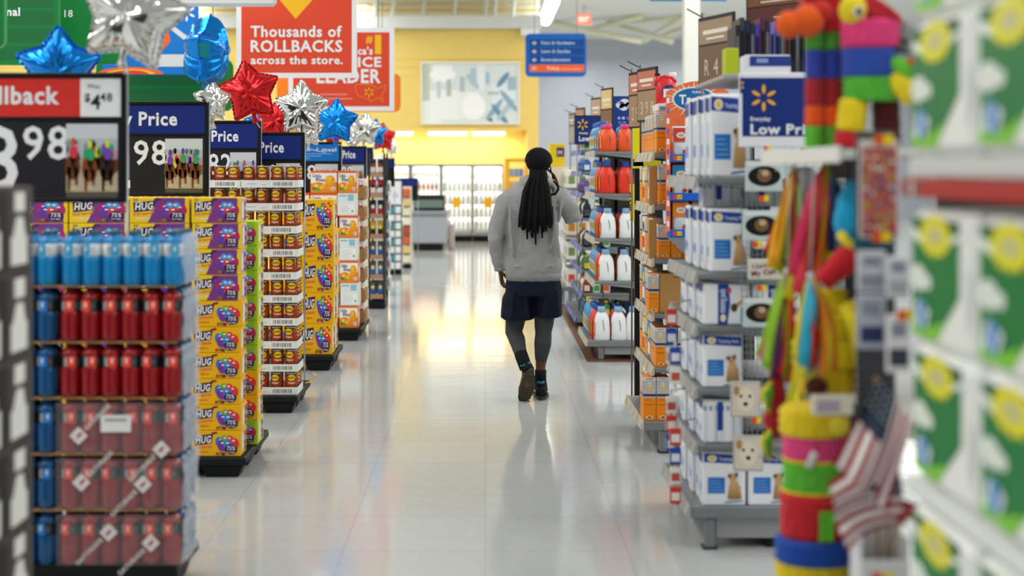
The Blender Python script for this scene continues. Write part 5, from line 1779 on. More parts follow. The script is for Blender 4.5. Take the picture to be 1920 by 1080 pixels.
pa = padpack(.175, .275, .085, 'pad_pack')
pb = padpack(.205, .205, .09, 'pad_pack', lying=True)
pc = padpack(.185, .255, .10, 'pad_carton', soft=False)
pd = padpack(.175, .205, .10, 'pad_bundle', edge=True)
lv = ['bottom shelf', 'second shelf up', 'third shelf up', 'fourth shelf up', 'fifth shelf up', 'top shelf']
for j in range(6):
    pr, hh, w = [(pc, .91, .185), (pd, .92, .175), (pa, .855, .175), (pb, .90, .205), (pa, 1.0, .175), (pa, 1.32, .175)][j]
    nm = ['boxed puppy pads', 'edge-on puppy pad bundle', 'white puppy pad pack', 'sideways puppy pad pack', 'white puppy pad pack', 'tall white puppy pad pack'][j]
    sc = (1, 1, hh)
    for i in range(2 if j in (0, 3) else 1):
        pr.put((PX0 + .02 + w / 2 + i * (w + .012) + (.03 if j > 3 else 0), 6.12, PZ[j] + .001), '%s at the front of the %s, %s from the aisle' % (nm, lv[j], ORD[i + 1]), 'puppy pad packs', scale=sc)
    for k in range(1, 6):
        pr.put((PX0 + .012 + w / 2 + (.012 if k % 2 else 0) + (.02 if j > 3 else 0), 6.12 + k * .125, PZ[j] + .001), '%s on the %s, %s back along the aisle' % (nm, lv[j], ORD[k]), 'puppy pad packs along the aisle', scale=sc)
# a second layer of packs on the fifth shelf, and top cards
for k in range(2):
    pd.put((PX0 + .14 + k * .19, 6.35, PZ[4] + .278), 'puppy pad bundle laid on the packs of the fifth shelf, %s from the aisle' % ORD[k + 1], 'puppy pad packs', scale=(1, 1, .55))
# wire grid and what hangs on it
t = thing('wire_grid', 'grey wire grid panel between the puppy pads and the pet frames', 'wire grid', (px(1400, 6.2), 6.093, PZ[1]))
m = MB()
hg = PZ[5] - .08 - PZ[1]
for k in range(5):
    m.tube([(-.04 + k * .022, .001, 0), (-.04 + k * .022, .001, hg)], .002, 5, STEEL, False)
for k in range(int(hg / .03)):
    m.tube([(-.045, 0, .005 + k * .03), (.05, 0, .005 + k * .03)], .0016, 5, STEEL, False)
m.build('wire_mesh', t)


def frame_card(w, h, nm, kind):
    m = MB(); m.bbox(-w / 2, w / 2, 0, .02, 0, h, M('#c3d0cf' if kind == 'oval' else '#b9b1a8', .4), .004)
    p = MB(); T = front(0, 0, 0)
    if kind == 'oval':
        p.oval(T, 0, h * .5, w * .44, h * .33, M('#16181c', .4), 1, 24); p.oval(T, 0, h * .52, w * .20, h * .22, M('#7a5a3e', .5), 2, 16); p.oval(T, .004, h * .60, w * .10, h * .10, M('#c9b08a', .5), 3, 12)
        p.rect(T, -w * .46, h * .84, w * .46, h * .95, M('#dfe8e6', .5), 1)
    else:
        p.rect(T, -w * .44, h * .06, w * .44, h * .94, M('#d9cfc2', .5), 1); p.oval(T, 0, h * .5, w * .30, h * .34, M('#e9dcc6', .5), 2, 18)
        p.oval(T, -w * .16, h * .6, w * .05, h * .05, M('#3a2a20', .5), 3, 10); p.oval(T, w * .14, h * .6, w * .05, h * .05, M('#3a2a20', .5), 3, 10); p.oval(T, 0, h * .38, w * .08, h * .06, M('#2a1f1a', .5), 3, 10)
        p.oval(T, -w * .3, h * .75, w * .1, h * .14, M('#b08a5e', .5), 2.5, 12)
    return product(nm, 'pet frame', m, p)


fo = frame_card(.155, .128, 'oval_pet_frame', 'oval')
fd = frame_card(.125, .15, 'dog_picture_tin', 'dog')
DF = 5.96
for i, (a, b, s, l) in enumerate(((1433, 359, 1, 'upper oval framed pet card, just under the dark blue price sign'), (1508, 361, 1, 'oval framed pet card next to the ribbons, under the dark blue price sign'), (1428, 452, 1, 'oval framed pet card at the height of the hanging ribbons'), (1427, 614, .95, 'lowest oval framed pet card, below the lettered cat plaque'))):
    fo.put((px(a, DF), DF, pz(b, DF)), l, 'oval framed pet cards', scale=s)
for i, (a, b, l) in enumerate(((1398, 783, 'upper dog picture tin before the edge-on pad bundles'), (1403, 884, 'lower dog picture tin before the boxed pads'))):
    fd.put((px(a, DF), DF, pz(b, DF)), l, 'dog picture tins', rz=-.1)
m = MB(); m.bbox(-.075, .075, 0, .012, 0, .088, M('#d3cfc4', .5), .006); p = MB()
p.text(front(0, 0, 0), 'I Love', -.02, .052, .017, M('#7a2430', .5), 2, align='c', fit=.07, rot=.12); p.text(front(0, 0, 0), 'My Cat', -.01, .022, .020, M('#7a2430', .5), 2, align='c', fit=.10, rot=.12)
product('pet_plaque', 'plaque', m, p).put((px(1436, DF), DF, pz(525, DF)), 'pale plaque with dark red lettering about a loved cat, behind the ribbons')
# tags on the grid, and pegs behind the cards
for i, (a, b) in enumerate(((1432, 372), (1420, 458), (1428, 540), (1418, 788))):
    m = MB(); m.bbox(-.02, .02, 0, .004, -.012, .012, TAGY, .001); m.rect(front(0, 0, 0), -.02, -.012, 0, .012, TAGR, 1)
    tag(m.build('peg_tag', None, (px(a, DF), DF - .0065, pz(b, DF))), 'small red and yellow price tag among the pet frames, %s from the top' % ORD[i + 1], 'price tag', 'red and yellow tags among the pet frames')
for i, b in enumerate((320, 412, 496, 575, 750, 850)):
    m = MB()
    for a in (1420, 1450):
        m.tube([(px(a, 6), 5.90, pz(b, 6)), (px(a, 6), 6.3, pz(b, 6))], .003, 6, STEEL)
    m.box(px(1412, 6), px(1470, 6), 6.29, 6.30, pz(b, 6) - .05, pz(b, 6) + .05, M('#55595c', .5))
    tag(m.build('display_peg'), 'steel peg pair holding a pet frame, %s from the top' % ORD[i + 1], 'peg', 'pegs of the pet frames')
# small packs on clip strips at the aisle corner
cl = []
for c1, c2, nm in (('#d8453a', '#f3efe6', 'red'), ('#2f4fa8', '#e9edf4', 'blue'), ('#ecebe6', '#c9584a', 'white')):
    m = MB(); m.bbox(-.025, .025, 0, .012, 0, .075, M(c1, .4), .004); p = MB(); p.rect(front(0, 0, 0), -.018, .015, .018, .05, M(c2, .5), 1); p.rect(side_l(-.025, .012, 0), .001, .01, .011, .06, M(c2, .5), 1)
    cl.append((product('clip_pack', 'pack', m, p), nm))
for s, (d, b0, n) in enumerate(((6.35, 588, 3), (6.22, 660, 2), (6.35, 752, 3), (6.22, 812, 4))):
    X = PX0 - .083
    m = MB(); m.box(X - .006, X + .006, d + .014, d + .016, pz(b0, d) - .09 * n, pz(b0, d) + .05, M('#d9dbdc', .4))
    m.tube([(X, d + .015, pz(b0, d) + .045), (X + .09, d + .015, pz(b0, d) + .06)], .003, 6, STEEL)
    tag(m.build('clip_strip'), 'white clip strip of little packs at the puppy pad corner, %s down' % ORD[s + 1], 'clip strip', 'clip strips at the corner')
    for k in range(n):
        pr, nm = cl[(s + k) % 3]
        pr.put((X, d, pz(b0, d) - .085 * (k + 1) + .03), 'little %s pack on the corner clip strip %s down, %s pack on it' % (nm, ORD[s + 1], ORD[k + 1]), 'little packs on the clip strips')

# low price sign
DS = 5.98
t = thing('price_board', 'big dark blue price sign in a white frame, with a yellow spark', 'price sign', (px(1449, DS), DS, pz(276, DS)))
w, h = px(1513, DS) - px(1386, DS), pz(136, DS) - pz(276, DS)
m = MB(); m.bbox(-w / 2, w / 2, 0, .012, 0, h, M('#e6e8ee', .4), .004); m.build('frame', t)
m = MB(); T = front(-w / 2, 0, 0)
m.rect(T, .014, .045, w - .002, h - .022, M('#17307a', .45), 1)
m.spark(T, w * .365, h * .66, .056, M('#f6b52c', .45), 3)
m.text(T, 'Everyday', w * .17, h * .355, .016, SIGNW, 3, fit=.085); m.text(T, 'Low Price', w * .17, h * .175, .042, SIGNW, 3, fit=.30)
m.oval(T, .012, h * .92, .006, .006, M('#4a4c50', .4), 3)
m.rect(T, .004, h * .72, .022, h * .93, M('#17307a', .45), 2); m.oval(T, .014, h * .86, .005, .005, SY, 4); m.oval(T, .014, h * .80, .005, .005, SY, 4)
m.build('printed_face', t)
m = MB()
for s in (-.3, .3):
    m.tube([(s * w, .016, -.06), (s * w, .016, h * .9)], .004, 6, STEEL); m.tube([(s * w, .016, -.055), (s * w, .11, -.055)], .004, 6, STEEL)
m.build('bracket', t)
m = MB(); m.bbox(-.018, .018, 0, .004, -.011, .011, TAGY, .001); m.rect(front(0, 0, 0), -.018, -.011, -.002, .011, TAGR, 1)
tag(m.build('peg_tag', None, (px(1440, 5.95), 5.95, pz(279, 5.95))), 'red and yellow price tag on the lower edge of the big blue price sign', 'price tag')
# things on the top board: a pad box, binders
m = MB(); m.bbox(-.10, .10, 0, .14, 0, .085, M('#dfe3ea', .45), .006); p = MB(); T = front(-.1, 0, 0)
p.rect(T, .02, .035, .20, .08, M('#2b3f8e', .45), 1); p.rect(T, .05, .05, .10, .068, M('#8fa2cf', .45), 2); p.rect(T, 0.002, .002, .198, .03, M('#eceef2', .45), 1)
product('flat_pack', 'pack', m, p).put((px(1440, 6.2), 6.2, 2.051), 'flat white and navy pack on top of the board, before the binders')
bc = ['#2a2b2f', '#3a3c42', '#232a4a', '#2c2d31', '#4a3aa0', '#5a2a44', '#2f3034', '#7a6fc0', '#2b4f9e', '#2a2b30', '#8a5a4a', '#222326', '#5a5c60', '#2a2c30']
bn = ['black', 'dark grey', 'dark navy', 'charcoal', 'purple', 'maroon', 'smoky black', 'lilac', 'blue', 'jet black', 'brown', 'deep black', 'grey', 'coal black']
X = px(1378, 6.72)
for i in range(14):
    hh = .265 + .012 * ((i * 7) % 4)
    bw = .019 + .003 * (i % 3)
    m = MB(); m.bbox(0, bw, 0, .24, 0, hh, M(bc[i], .5), .002); p = MB(); p.rect(front(0, 0, 0), bw * .2, hh * .35, bw * .8, hh * .8, M('#101114', .4) if i % 3 else M('#6a6d72', .5), 1)
    product('ring_binder', 'binder', m, p).put((X, 6.70, 2.051), '%s binder standing upright on the board, %s from the dark price sign' % (bn[i], ORD[i + 1]), 'binders on the top board')
    X += bw + .0015
for i, (c, l) in enumerate((('#c9bda6', 'pale'), ('#e3e0d6', 'white'), ('#c9a05a', 'tan'), ('#2a5f6e', 'teal'))):
    m = MB(); m.bbox(0, .03, 0, .22, 0, .22 + .02 * (i % 2), M(c, .5), .003); p = MB(); p.rect(front(0, 0, 0), .004, .02, .026, .16, M('#8f8676', .5), 1)
    product('paper_folder', 'folder', m, p).put((X + i * .034, 6.66, 2.051), '%s paper folder standing past the binders, behind the hanging orange pompons' % l, 'folders on the top board')
m = MB(); m.bbox(-.03, .03, 0, .10, 0, .14, M('#b9c42a', .5), .004); tag(m.build('lime_box', None, (px(1366, 6.6), 6.50, 2.051)), 'lime green box in front of the first binder', 'box')

# ---------------------------------------------------------------- paper pinatas, ribbons and flags
FELT = lambda h: M(h, .85, kind='felt')
t = thing('shelf_unit', 'white edged shelf holding the paper donkeys and party goods', 'shelf unit', (1.3, 4.3, 0))
m = MB(); m.box(.24, .27, -.62, .55, .05, 2.2, M('#2a2420', .6)); m.build('back_panel', t)
m = MB(); m.bbox(-.36, .239, -.55, .5, 1.668, 1.69, M('#d7d8d4', .5), .004)
m.bbox(-.37, -.361, -.55, .5, 1.655, 1.70, M('#e3e4e0', .4), .002); m.build('shelf', t)
m = MB(); m.bbox(-.16, .239, -.55, .5, .94, .958, M('#d0d1cc', .5), .004); m.bbox(-.172, -.161, -.55, .5, .92, .968, M('#e3e4e0', .4), .002); m.build('shelf', t)
m = MB(); m.bbox(-.38, .239, -.58, .05, .0, .395, M('#8d9194', .5), .01); m.build('plinth', t)


def pinata(name, label, loc, rz=0.0):
    return thing(name, label, 'pinata', loc, rz, 'paper pinatas')


def band(par, pts, rad, col, flat=1.0, n=18, nm='crepe_band', up=(0, 1, 0)):
    m = MB(); m.tube(pts, rad, n, FELT(col), True, flat, up)
    return m.build(nm, par)


def ruff(z0, z1, r, fl=1.0, x=0, y=0, x1=None):
    """points and radii of one fringed band, a little wavy down its length"""
    k = 7
    x1 = x if x1 is None else x1
    return [(x + (x1 - x) * i / (k - 1), y, z0 + (z1 - z0) * i / (k - 1)) for i in range(k)], [r * (1 + (.05 if i % 2 else -.02)) * (.975 if i in (0, k - 1) else 1) for i in range(k)]


DP = 4.2
K = DP / FPX
# donkey whose two banded legs hang beside the blue price sign
pt = pinata('donkey_pinata', 'paper donkey on tall rainbow banded legs with orange pompons, beside the blue price sign', (px(1545, DP), DP, 1.692))
for lx in (-18, 17):
    x = lx * K
    zz = [0, 46 * K, 84 * K, 134 * K, 188 * K, 222 * K, 285 * K]
    for (a, b), c in zip(zip(zz[:-1], zz[1:]), ('#5cb531', '#f2581c', '#a8262c', '#3444a8', '#4f9f34', '#cf2a34')):
        pts, rr = ruff(a + .002, b, 17.5 * K, 1, x)
        band(pt, pts, rr, c)
band(pt, [(-.06, .02, .45), (0, .02, .47), (.10, .02, .47)], [.05, .06, .05], '#c4262e', nm='body')
for k, (u, v, r) in enumerate(((-68, 236, 26), (-33, 243, 31), (-10, 258, 24))):
    m = MB(); m.ball((u * K, -.02, v * K), (r * K, r * K, r * K), FELT('#f4601e' if k < 2 else '#c8302c'), 16, 10); m.build('pompon', pt)
# second animal: yellow head, pink body
pt = pinata('bird_pinata', 'paper animal with a yellow head, pink and blue banded body and green wing', (px(1632, 4.12), 4.12, 1.692))
Q = 4.12 / FPX
pts, rr = ruff(192 * Q, 245 * Q, 55 * Q); band(pt, pts, [(r, r * .7) for r in rr], '#e8417f')
pts, rr = ruff(138 * Q, 192 * Q, 52 * Q); band(pt, pts, [(r, r * .7) for r in rr], '#2f4fae')
pts, rr = ruff(92 * Q, 138 * Q, 50 * Q); band(pt, pts, [(r, r * .7) for r in rr], '#55b53a')
pts, rr = ruff(244 * Q, 272 * Q, 50 * Q, 1, .0, 0, .03); band(pt, pts, [(r, r * .7) for r in rr], '#c22a35')
pts, rr = ruff(36 * Q, 95 * Q, 27 * Q, 1, -38 * Q, 0, -30 * Q); band(pt, pts, rr, '#f0d022', nm='leg')
pts, rr = ruff(0.010, 34 * Q, 27 * Q, 1, -42 * Q, 0, -38 * Q); band(pt, pts, rr, '#c4242c', nm='foot')
pts, rr = ruff(0.008, 95 * Q, 25 * Q, 1, 34 * Q, .01, 30 * Q); band(pt, pts, rr, '#4a1416', nm='leg')
m = MB(); m.ball((-36 * Q, -.02, 262 * Q), (26 * Q, .05, 30 * Q), FELT('#f2d225'), 18, 12); m.build('head', pt)
m = MB(); m.ball((-34 * Q, -.068, 256 * Q), (9 * Q, .008, 10 * Q), M('#f3f1e8', .5), 12, 8); m.ball((-34 * Q, -.074, 256 * Q), (6.5 * Q, .007, 7.5 * Q), M('#17181a', .3), 12, 8); m.build('eye', pt)
m = MB(); m.tube([(44 * Q, -.03, 145 * Q), (60 * Q, -.04, 115 * Q), (66 * Q, -.04, 85 * Q)], [(26 * Q, .02), (26 * Q, .02), (10 * Q, .01)], 12, FELT('#f2d528'), up=(0, 1, 0)); m.build('wing', pt)
m = MB(); m.tube([(34 * Q, -.02, 165 * Q), (56 * Q, -.03, 150 * Q), (74 * Q, -.035, 120 * Q)], [(16 * Q, .03), (22 * Q, .03), (10 * Q, .015)], 12, FELT('#6cc53a'), up=(0, 1, 0)); m.build('wing', pt)
m = MB(); m.ball((68 * Q, -.05, 165 * Q), (9 * Q, .012, 8 * Q), FELT('#ee4a22'), 10, 7); m.build('tuft', pt)
m = MB(); m.ball((66 * Q, 0, 212 * Q), (22 * Q, .04, 32 * Q), FELT('#8f8f93'), 14, 9); m.ball((56 * Q, -.04, 203 * Q), (5 * Q, .006, 5 * Q), M('#17181a', .3), 8, 6); m.build('grey_head', pt)

# hanging blue bodied one with red leg
pt = pinata('blue_pinata', 'hanging paper pinata with a bright blue body, yellow fringe and red leg', (px(1600, DP), DP, pz(405, DP)))
m = MB(); m.tube([(.02, 0, .10), (.01, 0, .05), (0, 0, -.02), (.01, 0, -.075)], [.035, .055, .06, .055], 16, FELT('#1b9fd0')); m.build('body', pt)
m = MB(); m.tube([(-.045, -.03, -.05), (-.03, -.05, -.075), (.0, -.055, -.09), (.035, -.045, -.11)], .015, 10, FELT('#f2d62c')); m.build('fringe', pt)
m = MB(); m.tube([(.02, -.02, -.10), (-.03, -.03, -.13), (-.075, -.035, -.17), (-.10, -.03, -.195)], [.045, .042, .034, .03], 14, FELT('#d3262e')); m.build('leg', pt)
m = MB(); m.tube([(.02, 0, .10), (.03, 0, 1.668 - pz(405, DP))], .004, 6, M('#e0c83a', .6)); m.build('hanging_cord', pt)

# yellow one
YF = '#eed21c'
pt = pinata('yellow_pinata', 'big yellow paper pinata with a drooping arm, sitting on the lower shelf', (px(1556, 4.25), 4.25, .97))
for k, (z0, z1, r) in enumerate(((0, .08, .085), (.08, .16, .10), (.16, .24, .088), (.24, .31, .06))):
    pts, rr = ruff(z0, z1, r, 1, -.01); band(pt, pts, [(q, q * .8) for q in rr], YF if k else '#d9b816')
m = MB(); m.tube([(.04, -.04, .27), (.075, -.07, .20), (.09, -.08, .10), (.10, -.08, .03)], [.03, .042, .04, .035], 14, FELT('#f4dc2a')); m.build('arm', pt)
m = MB(); m.tube([(-.06, -.05, .24), (-.085, -.07, .15), (-.085, -.07, .06)], [.03, .036, .03], 14, FELT('#f4dc2a')); m.build('arm', pt)
m = MB(); m.ball((-.06, -.085, .03), (.035, .03, .028), FELT('#4a2016'), 14, 9); m.build('nose', pt)
# banded one at the bottom
pt = pinata('banded_pinata', 'tall round pinata in yellow, pink, green, red and blue bands by the flag', (px(1527, DP), DP, .397))
def zz(y):
    return pz(y, DP) - .397
rows = [(1100, 1052, .112, '#efcf1e'), (1052, 1005, .114, '#1f4fae'), (1007, 918, .100, '#c9262e'), (920, 858, .092, '#5cb935'), (860, 812, .092, '#e2457f'), (814, 764, .101, '#f2cf22')]
for a, b, r, c in rows:
    pts, rr = ruff(zz(a) + .001, zz(b), r)
    o = band(pt, pts, [(q, q * .85) for q in rr], c)
m = MB(); m.ball((0, 0, zz(764) - .004), (.100, .085, .022), FELT('#f2cf22'), 22, 8); m.build('domed_top', pt)
for z, r in ((918, .094), (860, .093), (812, .095), (1053, .113)):
    m = MB(); m.lathe([(r, zz(z) - .004), (r + .006, zz(z)), (r, zz(z) + .004)], 22, FELT('#e6d02c'), sy=.85); m.build('trim_ring', pt)
m = MB(); m.add([(-.008, -.092, zz(1000)), (.030, -.090, zz(1000)), (.038, -.090, zz(945)), (-.006, -.093, zz(945)), (-.008, -.10, zz(1000)), (.030, -.098, zz(1000)), (.038, -.098, zz(945)), (-.006, -.101, zz(945))], [(4, 5, 6, 7), (0, 1, 5, 4), (1, 2, 6, 5), (2, 3, 7, 6), (3, 0, 4, 7)], FELT('#66bf33')); m.build('green_patch', pt)
m = MB(); m.tube([(-.035, -.080, zz(868)), (-.02, -.083, zz(842)), (-.015, -.086, zz(838))], [(.012, .003)] * 3, 8, M('#e9e6df', .5), up=(0, 1, 0)); m.build('paper_tag', pt)
m = MB(); m.ball((.05, -.085, zz(790)), (.032, .012, .026), FELT('#f6dc3e'), 12, 8); m.build('nose', pt)
# small dark red one
pt = pinata('red_pinata', 'small dark red pinata with green and yellow trimmed ears beside the pet frames', (px(1456, 4.5), 4.5, pz(800, 4.5)))
m = MB(); m.tube([(0, 0, .17), (.0, 0, .10), (.0, 0, .02), (.01, 0, -.03)], [.018, .03, .045, .03], 14, FELT('#a81f28')); m.build('body', pt)
for s, z in ((-1, .09), (-1, -.06), (1, -.07)):
    m = MB(); m.tube([(s * .02, -.02, z + .06), (s * .038, -.03, z + .02), (s * .03, -.03, z - .04)], [.006, .022, .008], 10, FELT('#e4d22e'), flat=.4, up=(0, 1, 0)); m.tube([(s * .02, -.028, z + .045), (s * .036, -.040, z + .02), (s * .03, -.038, z - .025)], [.004, .013, .005], 10, FELT('#58b040'), flat=.4, up=(0, 1, 0)); m.build('ear', pt)
m = MB(); m.tube([(0, 0, .16), (.015, 0, .42)], .003, 6, M('#e0c83a', .6)); m.build('hanging_cord', pt)


def tassel(label, top, ends, d, cols, wid, seed):
    t = thing('ribbon_tassel', label, 'ribbons', (px(top[0], d), d, pz(top[1], d)), 0, 'hanging paper ribbons')
    rnd = random.Random(seed)
    cols = [c for i, c in enumerate(cols) for c in (c, cols[(i * 5 + 2) % len(cols)])]
    n = len(cols)
    for k in range(n):
        q = k / (n - 1)
        ex = px(ends[0][0] + (ends[1][0] - ends[0][0]) * q, d) - t.location.x
        ez = pz(ends[0][1] + (ends[1][1] - ends[0][1]) * q + rnd.uniform(-22, 22), d) - t.location.z
        bulge = rnd.uniform(-.01, .015)
        pts = []
        for i in range(9):
            s = i / 8
            pts.append((ex * s ** .7 + bulge * math.sin(s * PI), -.03 * math.sin(s * PI) - .012 * (k % 3) + .004 * math.sin(9 * s + k), ez * s))
        m = MB(); m.tube(pts, [(wid * .35 + wid * .55 * min(1, 3 * i / 8), .0012) for i in range(9)], 6, M(cols[k], .6, kind='knit'), True, up=(math.sin(k), 1, 0)); m.build('ribbon', t)
    m = MB(); m.ball((0, 0, .004), .012, M('#dcdde0', .4), 10, 7); m.tube([(0, 0, .01), (.015, .02, 1.668 - pz(top[1], d))] if pz(top[1], d) < 1.6 else [(0, 0, .01), (.005, 0, .03)], .002, 5, M('#dcdde0', .4)); m.build('knot', t)


tassel('orange, yellow and green ribbons hanging in front of the pet frames', (1490, 318), ((1440, 490), (1500, 505)), 4.6, ['#e0552a', '#f0a024', '#f3b92a', '#cfd22e', '#8fbf2f', '#c9a21e', '#df4f8f', '#5f9a35', '#3a3f8e'], .020, 1)
tassel('red, pink and blue ribbons sweeping down beside the blue pinata', (1548, 306), ((1478, 540), (1572, 470)), 4.35, ['#e0d02c', '#d93a4e', '#cf2f5a', '#f08a2a', '#e86a2a', '#d9c92a', '#9fc432', '#3a3f8e', '#2f3a80'], .020, 2)
tassel('green and pink ribbons low beside the yellow pinata', (1476, 512), ((1425, 680), (1478, 700)), 4.5, ['#a9cf35', '#8fc433', '#e0559a', '#d9d23a', '#e2402f', '#7a4ab0', '#9fc432'], .018, 3)
tassel('turquoise, orange and red ribbons draped over the yellow pinata', (1520, 520), ((1498, 690), (1560, 690)), 4.10, ['#f0dc36', '#2fb0cf', '#36b9d6', '#e2562a', '#e88a2a', '#d8302c', '#f2d62c'], .017, 4)
tassel('yellow and green ribbon ends hanging next to the small red pinata', (1497, 600), ((1480, 760), (1500, 770)), 4.35, ['#e6d92e', '#f0e03a', '#c9d433'], .016, 5)
m = MB(); m.ball((0, 0, 0), (.055, .04, .07), M('#c9ccd6', .2, .6, kind='foil'), 16, 10); o = tag(m.build('silver_decoration', None, (px(1512, 4.75), 4.75, pz(352, 4.75))), 'shiny silver party decoration behind the ribbons', 'decoration')
m = MB(); m.tube([(0, 0, .06), (0, 0, 1.668 - pz(352, 4.75))], .003, 5, STEEL); m.build('hanging_cord', o)
m = MB(); m.bbox(-.06, .06, 0, .02, -.03, .03, M('#e2ddc9', .35), .006); m.rect(front(0, 0, 0), -.045, -.018, .02, .014, M('#b9a9b9', .4), 1)
tag(m.build('tag_holder', None, (px(1570, 4.0), 4.05, .965)), 'clear pale tag holder on the lower shelf edge under the yellow pinata', 'tag holder')

# sticker sheet, silver packs, price tags on the clip strip
DC = 3.58
t = thing('clip_strip', 'grey metal strip holding party packs between the pinatas and the green packs', 'clip strip', (px(1649, DC), DC + .03, .45))
m = MB(); m.bbox(-.05, .05, 0, .012, 0, 1.285, M('#44484c', .4, .4), .003); m.build('strip', t)
m = MB(); m.bbox(-.06, .04, -.006, -.001, .985, 1.03, M('#1e5f78', .5), .002); m.build('teal_card', t)
m = MB(); m.bbox(px(1611, DC), px(1686, DC), DC, DC + .006, pz(447, DC), pz(262, DC), M('#cfc9c9', .25), .003); p = MB()
w, h = px(1686, DC) - px(1611, DC), pz(262, DC) - pz(447, DC)
T = front(px(1611, DC), DC, pz(447, DC))
p.rect(T, .006, .006, w - .006, h - .02, M('#b5605a', .5), 1)
rnd = random.Random(9)
for k in range(90):
    p.oval(T, rnd.uniform(.012, w - .012), rnd.uniform(.012, h - .03), .005, .006, M(rnd.choice(['#d9a03a', '#8f3a4a', '#c9c4da', '#6a4a7a', '#e0d9c9', '#d24a3a', '#4a6a9a', '#b9b03a']), .5), 2 + .05 * k, 7)
product('sticker_sheet', 'sticker sheet', m, p).put((0, 0, 0), 'speckled reddish sticker sheet in clear plastic hanging between pinatas and green packs')
for i, (a, b, c) in enumerate(((1656, 262, 0), (1652, 444, 0), (1700, 590, .05))):
    m = MB(); m.bbox(-.024, .024, 0, .004, -.013, .013, TAGY, .001); m.rect(front(0, 0, 0), -.024, -.013, -.002, .013, TAGR, 1)
    tag(m.build('peg_tag', None, (px(a, (DC, DC, 3.46)[i]), (DC, DC, 3.46)[i] - .006, pz(b, (DC, DC, 3.46)[i]))), 'red and yellow price tag %s' % ('above the sticker sheet', 'under the sticker sheet', 'over the white striped pack by the green packs')[i], 'price tag')
for i, (x0, x1, y0, y1, d, c1, c2) in enumerate(((1608, 1662, 470, 548, 3.52, '#c9ccd4', '#8f94a0'), (1608, 1662, 552, 655, 3.50, '#aeb4c4', '#2a3560'), (1663, 1708, 590, 700, 3.46, '#e3e1e4', '#3a4252'), (1663, 1706, 480, 560, 3.48, '#d3d6dc', '#a9adb8'))):
    m = MB(); m.bbox(px(x0, d), px(x1, d), d, d + .015, pz(y1, d), pz(y0, d), M(c1, .25, .1), .004); p = MB()
    w, h = px(x1, d) - px(x0, d), pz(y0, d) - pz(y1, d)
    p.rect(front(px(x0, d), d, pz(y1, d)), w * .1, h * .12, w * .9, h * .42, M(c2, .4), 1); p.rect(front(px(x0, d), d, pz(y1, d)), w * .2, h * .62, w * .8, h * .85, M('#8a8fa0', .4), 1)
    product('party_pack', 'party pack', m, p).put((0, 0, 0), '%s party pack on the clip strip' % ['upper silver', 'silver and navy', 'white and grey lower', 'plain pale'][i], 'party packs on the clip strip')

# flags
CAN, STR, STW = M('#2c3748', .7), M('#9c1424', .7), M('#eceae8', .7)


def flag(label, P, d, bend, stick, seed):
    """cloth: P = four photo points (hoist top, hoist foot, fly foot, fly top); stripes run hoist to fly"""
    A, B, C, D = [Vector((px(a, d), d, pz(b, d))) for a, b in P]
    NU, NV = 26, 13
    t = thing('stick_flag', label, 'flag', tuple(A))
    vs, k = [], 0
    for j in range(2 * NV + 1):
        v = j / (2 * NV)
        for i in range(NU + 1):
            u = i / NU
            p = A.lerp(D, u).lerp(B.lerp(C, u), v)
            p = p + Vector((bend[0] * math.sin(u * PI), .018 * math.sin(5 * v + 3 * u + seed) + .012 * math.sin(11 * v + seed), bend[1] * math.sin(u * PI)))
            vs.append(tuple(p - A))
    n = NU + 1
    m = MB()
    for j in range(2 * NV):
        for i in range(NU):
            s = j // 2
            c = STR if s % 2 == 0 else STW
            if s < 7 and i < NU * .44:
                c = CAN
            m.add([vs[j * n + i], vs[(j + 1) * n + i], vs[(j + 1) * n + i + 1], vs[j * n + i + 1]], [(0, 1, 2, 3)], c, True)
    m.build('cloth', t)
    m = MB()
    for r in range(4):
        for q in range(4):
            j, i = 2 + r * 3, 1 + q * 2
            p = Vector(vs[j * n + i])
            st = []
            for kk in range(10):
                rr = .0055 if kk % 2 == 0 else .0022
                a = PI / 2 + kk * PI / 5
                st.append((p.x + rr * math.cos(a), p.y - .004, p.z + rr * math.sin(a)))
            m.add(st, [tuple(range(10))], M('#d9dbe0', .7))
    m.build('star_print', t)
    m = MB(); m.tube([(0, .045, -.01), tuple(Vector(stick) - A)], .004, 8, M('#a9824a', .5)); m.build('stick', t)


HB = Vector((px(1648, 3.5), 3.5, pz(1075, 3.5)))
flag('striped flag with dark star corner drooping over a white holder', [(1652, 704), (1706, 790), (1664, 962), (1562, 868)], 3.44, (0, -.008), HB, .3)
flag('lower striped flag folded under the starred one', [(1682, 862), (1700, 985), (1588, 1034), (1550, 905)], 3.48, (-.01, .012), HB + Vector((.02, .01, 0)), 1.7)
m = MB(); m.add([(0, 0, 0), (.062, 0, -.022), (.060, .004, -.034), (-.02, .003, -.05), (0, .02, 0), (.062, .02, -.022), (.060, .024, -.034), (-.02, .023, -.05)], [(0, 3, 2, 1), (4, 5, 6, 7), (0, 1, 5, 4), (1, 2, 6, 5), (2, 3, 7, 6)], STR)
o = tag(m.build('stick_flag', None, (px(1698, 3.46), 3.46, pz(940, 3.46))), 'dark red corner of another flag poking out beside the white packs', 'flag')
m = MB(); m.tube([(0, .012, -.02), (-.045, .03, -.20)], .004, 6, M('#a9824a', .5)); m.build('stick', o)
t = thing('flag_holder', 'white carton holder with a red and yellow tag, full of flag sticks', 'holder', (px(1650, 3.5), 3.5, .40))
zt = pz(1040, 3.5) - .40
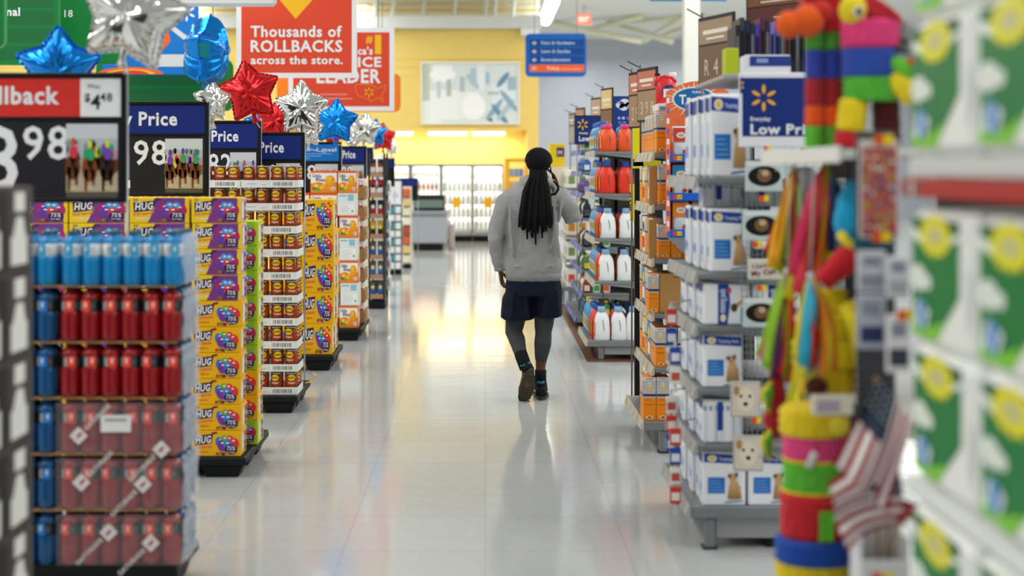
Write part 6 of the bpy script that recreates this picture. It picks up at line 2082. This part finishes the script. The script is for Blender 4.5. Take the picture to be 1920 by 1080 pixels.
m = MB(); m.bbox(-.06, .06, -.05, -.044, 0, zt, M('#d9dadd', .5), .002); m.bbox(-.06, .06, .05, .056, 0, zt + .08, M('#d9dadd', .5), .002); m.bbox(-.06, -.054, -.0439, .0499, 0, zt + .05, M('#d9dadd', .5), .002); m.bbox(.054, .06, -.0439, .0499, 0, zt + .05, M('#d9dadd', .5), .002); m.bbox(-.0539, .0539, -.0439, .0499, 0, .01, M('#d9dadd', .5), .002); m.build('carton', t)
m = MB(); T = front(-.06, -.05, 0); m.rect(T, .025, zt - .055, .05, zt - .03, TAGR, 1); m.rect(T, .05, zt - .055, .085, zt - .03, TAGY, 1); m.rect(T, .075, zt - .10, .11, zt - .058, M('#2b3f86', .5), 1); m.build('tag_print', t)
m = MB(); m.bbox(-.10, .10, -.10, .12, 0, .399, M('#7e8386', .5), .006)
tag(m.build('floor_stand', None, (px(1650, 3.5), 3.5, 0)), 'low grey stand under the white flag holder', 'stand')

# ---------------------------------------------------------------- big white and green packs nearest the camera
GX = .95
t = thing('shelf_unit', 'white shelf of big green and white packs cut by the picture edge', 'shelf unit', (1.3, 2.75, 0))
m = MB(); m.bbox(.21, .25, -.46, .46, 0, 2.4, M('#d9dcd8', .5), .004); m.build('back_panel', t)
m = MB(); m.bbox(-.35, .209, -.44, .44, 1.620, 1.664, M('#cfd2ce', .5), .004); m.build('shelf', t)
m = MB(); m.bbox(-.36, .209, -.44, .44, .922, .955, M('#e3e6e2', .5), .004); m.build('shelf', t)
m = MB(); m.bbox(-.368, -.351, -.44, .44, 1.578, 1.618, M('#b0302a', .5), .003)
for k in range(3):
    m.rect(side_l(-.368, .44, 1.578), .03 + k * .04, .004, .055 + k * .04, .036, M('#c9c4c0' if k % 2 else '#5f5a5a', .5), 1)
m.build('price_rail', t)
m = MB(); m.bbox(-.35, .209, -.44, .44, .0, .300, M('#c4c8c5', .5), .006); m.build('plinth', t)


def greenpack(w, h, d):
    m = MB()
    n, rows = 9, 9
    m.bbox(0, d, 0, w, 0, h, M('#eef0ea', .35), .022)
    p = MB(); T = side_l(0, w, 0)
    G = M('#0b7a3c', .4)
    u0, u1 = w * .05, w * .80
    p.poly(T, [(u0, h * .20), (u0 + (u1 - u0) * .55, h * .10), (u1, h * .42), (u1, h * .94), (u0, h * .94)], G, 2)
    p.poly(T, [(u0, h * .08), (u0 + (u1 - u0) * .52, h * .06), (u0 + (u1 - u0) * .75, h * .24), (u0 + (u1 - u0) * .4, h * .16), (u0, h * .20)], M('#7cc83a', .4), 3)
    p.rect(T, u0 + .02, h * .86, u1, h * .94, M('#0b5a30', .4), 3)
    p.poly(T, [(u0, h * .80), (u0 + (u1 - u0) * .4, h * .70), (u1 + .02, h * .82), (u1 + .02, h * .86), (u0 + (u1 - u0) * .4, h * .76), (u0, h * .88)], M('#e9efe6', .4), 4)
    p.oval(T, u0 + (u1 - u0) * .52, h * .82, .088, .040, M('#e3dc28', .4), 5, 24)
    for k in range(12):
        a = k * PI / 6
        p.oval(T, u0 + (u1 - u0) * .52 + .085 * math.cos(a), h * .82 + .037 * math.sin(a), .022, .010, M('#e3dc28', .4), 5.2, 8)
    p.oval(T, u0 + (u1 - u0) * .52, h * .82, .050, .020, M('#c9c48a', .4), 6, 16)
    p.oval(T, u0 + .05, h * .50, .055, .030, M('#dfe8dd', .4), 5, 14); p.oval(T, u0 + .11, h * .48, .03, .018, M('#dfe8dd', .4), 5.3, 12)
    p.poly(T, [(u0 + .02, h * .16), (u0 + .10, h * .14), (u0 + .13, h * .26), (u0 + .07, h * .36), (u0 + .03, h * .30)], M('#e3ebee', .4), 6)
    p.oval(T, u0 + .075, h * .24, .025, .035, M('#2f86c8', .4), 7, 12)
    p.oval(T, w * .93, h * .42, .012, .07, M('#d5d9d3', .4), 2, 12)
    return product('green_pack', 'pack', m, p)


gp = greenpack(.415, .302, .33)
for i, y in enumerate((2.765, 2.335)):
    for j, z in enumerate((1.665, .302, .605, .957, 1.2545)):
        gp.put((GX + (.004 if j % 2 else 0), y, z), 'big white pack with green panel and badge, %s, %s' % (['above the red rail', 'lowest of all', 'second up', 'third up', 'just below the red rail'][j], ['flag side', 'picture edge side'][i]), 'big green and white packs', scale=(1, 1, .98))
    gp.put((GX + .01, y, 1.963), 'big white pack with green panel, topmost of all, %s' % ['flag side', 'picture edge side'][i], 'big green and white packs', scale=(1, 1, .98))
# ---------------------------------------------------------------- the person walking away
PD = 10.12
PXC = px(1005, PD)


def q(cx, cy, y=0.0):
    """a point of the figure from a close-up of the photo (508 x 1080 view), y = away from the camera"""
    k = PD / FPX
    return ((cx / 2.117 - 125) * k, y, EYE - (260 + cy / 2.117 - VPY) * k)


def remesh(name, mb, mat, voxel, smooth, parent=None, disp=None, mats=None):
    me = mb.mesh(name + '_shape')
    o = bpy.data.objects.new(name + '_shape', me)
    COL.objects.link(o)
    r = o.modifiers.new('r', 'REMESH'); r.mode = 'VOXEL'; r.voxel_size = voxel; r.use_smooth_shade = True
    s = o.modifiers.new('s', 'SMOOTH'); s.factor = .5; s.iterations = smooth
    if disp:
        tx = bpy.data.textures.new('folds', 'CLOUDS'); tx.noise_scale = disp[0]
        d = o.modifiers.new('d', 'DISPLACE'); d.texture = tx; d.strength = disp[1]; d.mid_level = .5
    dg = bpy.context.evaluated_depsgraph_get(); dg.update()
    out = bpy.data.meshes.new_from_object(o.evaluated_get(dg))
    bpy.data.objects.remove(o)
    out.name = name
    out.materials.clear()
    out.materials.append(mat)
    for p in out.polygons:
        p.use_smooth = True
    ob = bpy.data.objects.new(name, out)
    ob.parent = parent
    COL.objects.link(ob)
    return ob


SKIN = M('#6b4230', .5)
N = 16
person = MB()
# torso, neck, head
person.tube([(-.02, .0, .80), (-.02, .0, .90), (-.02, 0, 1.05), (-.022, 0, 1.22), (-.022, 0, 1.38), (-.02, .0, 1.47), (-.01, .005, 1.52)], [(.15, .10), (.165, .11), (.145, .10), (.165, .115), (.18, .115), (.15, .09), (.07, .065)], 20, SKIN, up=(0, 1, 0))
person.tube([(-.005, .0, 1.48), (.005, .015, 1.56), (.015, .03, 1.62)], [.06, .055, .055], N, SKIN)
person.ball((.018, .03, 1.685), (.074, .092, .098), SKIN, 20, 14)
person.ball((.020, .075, 1.635), (.055, .052, .055), SKIN, 16, 10)            # jaw
person.tube([(.022, .122, 1.69), (.022, .14, 1.665), (.022, .127, 1.655)], [.010, .014, .014], 8, SKIN)   # nose
person.tube([(.002, .118, 1.628), (.022, .126, 1.626), (.042, .118, 1.628)], .008, 8, SKIN)              # lips
for s in (-1, 1):
    person.ball((.018 + s * .076, .035, 1.675), (.010, .022, .032), SKIN, 10, 8)                          # ears
# hanging arm
sh, el, wr = (-.195, .01, 1.43), q(103, 400, -.02), q(122, 520, .03)
person.tube([(-.13, .0, 1.45), sh, el, wr], [.055, .056, .043, .028], N, SKIN)


def hand(m, w, palm_dir, across, curl, thumb_sign, L=.175, spread=.014, bend=(.25, .5, .4)):
    """palm and five fingers; palm_dir points to the fingertips, across runs from little finger to index, curl is the way fingers bend"""
    w, pd, ac, cu = Vector(w), Vector(palm_dir).normalized(), Vector(across).normalized(), Vector(curl).normalized()
    p1 = w + pd * L * .24
    p2 = w + pd * L * .50
    m.tube([tuple(w - pd * .02), tuple(w), tuple(p1), tuple(p2)], [(.025, .018), (.026, .017), (.037, .015), (.039, .012)], 12, SKIN, up=tuple(cu))
    for k, ln in enumerate((.38, .46, .50, .45)):
        base = p2 - pd * .012 + ac * (.030 * (k - 1.5) / 1.5)
        d = (pd + ac * .06 * (k - 1.5)).normalized()
        pts, p, dd = [tuple(base)], base, d
        for s in range(3):
            a = bend[s]
            dd = (dd * math.cos(a) + cu * math.sin(a)).normalized()
            p = p + dd * L * ln * (.42, .33, .25)[s]
            pts.append(tuple(p))
        m.tube(pts, [.0092, .0088, .0080, .0066], 8, SKIN)
    tb = w + pd * L * .12 + ac * .026
    t1 = tb + (pd * .55 + ac * .7 + cu * .35).normalized() * L * .20
    t2 = t1 + (pd * .8 + ac * .25 + cu * .45).normalized() * L * .16
    t3 = t2 + (pd * .9 + cu * .45).normalized() * L * .12
    m.tube([tuple(w + ac * .008), tuple(tb), tuple(t1), tuple(t2), tuple(t3)], [.014, .0135, .0115, .010, .007], 8, SKIN)


hand(person, q(124, 524, .03), (.10, .10, -1), (.25, .95, .1), (1, -.2, -.1), 1, L=.165)
# raised arm: upper arm out to the elbow, forearm folded up in front of it to the ear
el2, wr2 = q(412, 328, .02), q(352, 196, .075)
person.tube([(.10, .0, 1.455), (.155, .01, 1.44), el2], [.055, .057, .045], N, SKIN)
person.tube([el2, q(392, 255, .06), wr2], [.045, .038, .027], N, SKIN)
hand(person, wr2, (-.30, -.10, 1), (-.2, .9, 0.1), (-1, -.25, .1), -1, L=.17, bend=(.15, .45, .35))
# legs: the trailing one is bent, sole toward the camera
kn, an = q(176, 770, .05), q(212, 872, -.13)
person.tube([(-.10, 0, .86), q(185, 720, .06), kn, q(196, 820, -.03), an], [.088, .068, .053, .052, .034], N, SKIN)
kn2, an2 = q(295, 768, .03), q(283, 905, .01)
person.tube([(.075, 0, .86), q(299, 720, .03), kn2, q(292, 815, .005), an2, q(283, 985, .0)], [.088, .068, .052, .055, .036, .034], N, SKIN)
person.tube([an, q(226, 900, -.15), q(226, 960, -.135), q(218, 1012, -.09)], [(.034, .034), (.036, .034), (.040, .028), (.036, .016)], 12, SKIN)
person.tube([q(283, 985, -.02), q(284, 1000, .05), q(286, 1012, .14)], [(.036, .034), (.038, .03), (.034, .018)], 12, SKIN, up=(0, 0, 1))
body = remesh('person', person, SKIN, .0065, 4)
tag(body, 'person in grey hoodie and navy shorts walking away with a phone at the ear', 'person')
body.location = (PXC, PD, 0)

# hoodie
HOOD = M('#999c9c', .9, kind='cloth')
h = MB()
h.tube([(-.018, 0, .865), (-.018, 0, .885), (-.020, 0, .93), (-.024, 0, 1.02), (-.026, .0, 1.15), (-.026, .0, 1.28), (-.024, .0, 1.38), (-.02, .0, 1.45), (-.014, .005, 1.505), (-.005, .01, 1.535)],
       [(.192, .128), (.200, .134), (.208, .142), (.200, .138), (.188, .132), (.188, .138), (.200, .142), (.188, .128), (.125, .10), (.075, .08)], 28, HOOD, up=(0, 1, 0))
h.tube([(-.15, .0, 1.435), (-.205, .005, 1.395), (-.255, .0, 1.27), el, q(112, 450, .0), q(121, 500, .025), q(123, 515, .028)], [.085, .083, .072, .058, .054, .047, .042], 18, HOOD)
h.tube([(.10, .0, 1.44), (.16, .01, 1.42), q(400, 285, .01), q(415, 328, .02)], [.085, .086, .074, .058], 18, HOOD)
h.tube([q(418, 328, .02), q(405, 280, .05), q(385, 235, .075), q(362, 206, .075)], [.056, .056, .050, .040], 18, HOOD)
# the hood lying round the neck
h.tube([q(196, 190, .02), q(222, 172, -.055), q(258, 176, -.095), q(300, 172, -.06), q(330, 176, .02)], [.030, .036, .042, .036, .030], 14, HOOD)
h.tube([q(205, 165, .03), q(240, 152, -.035), q(290, 150, -.035), q(318, 160, .03)], [.022, .026, .026, .022], 12, HOOD)
rng = random.Random(4)
for (a, b, r) in ((q(160, 250, -.125), q(172, 470, -.122), .018), (q(330, 260, -.125), q(352, 470, -.118), .02), (q(345, 330, -.105), q(320, 440, -.125), .014), (q(96, 440, -.035), q(128, 480, -.02), .02), (q(90, 400, -.045), q(125, 420, -.05), .016), (q(104, 480, -.02), q(134, 500, -.01), .018), (q(360, 240, -.07), q(352, 330, -.1), .016), (q(150, 505, -.125), q(350, 500, -.12), .010)):
    h.tube([a, tuple((Vector(a) + Vector(b)) / 2 + Vector((rng.uniform(-.008, .008), -.006, 0))), b], [r * .5, r, r * .5], 8, HOOD)
hood = remesh('hoodie', h, HOOD, .0095, 4, body, (.075, .020))
hood['label'] = 'light grey hooded sweatshirt'
m = MB()
m.tube([q(255, 562, 0), q(255, 545, 0), q(256, 527, 0)], [(.193, .130), (.2005, .137), (.201, .137)], 40, M('#8f9292', .9, kind='knit'), up=(0, 1, 0)); m.build('hem_band', hood)
m = MB(); m.tube([q(123, 508, .026), q(124, 524, .030)], [.046, .042], 18, M('#8f9292', .9, kind='knit')); m.tube([q(363, 209, .075), q(357, 199, .075)], [.040, .037], 18, M('#8f9292', .9, kind='knit')); m.build('cuff', hood)
# shorts
SHC = M('#10182a', .85, kind='knit')
s = MB()
s.tube([(-.018, 0, .89), (-.018, 0, .82), (-.016, .0, .74)], [(.188, .124), (.198, .132), (.205, .135)], 24, SHC, up=(0, 1, 0))
s.tube([(-.10, .01, .84), (-.118, .02, .74), q(193, 640, .03), q(191, 714, .045)], [(.095, .105), (.105, .125), (.112, .122), (.121, .125)], 20, SHC, up=(0, 1, 0))
s.tube([(.07, .01, .84), (.085, .015, .74), q(312, 640, .02), q(314, 704, .03)], [(.095, .105), (.100, .122), (.102, .118), (.103, .12)], 20, SHC, up=(0, 1, 0))
for (a, b, r) in ((q(175, 600, -.115), q(165, 712, -.085), .02), (q(225, 600, -.12), q(228, 712, -.075), .018), (q(300, 600, -.115), q(290, 706, -.085), .018), (q(345, 600, -.09), q(350, 700, -.07), .018)):
    s.tube([a, b], [r * .4, r], 8, SHC)
sh_ = remesh('shorts', s, SHC, .009, 3, body, (.09, .010)); sh_['label'] = 'navy blue shorts'
# leggings
LEG = M('#3f4446', .85, kind='knit')
l = MB()
l.tube([(-.105, .03, .70), q(186, 715, .06), kn, q(190, 800, .01), q(204, 850, -.09)], [.086, .074, .062, .060, .043], 18, LEG)
lg = remesh('legging', l, LEG, .008, 3, body, (.06, .006)); lg['label'] = 'dark grey legging of the trailing leg with a faint print'
m = MB()
for k, ch in enumerate('FREEZY'):
    a = Vector(q(168 + k * 6.5, 782 + k * 12, -.052 - k * .010))
    m.text(lambda u, v, w_, a=a: (a.x + u, a.y - .004 - abs(v) * .1, a.z + v), ch, 0, -.008, .020, M('#232729', .8), 0, rot=-1.1)
l = MB()
l.tube([(.08, .03, .70), q(298, 715, .03), kn2, q(292, 815, .005), q(286, 868, .008), q(284, 884, .01)], [.086, .074, .060, .062, .046, .042], 18, LEG)
lg2 = remesh('legging', l, LEG, .008, 3, body, (.06, .006)); lg2['label'] = 'dark grey legging of the standing leg'
# socks and shoes
SOCK, TEAL = M('#14171a', .9, kind='knit'), M('#2f7f8c', .8)
m = MB(); m.tube([q(283, 918, .01), q(283, 950, .008), q(283, 990, .005)], [.041, .041, .042], 16, SOCK); m.build('sock', body)
m = MB(); m.tube([q(200, 838, -.06), q(206, 856, -.095), q(213, 874, -.128), q(222, 900, -.148)], [.046, .047, .046, .044], 16, SOCK); m.build('sock', body)
SHOE, SOLE = M('#17191b', .7, kind='knit'), M('#4d4a3c', .7, kind='knit')
f = MB()                                                                    # standing foot, heel toward the camera
f.tube([q(283, 965, -.035), q(284, 975, .0), q(285, 992, .06), q(288, 1006, .13), q(290, 1015, .195), q(290, 1018, .22)], [(.030, .026), (.046, .052), (.047, .042), (.050, .028), (.044, .020), (.02, .012)], 16, SHOE, up=(0, 0, 1))
f.tube([q(284, 985, -.045), q(284, 1005, -.05), q(284, 1018, -.045)], [(.036, .02), (.042, .024), (.040, .022)], 14, SHOE, up=(0, 1, 0))
sf = remesh('shoe', f, SHOE, .006, 4, body); sf['label'] = 'black sneaker of the standing foot'
f = MB(); pts = []
for k in range(24):
    a = 2 * PI * k / 24
    yy = math.cos(a)
    wd = .052 + .006 * yy
    pts.append((wd * math.sin(a) * (1.08 if yy > 0 else .95), .085 + .155 * yy))
def slab(m, T, pts, h, mat, grow=1.0):
    n = len(pts)
    vs = [T(x, y, 0) for x, y in pts] + [T(x * grow, y * grow, h) for x, y in pts]
    m.add(vs, [tuple(range(n)), tuple(reversed(range(n, 2 * n)))] + [(k + n, (k + 1) % n + n, (k + 1) % n, k) for k in range(n)], mat)
cx = q(286, 0)[0]
slab(f, lambda x, y, z: (cx + x, y, .001 + z), [(x, y) for x, y in pts], .024, SOLE, 1.0)
f.build('sole', sf)
m = MB(); m.tube([q(270, 962, -.045), q(283, 966, -.052), q(296, 962, -.045)], .010, 10, TEAL); m.build('heel_tab', sf)
# trailing foot on its toe
heel, toe = Vector(q(240, 905, -.185)), Vector(q(216, 1024, -.105))
dv = (toe - heel)
Lf = dv.length
dv.normalize()
nrm = Vector((.10, -1, -.25)); nrm = (nrm - dv * nrm.dot(dv)).normalized()     # out of the sole
sdv = dv.cross(nrm).normalized()


def F(x, y, z):
    p = heel + dv * (y + .0) + sdv * x + nrm * z
    return (p.x, p.y, p.z)


f = MB()
f.tube([F(0, .0, -.045), F(0, .04, -.05), F(0, .10, -.045), F(0, .18, -.035), F(0, .245, -.026), F(0, .27, -.022)], [(.030, .03), (.042, .042), (.044, .038), (.048, .028), (.042, .020), (.022, .010)], 16, SHOE, up=tuple(nrm))
f.tube([F(0, .03, -.04), tuple(Vector(q(224, 895, -.15))), tuple(Vector(q(219, 886, -.14)))], [.042, .046, .045], 16, SHOE)
sf2 = remesh('shoe', f, SHOE, .006, 4, body); sf2['label'] = 'black sneaker of the trailing foot, showing its sole'
f = MB()
k = (Lf + .03) / .31
slab(f, lambda x, y, z: F(x, (y + .070) * k - .015, z - .012), [(-x, y) for x, y in pts], .022, SOLE, .985)
f.build('sole', sf2)
f = MB()
for r in range(11):
    for c in range(4):
        u, v = -.033 + c * .022, .035 + r * .022
        f.add([F(u + .007, v, .0105), F(u + .007, v + .012, .0105), F(u - .007, v + .012, .0105), F(u - .007, v, .0105)], [(0, 1, 2, 3)], M('#3a382d', .8))
f.build('tread_print', sf2)
m = MB(); m.tube([q(203, 890, -.165), q(216, 886, -.178), q(238, 877, -.165)], .010, 10, TEAL); m.build('heel_tab', sf2)
# phone at the ear
ph = thing('phone', 'black phone held to the ear of the person in the grey hoodie', 'phone', (PXC + .108, PD + .055, 1.628))
m = MB(); m.bbox(-.004, .004, -.034, .034, -.07, .07, M('#0c0d0f', .25), .003); m.build('case', ph)
m = MB(); m.rect(side_l(-.0045, .03, -.06), 0, 0, .06, .12, M('#1b1e24', .1), 1); m.build('screen', ph)
ph.rotation_euler = (.12, -.22, 0)
# hair: cap, gathered tail of long locs, one loop
HAIR = M('#060607', .75, kind='hair')
hr = MB()
hr.ball((.018, .022, 1.695), (.092, .105, .092), HAIR, 26, 16)
rng = random.Random(12)
for k in range(22):                                           # locs drawn back over the skull
    a = PI * (k / 21)
    x = .018 + .088 * math.cos(a)
    pts = [(x * 1.0, .05, 1.70 + .085 * math.sin(a)), (.018 + .090 * math.cos(a), -.03, 1.692 + .083 * math.sin(a)), (.018 + .075 * math.cos(a), -.072, 1.672 + .055 * math.sin(a)), (.010 + .038 * math.cos(a), -.095, 1.615)]
    hr.tube(pts, [.009, .0105, .0105, .010], 7, HAIR)
for k in range(40):
    s = rng.uniform(-1, 1) if k > 13 else -1 + 2 * k / 13
    layer = rng.uniform(0, 1) if k > 13 else 0
    x0 = .010 + s * .052
    xe = q(258, 0)[0] + s * .108 + rng.uniform(-.012, .012)
    ze = q(0, rng.uniform(305, 372) + 40 * (1 - abs(s)) * rng.random())[2]
    yb = -.155 - .022 * layer
    pts = [(x0 * .9, -.085, 1.64), (x0, -.10 - .02 * layer, 1.58), (x0 + (xe - x0) * .58, -.13 - .02 * layer, 1.48), (x0 + (xe - x0) * .95, yb - .012, 1.31), (xe, yb - .010, (1.30 + ze) / 2), (xe + rng.uniform(-.008, .008), yb - .004, ze)]
    hr.tube(pts, [.0115, .0135, .014, .0135, .012, .006], 7, HAIR)
for x, z, z2 in ((q(225, 0)[0], q(0, 395)[2], 1.3), (q(258, 0)[0], q(0, 416)[2], 1.3), (q(283, 0)[0], q(0, 390)[2], 1.3), (q(300, 0)[0], q(0, 365)[2], 1.3)):
    hr.tube([(x, -.165, 1.35), (x, -.172, 1.25), (x + .004, -.165, z)], [.010, .010, .006], 7, HAIR)
hr.tube([q(300, 120, -.05), q(309, 165, -.07), q(307, 205, -.11), q(318, 222, -.13), q(338, 218, -.13), q(350, 200, -.11), q(346, 180, -.09), q(332, 168, -.07)], [.008, .0085, .009, .009, .009, .009, .008, .006], 8, HAIR)
ho = hr.build('hair', body); ho['label'] = 'long black locs gathered into a tail'
